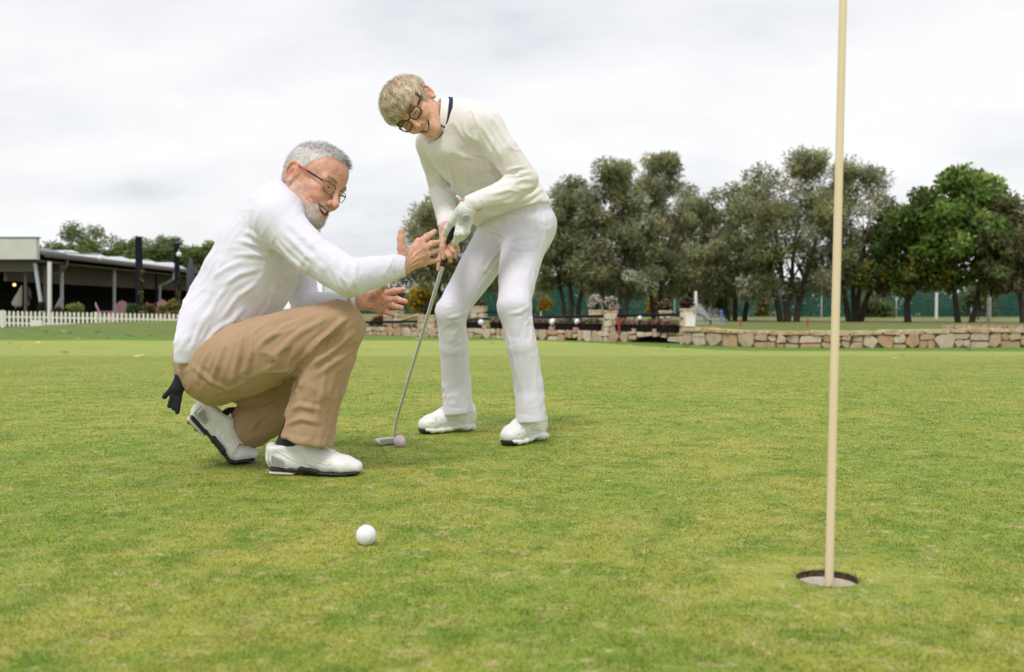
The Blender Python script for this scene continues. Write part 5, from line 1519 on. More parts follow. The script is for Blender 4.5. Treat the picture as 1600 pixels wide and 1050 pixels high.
        mb.tube([s.w(p) for p in ((x0-0.002,-0.011,z0+h*0.18),(x0+0.003,0,z0+h*0.26),(x0-0.002,0.011,z0+h*0.18))], rim*s.sc*1.05, 8)
        g = mb.build('spectacles', mat, parent, True)
        for pts in lens:
            c = np.mean(pts, 0); n = len(pts)
            V = [s.w(p) for p in pts]+[s.w(c)]
            V2 = [s.w(np.array(p)-np.array([0.0015,0,0])) for p in pts]+[s.w(c-np.array([0.0015,0,0]))]
            m2 = MB(); m2._a(V+V2, [(i,(i+1)%n,n) for i in range(n)]+[((i+1)%n+n+1,i+n+1,2*n+1) for i in range(n)]+[(i,i+n+1,(i+1)%n+n+1,(i+1)%n) for i in range(n)])
            m2.build('lens', M_lens, g, True)
        for q in (-1, 1):
            P = [np.array((x, q*y, z)) for x, y, z in pts_temple]
            for i, (mt, r) in enumerate(temple_mats):
                m3 = MB()
                m3.bar(s.w(P[i]), s.w(P[i+1]), 0.0028*s.sc*r, 0.0060*s.sc*r, up=s.R[:,2])
                m3.build('temple', mt, g)
        return g

def hand_field(pts, res=0.0017, m=0.03):
    lo, hi = bounds(pts, m); return Field(lo, hi, res)
def hand(wrist, wr, forearm, knuckles, kr, fingers, thumb, k=0.010, extra=(), res=0.0017):
    """wrist and forearm points, four knuckles, four finger chains, one thumb chain; lists of (point, radius)"""
    allp = [wrist, forearm]+list(knuckles)+[p for fc in fingers+[thumb] for p, r in fc]
    f = hand_field(allp, res, 0.045)
    f.add(cap(forearm, wrist, wr*1.02, wr*0.95), 0.01)
    for kn in knuckles: f.add(cap(wrist, kn, wr*0.72, kr), 0.016)
    for a, b in zip(knuckles, knuckles[1:]): f.add(cap(a, b, kr*0.95), 0.010)
    for kn in knuckles: f.add(ball(kn, kr*1.05), 0.004)
    for pr in extra: f.add(pr, 0.010)
    for fc in fingers:
        g = like(f)
        limb(g, fc, 0.003)
        for p, r in fc[1:-1]: g.add(ball(p, r*1.10), 0.003)
        a = f.d; b = g.d; h = np.maximum(0.004-np.abs(a-b),0)/0.004
        f.d = np.minimum(a,b)-h*h*0.001
    g = like(f); limb(g, thumb, 0.006)
    a = f.d; b = g.d; h = np.maximum(0.010-np.abs(a-b),0)/0.010
    f.d = np.minimum(a,b)-h*h*0.0025
    return f
def hand_colour(V, base, tips=(), tip_r=0.008):
    C = np.tile(np.array(base), (len(V),1))
    C *= (1+0.16*vnoise(V*70,1)+0.14*vnoise(V*230,2))[:,None]
    for t in tips:
        C = mixc(C, (0.66,0.34,0.26), 0.55*np.exp(-((V-np.array(t))**2).sum(1)/tip_r**2))
    return np.clip(C,0,1)
def rough_cloth(V, F, A, sc, seed, aniso=None, A2=0.0, sc2=60):
    N = vnormals(V, F)
    Q = V*sc if aniso is None else (V @ np.array(aniso).T)*sc
    d = A*vnoise(Q, seed)
    if A2: d = d + A2*vnoise(V*sc2, seed+5)
    return V + N*d[:,None]

# ------------------------------------------------------------------ shoes
def shoe_frame(heel, toe, up=(0,0,1)):
    x = np.array(toe)-np.array(heel); x /= np.linalg.norm(x)
    y = np.cross(up, x); y /= np.linalg.norm(y); z = np.cross(x, y)
    return np.stack([x,y,z],1), np.array(heel)
def bend(V, xj, ang, wdt=0.05):
    """lift everything behind x = xj, as a heel lifts about the ball of the foot"""
    V = V.copy()
    t = np.clip((xj+wdt/2-V[:,0])/wdt, 0, 1); a = ang*t
    zc = 0.006
    x = V[:,0]-xj; z = V[:,2]-zc
    # arc-length preserving: integrate roughly by rotating about the joint
    V[:,0] = xj + x*np.cos(a) + z*np.sin(a)
    V[:,2] = zc - x*np.sin(a) + z*np.cos(a)
    return V
def shoe(parent, heel, toe, L, sport, angle=0.0, width=1.0, flip=1, cuffh=0.0):
    R, o = shoe_frame(heel, toe)
    k = L/0.295
    def put(V):
        V = np.array(V, float)*k
        if sport: V = V*np.array([1,1,1.18])
        if angle: V = bend(V, 0.205*k, angle)
        return V @ R.T + o
    def emit(name, fld, mat, par, sm=1):
        V, F = fld.mesh(sm)
        return mob(name, np_mesh(name, put(V), F, mat), par)
    lo, hi = (-0.02,-0.065,-0.01), (0.32,0.065,0.16)
    res = 0.0022
    f = Field(lo, hi, res)
    wv = width
    if not sport:
        st = [(0.030,0.052,0.044,0.032),(0.075,0.052,0.046,0.034),(0.130,0.050,0.044,0.037),(0.185,0.038,0.034,0.044),(0.235,0.029,0.026,0.044),(0.268,0.025,0.020,0.032)]
    else:
        st = [(0.030,0.058,0.046,0.034),(0.075,0.060,0.050,0.036),(0.125,0.062,0.046,0.039),(0.175,0.050,0.037,0.044),(0.230,0.040,0.030,0.044),(0.262,0.036,0.024,0.035)]
    for a, b in zip(st, st[1:]):
        f.add(eseg((a[0],0,a[1]), (b[0],0,b[1]), a[3]*wv, a[2], b[3]*wv, b[2], (0,1,0)), 0.02)
    f.add(eseg((0.016,0,0.050),(0.010,0,0.083 if not sport else 0.092),0.024,0.014,0.022,0.010,(0,1,0)), 0.02)
    f.add(eseg((0.120,0,0.075),(0.092,0,0.110),0.026,0.010,0.024,0.007,(0,1,0)), 0.016)     # tongue
    for q in (-1,1): f.add(cap((0.02,q*0.026,0.078),(0.115,q*0.026,0.088),0.008,0.008),0.014)
    if sport: f.add(eseg((0.058,0,0.075),(0.060,0,0.128),0.031,0.046,0.030,0.044,(0,1,0)), 0.016)
    else: f.sub(ell((0.062,0,0.112), (0.044,0.023,0.038)), 0.008)
    f.cut((0,0,0.014), (0,0,-1), 0.002)
    # creases across the toe joint and panel seams
    for xq in ((0.196,0.205,0.214) if angle else (0.20,)):
        f.sub(cap((xq,-0.045,0.035),(xq+0.004,0,0.072),0.0016),0.004); f.sub(cap((xq,0.045,0.035),(xq+0.004,0,0.072),0.0016),0.004)
    for q in (-1,1):
        if not sport:
            seam = [(0.028,0.075),(0.060,0.060),(0.085,0.038),(0.110,0.024)]
            seam2 = [(0.130,0.080),(0.118,0.060),(0.125,0.036),(0.150,0.024)]
            for S in (seam, seam2):
                for (x0,z0),(x1,z1) in zip(S,S[1:]): f.sub(cap((x0,q*0.039*wv,z0),(x1,q*0.041*wv,z1),0.0022),0.003)
            for zz in (0.045,0.053,0.061): f.sub(cap((0.130,q*0.041,zz),(0.165,q*0.046,zz-0.008),0.0012),0.003)
        else:
            for S in ([(0.02,0.07),(0.07,0.050),(0.12,0.042),(0.18,0.040)],[(0.10,0.085),(0.12,0.060),(0.17,0.048)],[(0.05,0.085),(0.08,0.062)],[(0.21,0.062),(0.225,0.045),(0.245,0.038)]):
                for (x0,z0),(x1,z1) in zip(S,S[1:]): f.sub(cap((x0,q*0.040*wv,z0),(x1,q*0.043*wv,z1),0.0024),0.004)
            f.add(cap((0.06,q*0.036*wv,0.045),(0.15,q*0.043*wv,0.058),0.004),0.006)
            f.add(cap((0.09,q*0.036*wv,0.058),(0.135,q*0.036*wv,0.078),0.004),0.006)
    V, F = f.mesh(1)
    def side(x, z, q):
        Y = np.linspace(0.068, 0.0, 130)*q; v = f.sample(np.stack([np.full(130, x), Y, np.full(130, z)], 1)); j = np.argmax(v < 0)
        return np.array([x, Y[j], z])
    L_ = []
    S_ = ([[(0.018,0.088),(0.045,0.066),(0.080,0.050),(0.105,0.036),(0.130,0.020)],[(0.120,0.085),(0.112,0.062),(0.120,0.040),(0.145,0.022)],[(0.135,0.062),(0.165,0.052),(0.190,0.044)],[(0.132,0.052),(0.165,0.042),(0.195,0.034)],
            [(0.225,0.046),(0.232,0.034),(0.238,0.020)],[(0.012,0.034),(0.050,0.030),(0.085,0.024)]] if not sport else
          [[(0.015,0.085),(0.050,0.068),(0.085,0.060),(0.125,0.062)],[(0.020,0.055),(0.060,0.048),(0.100,0.050),(0.140,0.058)],[(0.100,0.090),(0.112,0.068),(0.135,0.052),(0.175,0.044)],[(0.150,0.072),(0.158,0.056),(0.180,0.046)],
           [(0.175,0.066),(0.200,0.052),(0.225,0.044),(0.250,0.042)],[(0.205,0.060),(0.215,0.046),(0.222,0.034)],[(0.030,0.100),(0.045,0.084),(0.075,0.076)]])
    for q in (-1, 1):
        for S in S_:
            pp = []
            for (x0,z0),(x1,z1) in zip(S,S[1:]):
                for t in np.linspace(0,1,5): pp.append(side(x0+(x1-x0)*t, z0+(z1-z0)*t, q))
            L_.append((np.array(pp), -0.0016, 0.0022)); L_.append((np.array(pp)+np.array([0,0,0.004]), 0.0009, 0.0024))
    V = crease(V, F, L_)
    up = mob('golf_shoe' if not sport else 'trainer', np_mesh('shoe', put(V), F, M_leather), parent)
    # sole
    g = Field(lo, hi, res)
    if not sport:
        ss = [(0.020,0.020,0.009,0.033),(0.080,0.019,0.008,0.033),(0.120,0.015,0.009,0.034),(0.165,0.011,0.010,0.043),(0.205,0.009,0.0085,0.049),(0.245,0.010,0.008,0.046),(0.272,0.012,0.008,0.034)]
        for a, b in zip(ss, ss[1:]): g.add(eseg((a[0],0,a[1]),(b[0],0,b[1]),a[3]*wv+0.003,a[2],b[3]*wv+0.003,b[2],(0,1,0)),0.008)
        for q in (-1,1): g.add(cap((0.11,q*0.035,0.024),(0.16,q*0.045,0.018),0.006),0.006)
        emit('sole', g, M_black, up)
        hI = Field(lo, hi, res)
        hI.add(eseg((0.018,0,0.0085),(0.085,0,0.006),0.036,0.0085,0.034,0.006,(0,1,0)),0.006)
        emit('heel_insert', hI, M_cream, up)
        tr = Field(lo, hi, res)
        tr.add(eseg((0.020,0,0.0035),(0.075,0,0.0025),0.030,0.004,0.029,0.003,(0,1,0)),0.003)
        for x, y in ((0.025,0.015),(0.025,-0.015),(0.055,0.018),(0.055,-0.018)):
            tr.add(ball((x,y,0.0),0.006),0.003)
        emit('tread', tr, M_dirty, up)
        for q in (-1,1):
            pn = MB()
            for i in range(9):
                x = 0.012+i*0.0055; zt = 0.066-0.0022*i; zb = 0.032
                yv = q*(0.0335+0.0008*i+0.0035*math.sin(min(1,i/4)*1.57))
                if x < 0.02: yv = q*0.030
                pn._a([tuple(p) for p in put([(x,yv-q*0.004,zb),(x+0.0034,yv-q*0.004,zb),(x+0.0034,yv+q*0.0014,zb),(x,yv+q*0.0014,zb),(x,yv-q*0.004,zt),(x+0.0034,yv-q*0.004,zt),(x+0.0034,yv+q*0.0014,zt),(x,yv+q*0.0014,zt)])],
                      [(0,3,2,1),(4,5,6,7),(0,1,5,4),(1,2,6,5),(2,3,7,6),(3,0,4,7)])
            pn.build('heel_panel', M_panel, up)
    else:
        ss = [(0.022,0.018,0.017,0.036),(0.060,0.018,0.018,0.037),(0.100,0.022,0.013,0.036),(0.140,0.018,0.014,0.040),(0.190,0.015,0.0145,0.047),(0.235,0.015,0.0135,0.045),(0.262,0.019,0.012,0.036)]
        for a, b in zip(ss, ss[1:]): g.add(eseg((a[0],0,a[1]),(b[0],0,b[1]),a[3]*wv+0.004,a[2],b[3]*wv+0.004,b[2],(0,1,0)),0.008)
        for q in (-1,1):
            for x, rr in ((0.025,0.009),(0.055,0.009),(0.15,0.007),(0.20,0.007),(0.24,0.006)):
                g.add(ell((x,q*0.040*wv,0.016),(0.013,0.005,rr)),0.005)
        g.cut((0,0,0.0015),(0,0,-1),0.002)
        emit('sole', g, M_leather, up)
        tb = Field(lo, hi, res)
        tb.add(eseg((0.255,0,0.012),(0.272,0,0.017),0.040*wv,0.013,0.030*wv,0.012,(0,1,0)),0.006)
        tb.add(eseg((0.17,0,0.003),(0.25,0,0.004),0.042*wv,0.003,0.038*wv,0.004,(0,1,0)),0.004)
        emit('toe_bumper', tb, M_black, up)
    def topz(x, y):
        Z = np.linspace(0.15, 0.0, 150); v = f.sample(np.stack([np.full(150, x), np.full(150, y), Z], 1))
        j = np.argmax(v < 0); return Z[j] if v[j] < 0 else 0.03
    lc = MB()
    for i in range(5):
        x = 0.112+i*0.0155
        for sg in (1, -1):
            lc.tube([tuple(p) for p in put([(x+0.004*sg*(t-0.5)*2, y, topz(x+0.004*sg*(t-0.5)*2, y)+0.0012) for t, y in zip(np.linspace(0,1,7), np.linspace(-0.022,0.022,7))])], 0.0027*k, 6)
    lc.tube([tuple(p) for p in put([(0.106, y, topz(0.106, y)+dz) for y, dz in ((0.004,0.003),(0.016,0.008),(0.030,0.004),(0.036,0.001),(0.026,0.002),(0.010,0.003))])], 0.0026*k, 6)
    lc.tube([tuple(p) for p in put([(0.112, y, topz(0.112, y)+dz) for y, dz in ((-0.004,0.003),(-0.016,0.008),(-0.030,0.004),(-0.036,0.001),(-0.024,0.002),(-0.008,0.003))])], 0.0026*k, 6)
    lc.build('lace', M_lace, up, True)
    if sport:
        tg = MB()
        [tg.tube([tuple(p) for p in put([(x, y, topz(x, y)+0.003) for y in (y0, (y0+y1)/2, y1)])], 0.0036, 6) for x, y0, y1 in ((0.128,0.016,0.034),(0.150,-0.012,0.012))]
        tg.build('lace_tip', M_navy, up, True)
    return up, put

# ================================================================== the kneeling man
man = empty('person', ground_at(430, 742), 'grey-haired man in white long-sleeved top and khaki trousers, crouching with both hands held out', 'person')
man_inv = Matrix.Translation(-man.location)
def adopt(o, root):
    """keep world coordinates when parented"""
    o.matrix_parent_inverse = Matrix.Translation(-root.location); return o

MR = rotvec((-0.20,0.43,-0.43))
mh = Head(MR, at(485,289.3,2.93), 1.0, True, at(455,318,2.97), 0.062)
mh.gaze = np.array([1.0,0.10,0.02])
mh.sculpt().colours()

fs = Field(at(250,560,2.6)-np.array([0.02,0,0.03]), at(660,285,3.35)+np.array([0.0,0,0.05]), 0.0042)
YV = (0,1,0)
PX = 2.95/1500
trunk(fs, [(at(456,322,2.97),38*PX,0.09),(at(438,352,2.97),60*PX,0.172),(at(412,396,2.97),69*PX,0.172),(at(386,440,2.96),67*PX,0.168),
           (at(362,478,2.96),65*PX,0.166),(at(336,510,2.95),61*PX,0.176),(at(313,540,2.945),56*PX,0.192),(at(295,578,2.945),54*PX,0.196)], (0.81,0,-0.58), 0.03)
fs.add(cap(at(446,312,2.94), at(434,343,2.80), 0.055, 0.066), 0.05)
fs.add(cap(at(450,314,3.0), at(444,345,3.16), 0.055, 0.066), 0.05)
arm_r = [(at(434,346,2.79),0.068),(at(488,398,2.735),0.058),(at(546,434,2.70),0.054),(at(588,425,2.77),0.0455),(at(628,414.5,2.86),0.0345)]
limb(fs, arm_r, 0.035)
arm_l = [(at(446,350,3.17),0.066),(at(470,450,3.26),0.055),(at(480,478,3.25),0.048),(at(556,470.5,3.11),0.028)]
limb(fs, arm_l, 0.03)
# cloth: the gathers at the armpit, across the back and round the waist
for pts, r in (([(420,392),(400,382),(372,376)],0.007),([(424,402),(398,398),(366,398)],0.006),([(416,380),(396,366),(380,362)],0.006),
               ([(405,420),(376,428),(346,446)],0.006),([(400,445),(372,462),(345,500)],0.006),([(430,440),(418,480),(392,510)],0.006),
               ([(385,405),(352,420),(330,436)],0.005),([(360,440),(338,470),(318,512)],0.005),([(300,520),(286,538),(276,552)],0.005),
               ([(330,480),(312,512),(298,546)],0.005),([(356,500),(334,520),(318,544)],0.006),([(382,480),(364,500),(348,512)],0.006),
               ([(350,385),(335,410),(318,445)],0.004),
               ([(440,360),(470,390),(505,420)],0.005),([(432,380),(455,405),(478,424)],0.006),([(452,350),(480,376),(500,392)],0.004),
               ([(540,408),(535,432),(548,456)],0.005),([(556,410),(553,436),(560,456)],0.004),([(520,405),(522,425),(530,446)],0.004),
               ([(612,407),(616,420),(622,428)],0.003)):
    fs.fold(pts, r*0.85, 0.0072)
for pts, r in (([(424,388),(432,374),(428,350),(420,332)],0.0022),([(470,300),(452,330),(430,345)],0.0010)):
    fs.fold(pts, r, 0.006, sub=True)
# hem
n1 = np.array([-8,0,-66.]); fs.cut(at(262,557,2.95), (-0.10,0,-1), 0.004)
fs.sub(cap(at(374,556,2.5), at(374,556,3.4), 0.068), 0.012)
fs.sub(cap(at(430,560,2.5), at(430,560,3.4), 0.080), 0.012)
# collar opening round the neck
na = mh.w(np.array([-0.02,0,-0.03])); nb = at(455,318,2.97)
fs.sub(cap(na, nb+(nb-na)*0.25, 0.064, 0.064), 0.004)
nd = (nb-na)/np.linalg.norm(nb-na)
fs.sub(cap(at(515,300,2.93), at(478,322,2.93), 0.05, 0.035), 0.01)
V, F = fs.mesh(2); V = crease(V, F, fs.folds)
V = crumple(V, F, (0.55,0.1,0.75), 26, 0.0044, 3, stretch=5.0, width=0.45)
V = crumple(V, F, (0.9,0.0,-0.3), 34, 0.0022, 13, stretch=4.0, width=0.45)
V = lap(V, F, 0.5)
shirt = adopt(mob('shirt', np_mesh('shirt', V, F, M_shirt), man), man)

# trousers
ft = Field(np.array([-1.12,2.62,0.0]), np.array([-0.36,3.32,0.58]), 0.0042)
trunk(ft, [(at(324,530,2.955),42*PX,0.145),(at(316,562,2.955),38*PX,0.160)], (0.81,0,-0.58), 0.03)
ft.add(ell(at(334,576,2.86), (0.090,0.085,0.098)), 0.03)
ft.add(ell(at(336,578,3.06), (0.090,0.085,0.095)), 0.03)
limb(ft, [(at(338,574,2.86),0.104),(at(380,562,2.83),0.110),(at(440,540,2.80),0.098),(at(500,518,2.785),0.080),(at(529,510,2.78),0.074)], 0.04)
fk = like(ft)
trunk(fk, [(at(529,508,2.78),0.073,0.070),(at(514,555,2.79),0.074,0.072),(at(500,605,2.80),0.070,0.072),(at(487,650,2.81),0.073,0.075),(at(478,706,2.81),0.078,0.080)], (1,0,0), 0.03)
fk.cut(at(478,689,2.81), (-0.20,0,-1), 0.004)
ft.d = np.where(np.abs(ft.d-fk.d) < 0.014, np.minimum(ft.d,fk.d)-(0.014-np.abs(ft.d-fk.d))**2/0.056, np.minimum(ft.d,fk.d))
fk = like(ft)
limb(fk, [(at(335,578,3.08),0.100),(at(420,590,3.06),0.088),(at(500,604,3.02),0.072)], 0.03)
limb(fk, [(at(500,608,3.02),0.072),(at(440,638,3.05),0.073),(at(392,664,3.07),0.072),(at(352,680,3.08),0.074)], 0.02)
fk.cut(at(371,664,3.07), (-0.80,0,-0.48+0.0), 0.004)
ft.d = np.where(np.abs(ft.d-fk.d) < 0.014, np.minimum(ft.d,fk.d)-(0.014-np.abs(ft.d-fk.d))**2/0.056, np.minimum(ft.d,fk.d))
for pts, r in (([(380,516),(373,556),(362,596)],0.0045),([(392,512),(392,550),(384,590)],0.0030),([(476,566),(505,530),(548,492)],0.0060),
               ([(536,500),(490,540),(452,580)],0.0045),([(520,492),(470,520),(420,562)],0.0035),([(500,488),(440,512),(396,548)],0.0028),
               ([(552,520),(520,548),(486,572)],0.0042),([(556,545),(524,566),(490,590)],0.0028),([(352,530),(344,560),(330,596)],0.0035),([(330,540),(318,565),(308,596)],0.0030),
               ([(300,570),(330,596),(362,612)],0.0030),([(450,640),(470,634),(500,640)],0.0030),([(446,664),(470,654),(498,660)],0.0035),
               ([(512,560),(504,610),(496,660)],0.0030),([(532,590),(522,630),(514,676)],0.0025),([(424,640),(404,654),(392,672)],0.005),([(446,622),(424,634),(404,642)],0.004)):
    ft.fold(pts, r*1.9, 0.0078)
for pts, r in (([(439,674),(470,682),(519,687)],0.0016),([(478,562),(452,588),(420,614),(380,628)],0.005),([(346,524),(360,540),(352,556)],0.0018),([(510,580),(500,640),(492,690)],0.0016)):
    ft.fold(pts, r, 0.007, sub=True)
V, F = ft.mesh(2); V = crease(V, F, ft.folds)
kn = np.exp(-((V-at(500,560,2.80))**2).sum(1)/0.16**2)+0.35
V = crumple(V, F, (0.8,0.1,0.45), 26, 0.0095, 9, np.clip(kn,0,1), 5.0, 0.45)
V = crumple(V, F, (0.3,0.2,0.9), 34, 0.0046, 19, None, 4.0, 0.45)
V = lap(V, F, 0.5)
trousers = adopt(mob('trousers', np_mesh('trousers', V, F, M_chino), man), man)
bl = Field(at(255,600,2.7), at(420,490,3.25), 0.005)
bl.add(eseg(at(313,543,2.955), at(309,556,2.955), 48*PX,0.168,47*PX,0.170,(0.81,0,-0.58)), 0.005)
bl.cut(at(313,545,2.955), (0.58,0,0.81), 0.002); bl.cut(at(305,563,2.955), (-0.58,0,-0.81), 0.002)
V, F = bl.mesh(0)
adopt(mob('belt', np_mesh('belt', V, F, M_belt), man), man)

# hands and the rest of the body, one mesh
HB = (0.67,0.36,0.26)
def P(*a): return at(*a)
rw = P(628,415,2.865)
hr = hand(rw, 0.0265, P(606,420,2.82),
          [P(655,379,2.885),P(661,388,2.885),P(663,399,2.89),P(660,410,2.90)], 0.0125,
          [[(P(655,379,2.885),0.0108),(P(667,370,2.92),0.0098),(P(679,361.5,2.95),0.0076)],
           [(P(661,388,2.885),0.0108),(P(674,381,2.92),0.0098),(P(684.5,378,2.95),0.0076)],
           [(P(663,399,2.89),0.0105),(P(675,394,2.925),0.0095),(P(685.5,391,2.95),0.0075)],
           [(P(660,410,2.90),0.0100),(P(672,408.5,2.925),0.0088),(P(685,406.5,2.94),0.0068)]],
          [(P(632,408,2.86),0.019),(P(628,387,2.845),0.0135),(P(626.5,372,2.84),0.0108),(P(627,361.5,2.84),0.0088)])
for a, b, c in (((655,379),(646,390),(636,404)),((661,388),(650,396),(638,409)),((663,399),(652,404),(640,413)),((660,410),(650,412),(641,417))):
    hr.fold([a,b,c], 0.0016, 0.0028)
for a, b in (((664,370),(669,377)),((671,378),(674,386)),((672,391),(675,398)),((669,406),(671,412)),((652,376),(659,383)),((658,386),(663,393)),((622,372),(632,373)),((645,398),(650,418)),((640,396),(643,420)),((634,402),(637,422))):
    hr.fold([a,b], 0.0010, 0.0017, sub=True)
V1, F1 = hr.mesh(1); V1 = crease(V1, F1, hr.folds); V1 = rough_cloth(V1, F1, 0.0005, 150, 2, None, 0.0004, 330); C1 = hand_colour(V1, HB, [P(677,363,2.945),P(682,379,2.95),P(682.5,392,2.95),P(683,407,2.94),P(627,361.5,2.84)])
# knuckle creases and tendons
for a, b in (((655,379),(640,405)),((661,388),(641,410)),((663,399),(641,416)),):
    pass
hl = hand(P(566,471,3.105), 0.0265, P(546,471,3.13),
          [P(601,459,3.10),P(604,468,3.10),P(602,477,3.105),P(596,485,3.11)], 0.0125,
          [[(P(601,459,3.10),0.0115),(P(616,455,3.085),0.0105),(P(630,452.5,3.075),0.0088)],
           [(P(604,468,3.10),0.0112),(P(620,467.5,3.08),0.0102),(P(633,471,3.07),0.0086)],
           [(P(602,477,3.105),0.0108),(P(615,477.5,3.085),0.0098),(P(627,480.5,3.075),0.0082)],
           [(P(596,485,3.11),0.0100),(P(605,488,3.09),0.0090),(P(614,491,3.08),0.0075)]],
          [(P(576,465,3.10),0.019),(P(588,459,3.07),0.0135),(P(595,453,3.05),0.0110),(P(602,446,3.03),0.0090)])
for pts in ([(601,462),(594,470),(590,480)],[(590,462),(583,470),(582,482)],[(598,470),(590,474),(583,474)],[(606,456),(606,462)],[(616,452),(616,458)],[(609,464),(609,471)],[(619,464),(619,471)],[(606,474),(606,480)],[(616,474),(616,481)]):
    hl.fold(pts, 0.0013, 0.0020, sub=True)
V2, F2 = hl.mesh(1); V2 = crease(V2, F2, hl.folds); V2 = rough_cloth(V2, F2, 0.0005, 150, 2, None, 0.0004, 330); C2 = hand_colour(V2, (0.67,0.36,0.275), [P(630,452.5,3.075),P(633,471,3.07),P(627,480.5,3.075),P(614,491,3.08),P(590,475,3.09)], 0.012)
fb = Field(at(270,700,2.65)-np.array([0.02,0,0.05]), at(620,300,3.3)+np.array([0.1,0,0.05]), 0.009)
trunk(fb, [(at(455,322,2.97),0.058,0.06),(at(436,362,2.97),0.09,0.13),(at(384,440,2.96),0.10,0.12),(at(330,510,2.95),0.09,0.12),(at(318,560,2.95),0.075,0.12)], (0.81,0,-0.58), 0.03)
limb(fb, [(a, r-0.018) for a, r in arm_r[:4]]+[(rw,0.024)], 0.02)
limb(fb, [(a, r-0.018) for a, r in arm_l[:3]]+[(P(566,471,3.105),0.022)], 0.02)
limb(fb, [(at(322,572,2.87),0.075),(at(525,510,2.785),0.050),(at(500,605,2.80),0.045),(at(452,702,2.845),0.026)], 0.02)
limb(fb, [(at(335,578,3.08),0.070),(at(500,606,3.02),0.040),(at(405,648,3.07),0.030),(at(352,656,3.08),0.026)], 0.02)
V3, F3 = fb.mesh(1)
Va, Fa, Ca = join_np([(mh.w(mh.V), mh.F, mh.C),(V1,F1,C1),(V2,F2,C2),(V3,F3,HB)])
body = adopt(mob('body', np_mesh('body', Va, Fa, M_skin, True, Ca), man), man)

class Root:      # helper that adopts everything made under it
    pass
def adopt_new(before, root):
    for o in bpy.data.objects:
        if o.name not in before and o.parent is root: adopt(o, root)
before = set(o.name for o in bpy.data.objects)
mh.eyes(man); mh.teeth(man)
mh.glasses(man, 0.050, 0.031, 0.0011, 0.099, 0.008, 0, M_gunmetal,
           [(0.088,0.064,0.017),(0.066,0.075,0.0195),(0.034,0.082,0.023),(-0.002,0.086,0.027),(-0.016,0.0865,0.028),(-0.034,0.082,0.012)],
           [(M_frame,0.8),(M_frame,1.0),(M_red,1.0),(M_frame,1.15),(M_frame,0.8)])
# hair
rs = np.random.RandomState(5)
hm = mh.hairmask(mh.V); idx = np.where(hm > 0.45)[0]
idx = idx[np.abs(mh.V[idx,1]) < 0.081]
pick = rs.choice(idx, 15000, p=hm[idx]/hm[idx].sum())
Pr, Nr = mh.V[pick], mh.N[pick]
top = sstep(0.07, 0.115, Pr[:,2])
Ln = (0.008+0.006*top + 0.006*top*sstep(0.02,0.07,Pr[:,0]))*(0.7+0.6*rs.rand(len(pick)))
clump = np.stack([vnoise(Pr*60,11),vnoise(Pr*60,12),vnoise(Pr*60,13)],1)
flow = np.stack([-0.5+1.3*top+0.5*sstep(0.03,0.08,Pr[:,0]), 0.25*np.sign(Pr[:,1])*(1-top), -0.9*(1-top)+0.25*top],1)
D = Nr*(0.40+0.10*top)[:,None]+flow*1.0+clump*0.45+rs.normal(size=Nr.shape)*0.22
D /= np.linalg.norm(D,axis=1,keepdims=True)
ts = np.linspace(0,1,5)
segs = Pr[:,None,:]+D[:,None,:]*(ts[None,:,None]*Ln[:,None,None])
segs[:,:,2] -= (ts**2)[None,:]*(Ln*0.25)[:,None]*(1-top)[:,None]
colr = np.tile((0.93,0.92,0.93),(len(pick),1))*(0.88+0.25*rs.rand(len(pick)))[:,None]
dk = rs.rand(len(pick)) < 0.01*(1+sstep(0.03,0.08,Pr[:,0])); colr[dk] *= 0.35
strips(Nr@mh.R.T, np.full(len(pick),0.00042), mh.w(segs), np.clip(colr,0,0.96), 'hair', M_hair, man)
# short white beard
idx = np.where(mh.beard > 0.25)[0]; pick = rs.choice(idx, 5200, p=mh.beard[idx]/mh.beard[idx].sum())
Pr, Nr = mh.V[pick], mh.N[pick]
D = Nr*0.55+np.array([0.15,0,-0.8])+rs.normal(size=Nr.shape)*0.3; D /= np.linalg.norm(D,axis=1,keepdims=True)
Ln = 0.0055*(0.6+0.8*rs.rand(len(pick)))*(0.6+0.8*mh.beard[pick])
segs = Pr[:,None,:]+D[:,None,:]*(np.linspace(0,1,3)[None,:,None]*Ln[:,None,None])
strips(Nr@mh.R.T, np.full(len(pick),0.00032), mh.w(segs), np.tile((0.95,0.92,0.90),(len(pick),1))*(0.78+0.22*rs.rand(len(pick)))[:,None], 'beard', M_hair, man)
# eyebrows
def brows(hd, col, n=260, ln=0.007, parent=None):
    S = []
    for q in (-1,1):
        t = rs.rand(n); y = q*(0.015+0.036*t)
        z = 0.033+0.006*np.sin(t*2.4)+0.0025*rs.normal(size=n)
        p0 = np.stack([np.full(n,0.12), y, z],1)
        # drop onto the surface along -x
        xs = np.linspace(0.12,0.05,70)
        G = np.stack([np.repeat(xs[None],n,0), np.repeat(y[:,None],70,1), np.repeat(z[:,None],70,1)],2).reshape(-1,3)
        v = hd.f.sample(G).reshape(n,70); j = np.argmax(v < 0, 1); p0[:,0] = xs[j]
        d = np.stack([0.35*np.ones(n), q*0.9*np.ones(n), 0.25-0.7*t],1)+rs.normal(size=(n,3))*0.2
        d /= np.linalg.norm(d,axis=1,keepdims=True)
        S = p0[:,None,:]+d[:,None,:]*(np.linspace(0,1,3)[None,:,None]*ln)
        strips(np.tile(hd.R[:,0],(len(S),1)), np.full(len(S),0.00028), hd.w(S), np.tile(col,(len(S),1))*(0.7+0.5*rs.rand(len(S)))[:,None], 'eyebrow', M_hair, parent)
brows(mh, (0.45,0.37,0.31), n=170, ln=0.006, parent=man)
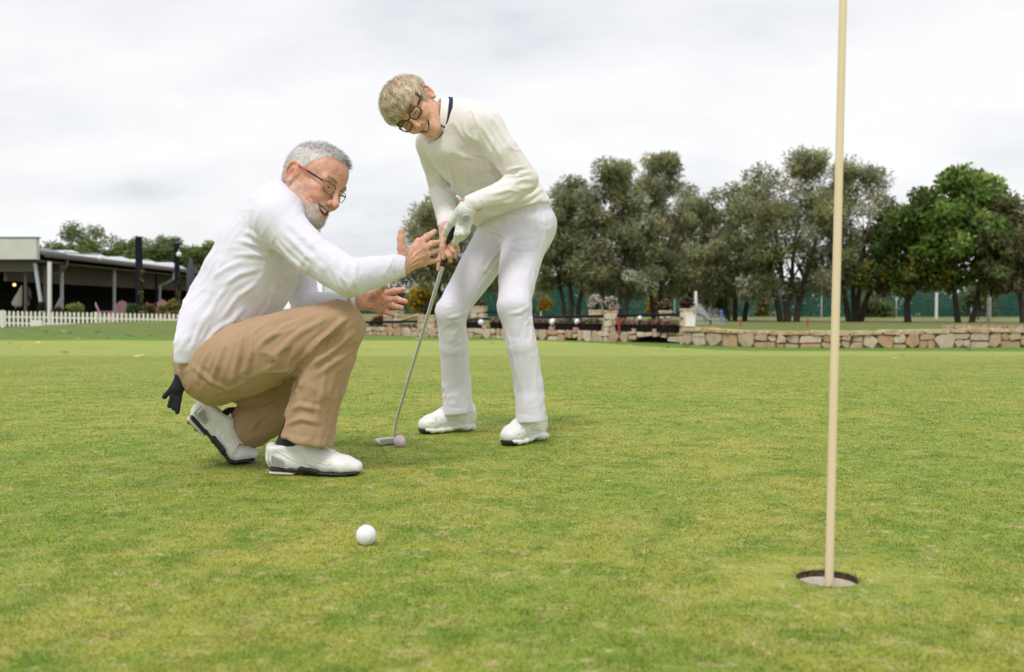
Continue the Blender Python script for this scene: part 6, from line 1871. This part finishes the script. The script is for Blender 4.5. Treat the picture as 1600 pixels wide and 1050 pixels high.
# shoes
near_heel = ground_at(414,741); near_toe = ground_at(571,739)
near_toe = near_heel + np.array([0.296,-0.02,0])*1.0
shoe(man, near_heel+np.array([0.008,0,0.001]), near_toe, 0.292, False)
rear_tip = at(407,716,3.05); rear_tip[2] = 0.002
rear_dir = np.array([0.95,0.25,0]); rear_dir /= np.linalg.norm(rear_dir)
shoe(man, rear_tip-rear_dir*0.292, rear_tip, 0.292, False, angle=math.radians(47))
# socks
sk = Field(np.array([-0.78,2.70,0.0]), np.array([-0.52,2.98,0.22]), 0.004)
limb(sk, [(at(446,716,2.85),0.036),(at(451,700,2.845),0.041),(at(468,670,2.83),0.050)], 0.01)
V, F = sk.mesh(1); mob('sock', np_mesh('sock', V, F, M_sock), man)
sk = Field(np.array([-1.0,2.9,0.03]), np.array([-0.70,3.25,0.32]), 0.004)
limb(sk, [(at(352,664,3.05),0.036),(at(362,656,3.06),0.040),(at(386,656,3.07),0.044)], 0.01)
V, F = sk.mesh(1); mob('sock', np_mesh('sock', V, F, M_sock), man)
# wristwatch
wa, wb = at(553,471.5,3.115), at(560,471,3.108); ax = (wb-wa)/np.linalg.norm(wb-wa)
ring = MB(); pu = np.cross(ax,(0,1,0)); pu /= np.linalg.norm(pu); pv = np.cross(ax,pu)
for i in range(22):
    a0, a1 = 2*PI*i/22+0.03, 2*PI*(i+1)/22-0.03; r = 0.0285
    ring.bar(wa+(pu*math.cos(a0)+pv*math.sin(a0))*r, wa+(pu*math.cos(a1)+pv*math.sin(a1))*r, 0.004, 0.014, up=ax)
watch = ring.build('wristwatch', M_steel, man)
adopt_new(before, man)

# black gloves tucked in the back pocket
gf = Field(np.array([-1.08,2.74,0.10]), np.array([-0.9,2.92,0.38]), 0.0025)
for pts, r in (([(297,560,2.83),(288,574,2.82),(281,590,2.815)],0.017),([(281,592,2.815),(268,608,2.81),(257,620,2.81)],0.0105),
               ([(281,598,2.815),(270,618,2.81),(265,634,2.81)],0.0105),([(283,600,2.812),(276,622,2.81),(272,638,2.81)],0.0105),([(284,602,2.812),(280,625,2.81),(277,644,2.81)],0.0095)):
    for a, b in zip(pts, pts[1:]): gf.add(cap(at(*a), at(*b), r*0.72), 0.003)
gf.add(cap(at(283,590,2.815), at(277,606,2.81), 0.017), 0.01)
V, F = gf.mesh(1); c = V.mean(0); c[2] = V[:,2].min()
o = mob('golf_glove', np_mesh('golf_glove', V-c, F, M_knitglove)); o.location = c
tag(o, 'black glove hanging out of the back pocket of the crouching man', 'glove')
# ================================================================== the standing woman
woman = empty('person', (at(775,660,3.6)[0], 3.60, gz(0,3.6)), 'short-haired blonde woman in cream jumper and white trousers, bending over a putter', 'person')
WR = rotvec((1.2168,-0.2773,-1.7729))
wneck = at(704,189,3.50)
wh = Head(WR, at(651.5,171.5,3.45), 0.91, False, wneck, 0.050)
wh.gaze = np.array([1.0,0.15,0.0])
wh.sculpt().colours()
UL = (0.7,-0.7,0.05)
arm_l = [(at(752,196,3.41),0.058),(at(786,236,3.41),0.055),(at(820,281,3.43),0.049),(at(785,303,3.38),0.044),(at(741,318,3.335),0.036)]
arm_r = [(at(674,226,3.66),0.056),(at(683,262,3.72),0.052),(at(690,298,3.75),0.048),(at(696,326,3.62),0.042),(at(699,353,3.49),0.033)]
fw = Field(np.array([-0.44,3.22,0.70]), np.array([0.20,3.95,1.36]), 0.0042)
trunk(fw, [(at(703,186,3.50),0.062,0.055),(at(709,197,3.51),0.126,0.096),(at(722,216,3.54),0.166,0.118),(at(740,240,3.57),0.168,0.124),
           (at(760,268,3.62),0.156,0.121),(at(778,293,3.66),0.154,0.121),(at(793,318,3.69),0.164,0.126),(at(803,336,3.70),0.166,0.128)], UL, 0.04)
fw.add(cap(at(706,190,3.49), at(750,194,3.42), 0.050, 0.060), 0.05)
fw.add(cap(at(728,188,3.47), at(762,206,3.43), 0.056, 0.060), 0.04)
fw.add(cap(at(703,190,3.51), at(676,222,3.65), 0.046, 0.052), 0.04)
fw.add(ell(at(708,232,3.50), (0.085,0.07,0.06)), 0.05)
limb(fw, arm_r, 0.03)
g = like(fw); limb(g, arm_l, 0.03)
hh = np.maximum(0.022-np.abs(fw.d-g.d),0)/0.022; fw.d = np.minimum(fw.d,g.d)-hh*hh*0.0055
for pts, r in (([(801,288),(812,281),(828,279)],0.006),([(797,284),(812,272),(832,268)],0.006),([(806,294),(822,294),(838,290)],0.005),
               ([(768,303),(785,298),(803,292)],0.005),([(772,322),(795,316),(815,304)],0.006),
               ([(740,208),(756,236),(772,256)],0.006),([(745,185),(764,215),(785,245)],0.005),([(765,180),(785,212),(806,240)],0.004),
               ([(748,332),(775,338),(805,330)],0.005),([(800,332),(825,322),(846,308)],0.006),([(812,318),(832,306),(848,294)],0.005),
               ([(724,240),(728,270),(733,300)],0.004),([(700,250),(706,275),(712,300)],0.004),
               ([(682,268),(690,282),(702,290)],0.005),([(684,290),(694,300),(704,304)],0.005),([(690,312),(698,318),(706,318)],0.004),
               ([(742,312),(746,318),(745,326)],0.003),([(752,308),(756,316),(756,324)],0.003)):
    fw.fold(pts, r*0.85, 0.0075)
for pts, r in (([(737,190),(741,212),(757,246),(780,264)],0.0030),([(746,329),(776,341),(808,332),(848,302)],0.0020),([(752,304),(757,314),(756,324)],0.0018),([(690,336),(698,339),(706,336)],0.0018)):
    fw.fold(pts, r, 0.008, sub=True)
hn = at(803,336,3.70)-at(778,293,3.66)
fw.cut(at(797,338,3.70), (0.28,-0.05,-1), 0.006)
na = wh.w(np.array([-0.02,0,-0.03])); nb = wneck
axn = (na-nb); axn /= np.linalg.norm(axn)
fw.sub(cap(nb-axn*0.02, na, 0.057, 0.057), 0.006)
fw.sub(cap(nb+axn*0.074, na+axn*0.1, 0.104), 0.008)
V, F = fw.mesh(2); V = crease(V, F, fw.folds)
V = crumple(V, F, (0.35,0.2,-0.9), 26, 0.0080, 21, None, 5.0, 0.45)
V = crumple(V, F, (0.9,0.2,0.1), 34, 0.0050, 25, np.exp(-((V-at(810,285,3.40))**2).sum(1)/0.12**2)*2+0.25, 3.0)
before = set(o.name for o in bpy.data.objects)
V = lap(V, F, 0.5)
sweater = mob('sweater', np_mesh('sweater', V, F, M_sweater), woman)
# trousers
h1, t1 = ground_at(742,672), ground_at(652,679); d1 = (t1-h1)/np.linalg.norm(t1-h1)
h2, t2 = ground_at(846,687), ground_at(790,699); d2 = (t2-h2)/np.linalg.norm(t2-h2); c2 = ground_at(818,692)
up_ = lambda p, z: np.array([p[0], p[1], z])
s1_, s2_ = t1-d1*0.190, c2-d2*0.0625
fj = Field(np.array([-0.38,3.2,0.03]), np.array([0.30,4.00,1.00]), 0.0042)
trunk(fj, [(at(780,283,3.66),0.120,0.086),(at(796,312,3.69),0.145,0.108),(at(803,332,3.70),0.150,0.112),(at(808,350,3.71),0.165,0.118),(at(808,366,3.72),0.146,0.112)], UL, 0.03)
fj.add(ell(at(838,352,3.76), (0.078,0.09,0.085)), 0.05)
A = like(fj); limb(A, [(at(780,368,3.78),0.089),(at(744,424,3.72),0.075),(at(705,486,3.655),0.0555)], 0.03)
trunk(A, [(at(705,488,3.655),0.0545,0.060),(at(709,540,3.70),0.0545,0.061),(at(713,600,3.76),0.0555,0.062),(at(716,652,3.78),0.059,0.068)], (1,0,0), 0.03)
Bf = like(fj); limb(Bf, [(at(822,368,3.64),0.087),(at(810,424,3.54),0.073),(at(803,478,3.44),0.0555)], 0.03)
trunk(Bf, [(at(803,480,3.44),0.0545,0.060),(at(815,540,3.45),0.0545,0.062),(at(826,600,3.47),0.053,0.060),(at(831,664,3.47),0.055,0.068)], (1,0,0), 0.03)
for G, kk in ((A,0.03),(Bf,0.03)):
    hh = np.maximum(kk-np.abs(fj.d-G.d),0)/kk; fj.d = np.minimum(fj.d,G.d)-hh*hh*kk*0.25
# cuffs
X,Y,Z = fj._xyz((slice(None),)*3)
ca, cb = at(715,646,3.78), at(831,658,3.47)
pl = np.where(X+0*Y < (ca[0]+cb[0])/2, ca[2]-Z+0.10*(X-ca[0]), cb[2]-Z+0.05*(X-cb[0])).astype(np.float32)
fj.d = np.maximum(fj.d, pl)
for pts, r in (([(790,380),(772,400),(756,425)],0.008),([(795,376),(815,372),(838,366)],0.008),([(792,384),(812,390),(836,388)],0.007),([(745,352),(765,360),(788,368)],0.006),([(850,340),(852,365),(846,390)],0.006),([(733,486),(716,494),(700,497)],0.006),([(828,478),(812,488),(796,491)],0.006)):
    fj.fold(pts, r*0.65, 0.0068)
for pts, r in (([(691,634),(715,638),(738,634)],0.0013),([(807,645),(831,649),(854,645)],0.0013),([(786,352),(789,366),(791,380)],0.0016),([(788,380),(770,410),(744,450),(724,492),(722,560),(724,630)],0.0016),([(858,335),(856,370),(838,430),(826,470)],0.0012),([(808,510),(818,560),(826,640)],0.0014),
               ([(840,348),(852,354),(862,352)],0.0018)):
    fj.fold(pts, r*1.2, 0.006, sub=True)
V, F = fj.mesh(2); V = crease(V, F, fj.folds)
km = sum(np.exp(-((V-at(*q))**2/np.array([0.12,0.12,0.085])**2).sum(1)) for q in ((712,500,3.62),(806,492,3.40),(714,632,3.77),(828,640,3.47)))
hp_ = np.exp(-((V-at(800,375,3.60))**2).sum(1)/0.14**2)
V = crumple(V, F, (0.85,-0.2,0.25), 32, 0.0075, 31, np.clip(km,0,1), 4.0, 0.45)
V = crumple(V, F, (0.75,0.0,-0.55), 28, 0.0080, 33, np.clip(hp_,0,1), 5.0, 0.45)
V = crumple(V, F, (0.15,0.0,0.95), 30, 0.0036, 35, None, 5.0, 0.45)
V = lap(V, F, 0.5)
mob('trousers', np_mesh('trousers', V, F, M_jeans), woman)

# collar with a navy stripe
axn = (na-nb); axn /= np.linalg.norm(axn)
fr = WR[:,0]-axn*(WR[:,0]@axn); fr = np.array([-0.75,-0.6,0.0]); fr -= axn*(fr@axn); fr /= np.linalg.norm(fr); sd_ = np.cross(axn, fr)
def ringloft(prof, a0, a1, n, name, mat, parent, c0):
    V = []; F = []; m = len(prof)
    for i in range(n+1):
        a = a0+(a1-a0)*i/n
        e = 1+0.10*math.cos(a)
        for r, z in prof:
            r = r*1.13; zz = z*1.15 - (0.010*max(0, math.cos(a))**4 if r > 0.062 else 0)
            V.append(c0+(fr*math.cos(a)+sd_*math.sin(a))*r*e+axn*zz)
    for i in range(n):
        for k in range(m):
            k2 = (k+1) % m
            F.append((i*m+k,(i+1)*m+k,(i+1)*m+k2,i*m+k2))
    mb = MB(); mb._a(V, F+[tuple(range(m)), tuple(n*m+k for k in range(m-1,-1,-1))])
    return mb.build(name, mat, parent, True)
c0 = nb + axn*0.019
col_ = ringloft([(0.053,-0.02),(0.0535,0.020),(0.055,0.032),(0.0585,0.036),(0.062,0.032),(0.070,0.010),(0.078,-0.010),(0.0755,-0.012),(0.064,0.012),(0.058,-0.02)], 0.06, 2*PI-0.06, 60, 'collar', M_collar, woman, c0)
ringloft([(0.0695,0.0145),(0.0712,0.0138),(0.0745,0.0028),(0.0728,0.0020)], 0.17, 2*PI-0.17, 60, 'collar_stripe', M_navy, col_, c0)

# hands on the grip; the left wears a pale glove
GA, GB = at(711,346,3.395), at(687.5,431,3.43)
gdir = (GB-GA)/np.linalg.norm(GB-GA)
def P(*a): return at(*a)
HW = (0.62,0.36,0.25)
f = hand_field([P(697,345,3.46),P(685,425,3.42),P(720,390,3.38)], 0.0016, 0.03)
f.add(cap(P(699,345,3.515), P(698,360,3.465), 0.020, 0.026), 0.01)
f.add(cap(P(698,358,3.46), P(695,384,3.425), 0.026, 0.020), 0.015)
f.add(cap(P(699,366,3.45), P(704,384,3.43), 0.020, 0.015), 0.012)
for pts in ([(P(700,374,3.44),0.0100),(P(707,378,3.405),0.0100),(P(713,385,3.375),0.0092),(P(716,392,3.378),0.0078)],
            [(P(699,381,3.44),0.0100),(P(704,385,3.40),0.0100),(P(708.5,393,3.370),0.0090),(P(710.5,401,3.375),0.0076)],
            [(P(697,388,3.44),0.0098),(P(699.5,393,3.40),0.0096),(P(702,400,3.372),0.0088),(P(704,408,3.378),0.0076)],
            [(P(692,388,3.435),0.0100),(P(687.5,404,3.43),0.0092),(P(685,421,3.425),0.0076)]):
    q = like(f); limb(q, pts, 0.003)
    for p, r in pts[1:-1]: q.add(ball(p, r*1.08), 0.003)
    hh = np.maximum(0.004-np.abs(f.d-q.d),0)/0.004; f.d = np.minimum(f.d,q.d)-hh*hh*0.001
q = like(f); limb(q, [(P(695,372,3.43),0.014),(P(692,387,3.395),0.0112),(P(693,403,3.39),0.0088)], 0.006)
hh = np.maximum(0.006-np.abs(f.d-q.d),0)/0.006; f.d = np.minimum(f.d,q.d)-hh*hh*0.0015
V1, F1 = f.mesh(1); C1 = hand_colour(V1, HW, [P(716,392,3.378),P(710.5,401,3.375),P(704,408,3.378),P(693,403,3.39)], 0.009)
fb = Field(np.array([-0.44,3.2,0.05]), np.array([0.25,3.95,1.36]), 0.009)
trunk(fb, [(at(704,190,3.50),0.05,0.045),(at(722,216,3.54),0.12,0.078),(at(760,268,3.62),0.10,0.068),(at(808,350,3.71),0.10,0.068)], UL, 0.03)
limb(fb, [(a, r-0.018) for a, r in arm_l[:4]]+[(at(734,318,3.325),0.026)], 0.02)
limb(fb, [(a, r-0.018) for a, r in arm_r[:4]]+[(at(699,358,3.47),0.016)], 0.02)
limb(fb, [(at(776,366,3.78),0.065),(at(706,488,3.655),0.044),(at(715,595,3.77),0.034),(up_(s1_,0.10),0.022)], 0.02)
limb(fb, [(at(826,366,3.64),0.065),(at(803,480,3.44),0.043),(at(827,595,3.475),0.034),(up_(s2_,0.10),0.022)], 0.02)
V3, F3 = fb.mesh(1)
f = hand_field([P(741,317,3.34),P(733,318,3.325)], 0.002, 0.05)
f.add(cap(P(744,318,3.34), P(731,318,3.325), 0.0265, 0.0265), 0.01)
V4, F4 = f.mesh(1)
Va, Fa, Ca = join_np([(wh.w(wh.V), wh.F, wh.C),(V1,F1,C1),(V3,F3,HW),(V4,F4,hand_colour(V4,(0.60,0.30,0.18)))])
mob('body', np_mesh('body', Va, Fa, M_skin, True, Ca), woman)
# the glove
f = hand_field([P(736,316,3.33),P(695,366,3.36),P(717,382,3.36)], 0.0016, 0.060)
f.add(cap(P(734,318,3.325), P(727,330,3.325), 0.0295, 0.031), 0.01)
for kn in ((711,346,3.365),(719,350,3.345),(727,351,3.345),(732,347,3.36)): f.add(cap(P(728,328,3.325), P(*kn), 0.022, 0.0145), 0.014)
f.add(cap(P(711,346,3.365), P(732,347,3.355), 0.0135), 0.008)
for pts in ([(P(731,349,3.36),0.0125),(P(729,362,3.345),0.0112),(P(722,372,3.365),0.0102)],
            [(P(724,351,3.345),0.0125),(P(721,365,3.335),0.0112),(P(715,376,3.36),0.0100)],
            [(P(717,351,3.345),0.0120),(P(714.5,366,3.335),0.0108),(P(711,380,3.36),0.0098)]):
    q = like(f); limb(q, pts, 0.003)
    for p, r in pts[1:-1]: q.add(ball(p, r*1.08), 0.003)
    hh = np.maximum(0.004-np.abs(f.d-q.d),0)/0.004; f.d = np.minimum(f.d,q.d)-hh*hh*0.001
q = like(f); limb(q, [(P(718,332,3.335),0.019),(P(706,346,3.35),0.0145),(P(699,357,3.365),0.0120),(P(695,367,3.38),0.0098)], 0.006)
hh = np.maximum(0.010-np.abs(f.d-q.d),0)/0.010; f.d = np.minimum(f.d,q.d)-hh*hh*0.0025
for pts, r in (([(711,352),(722,353),(735,350)],0.0016),([(722,316),(730,324),(738,328)],0.0014),([(712,328),(716,336),(712,346)],0.0016)):
    f.fold(pts, r, 0.003, sub=True)
for pts, r in (([(704,350),(708,353)],0.002),([(712,362),(717,364)],0.002),([(719,366),(725,367)],0.002),([(700,358),(705,361)],0.002)):
    f.fold(pts, r*0.6, 0.003)
V, F = f.mesh(1); V = crease(V, F, f.folds)
glv = mob('glove', np_mesh('glove', V, F, M_glove), woman)
bc = f.ray(728,341); bn = vnormals(V,F)[np.argmin(((V-bc)**2).sum(1))]
bd = MB(); e1 = np.cross(bn,(0,0,1)); e1 /= np.linalg.norm(e1); e2 = np.cross(bn,e1)
bp = [bc+(e1*math.cos(a)*0.0135+e2*math.sin(a)*0.0165) for a in np.linspace(0,2*PI,20,endpoint=False)]
bd._a([p-bn*0.006 for p in bp]+[p+bn*0.0018 for p in bp], [tuple(range(19,-1,-1)), tuple(range(20,40))]+[(i,(i+1)%20,20+(i+1)%20,20+i) for i in range(20)])
bd.build('glove_badge', M_badge, glv)

wh.eyes(woman); wh.teeth(woman)
wh.glasses(woman, 0.052, 0.036, 0.0024, 0.100, 0.010, 0, M_frame,
           [(0.090,0.064,0.019),(0.066,0.077,0.021),(0.030,0.082,0.024),(-0.004,0.0865,0.028),(-0.018,0.0865,0.028),(-0.036,0.083,0.012)],
           [(M_frame,1.5),(M_frame,1.3),(M_frame,1.3),(M_frame,1.3),(M_frame,1.0)])
# hair: layered, brushed from the crown towards the fringe
def long_hair(hd, n, seed, parent):
    r = np.random.RandomState(seed)
    hm = hd.hairmask(hd.V); idx = np.where(hm > 0.5)[0]
    idx = idx[np.abs(hd.V[idx,1]) < 0.080]
    pick = r.choice(idx, n); p = hd.V[pick].copy()
    crown = np.array([-0.055,0.012,0.118]); cc = np.array([-0.004,0,0.045]); rr = np.array([0.102,0.081,0.088])
    grav = hd.R.T @ np.array([0,0,-1.0])
    lay = r.rand(n); x0 = p[:,0].copy(); z0 = p[:,2].copy()
    front = sstep(0.0,0.07,x0); side = sstep(0.075,0.03,z0); back = sstep(0.0,-0.05,x0)
    Ln = (0.062-0.016*front-0.030*side*(1-front)-0.010*back)*(0.75+0.5*r.rand(n))
    cl = np.stack([vnoise(p*38,40+q) for q in range(3)],1)*0.16
    S = 9; segs = np.zeros((n,S,3)); segs[:,0] = p
    jit = r.normal(size=(n,3))*0.07; lim = 0.044+0.016*r.rand(n)
    for k in range(1,S):
        t = k/(S-1)
        nrm = (p-cc)/rr**2; nrm /= np.linalg.norm(nrm,axis=1,keepdims=True)
        d = p-crown; d /= np.linalg.norm(d,axis=1,keepdims=True)+1e-6
        d = d + np.array([0.15,0.45,0])*front[:,None] + grav*0.35*t + cl + jit + np.array([-0.4,0,-0.5])*(side*(1-front))[:,None]
        d -= nrm*(d*nrm).sum(1,keepdims=True); d /= np.linalg.norm(d,axis=1,keepdims=True)+1e-6
        p = p+d*(Ln/(S-1))[:,None]
        lev = np.linalg.norm((p-cc)/rr,axis=1)
        hgt = (0.003+(0.005+0.019*lay*(1-0.75*side)*(1+0.3*vnoise(segs[:,0]*48,61)))*math.sin(PI*min(0.80,0.15+t*0.75)))
        want = 1+hgt/0.09
        f_ = np.where(lev > 0.3, want/np.maximum(lev,0.3), 1)
        f_ = np.where(p[:,2] < 0.02, np.maximum(f_,1.0), f_)
        p = cc+(p-cc)*f_[:,None]
        stop = (p[:,0] > 0.045) & (p[:,2] < lim)
        p = np.where(stop[:,None], segs[:,k-1] + 0.0006*(p-segs[:,k-1]), p)
        segs[:,k] = p
    base = np.array([1.0,0.775,0.545])
    st_n = vnoise(segs[:,0]*75,50)+0.6*vnoise(segs[:,0]*150,51)
    c = base*(0.85+0.25*r.rand(n))[:,None]*(1+0.34*st_n)[:,None]
    c *= np.where(st_n < -0.40, 0.74, 1)[:,None]*np.array([1,1,1])
    c *= (0.86+0.14*lay)[:,None]
    low = r.rand(n) < 0.10; c[low] *= np.array([0.62,0.55,0.48])
    hi = (r.rand(n) < 0.45) & (st_n > 0.1); c[hi] = np.array([1.0,0.88,0.71])*(0.90+0.2*r.rand(hi.sum()))[:,None]
    n0 = (segs[:,3]-cc)/rr; n0 /= np.linalg.norm(n0,axis=1,keepdims=True)
    strips(n0@hd.R.T, np.full(n,0.0007), hd.w(segs), np.clip(c,0.02,0.98), 'hair', M_hair, parent)
long_hair(wh, 12000, 9, woman)
brows(wh, (0.30,0.20,0.12), parent=woman)
st_ = MB(); e_ = wh.w((-0.006,0.092,-0.028)); st_.lathe([(0.0001,-0.003),(0.0026,-0.0015),(0.0026,0.0015),(0.0001,0.003)], e_, 8); st_.build('earring', M_silver, woman, True)
# trainers
h1, t1 = ground_at(742,672), ground_at(652,679); d1 = (t1-h1)/np.linalg.norm(t1-h1)
shoe(woman, t1-d1*0.255, t1, 0.255, True, width=1.05)
h2, t2 = ground_at(846,687), ground_at(790,699); d2 = (t2-h2)/np.linalg.norm(t2-h2)
c2 = (ground_at(818,692))
shoe(woman, c2-d2*0.1275, c2+d2*0.1275, 0.255, True, width=1.05)
for A_, B_, C_ in ((up_(s1_,0.070),up_(s1_,0.105),at(716,628,3.775)),(up_(s2_,0.070),up_(s2_,0.105),at(831,636,3.47))):
    sk = Field(np.minimum(A_,C_)-0.06, np.maximum(A_,C_)+0.06, 0.004)
    limb(sk, [(A_,0.026),(B_,0.029),(C_,0.036)], 0.01)
    V, F = sk.mesh(1); mob('sock', np_mesh('sock', V, F, M_collar), woman)
adopt_new(before, woman)

# ================================================================== putter
M_grip = pm('rubber_grip', (0.012,0.012,0.012), 0.7, bump=(300,0.3,0.001))
M_gripred = pm('grip_band', (0.12,0.01,0.015), 0.6)
M_shaft = pm('chromed_shaft', (0.62,0.63,0.65), 0.25, metal=0.9)
M_head = pm('satin_head', (0.66,0.66,0.66), 0.35, metal=0.85)
PB = at(619.5,656,3.445); PH = at(615.5,683,3.445)
base = PH.copy(); base[2] = 0.0
putter = empty('putter', base, 'steel putter with black grip held by the standing woman, its head on the green', 'golf club')
before = set(o.name for o in bpy.data.objects)
gm = MB(); gm.tube([GA-gdir*0.03, GA, GA+gdir*0.09, GA+gdir*0.165], [0.0140,0.0140,0.0125,0.0105], 16)
gr = gm.build('grip', M_grip, putter, True)
bnd = MB(); bnd.tube([GA+gdir*0.150, GA+gdir*0.158], [0.0112,0.0110], 16); bnd.build('grip_band', M_gripred, gr, True)
sh = MB(); S0 = GA+gdir*0.16; sdir = PB-S0; Ls = np.linalg.norm(sdir); sdir /= Ls
pts = []; rad = []
nst = 15
for i in range(nst):
    r0 = 0.0078-0.0034*i/nst
    pts += [S0+sdir*(Ls*i/nst+0.001), S0+sdir*(Ls*(i+1)/nst-0.001)]; rad += [r0, r0]
pts += [PB+ (PH-PB)*0.15, PH]; rad += [0.0044,0.0048]
sh.tube(pts, rad, 12); sh.build('shaft', M_shaft, putter, True)
tip = at(589,691,3.42); heelp = at(626,687,3.46)
tip[2] = heelp[2] = 0.014; ax_ = (tip-heelp)/np.linalg.norm(tip-heelp); side_ = np.array([-ax_[1],ax_[0],0])
if side_[1] > 0: side_ = -side_
hd = MB(); poly = []
for a in np.linspace(0,2*PI,20,endpoint=False):
    poly.append(((abs(math.cos(a))**0.5)*(1 if math.cos(a)>0 else -1)*0.050, (abs(math.sin(a))**0.6)*(1 if math.sin(a)>0 else -1)*0.0115))
hc = (tip+heelp)/2
hd.prism(poly, hc, ax_, (0,0,1), side_, -0.011, 0.011, 0.002)
hob = hd.build('club_head', M_head, putter, True)
ft_ = MB(); ft_.prism([(x*0.80,y*0.72) for x,y in poly], hc+side_*0.0108, ax_, (0,0,1), side_, -0.001, 0.0012, 0.0005); ft_.build('face_insert', pm('face_insert',(0.5,0.5,0.5),0.5,metal=0.6), hob)
adopt_new(before, putter)
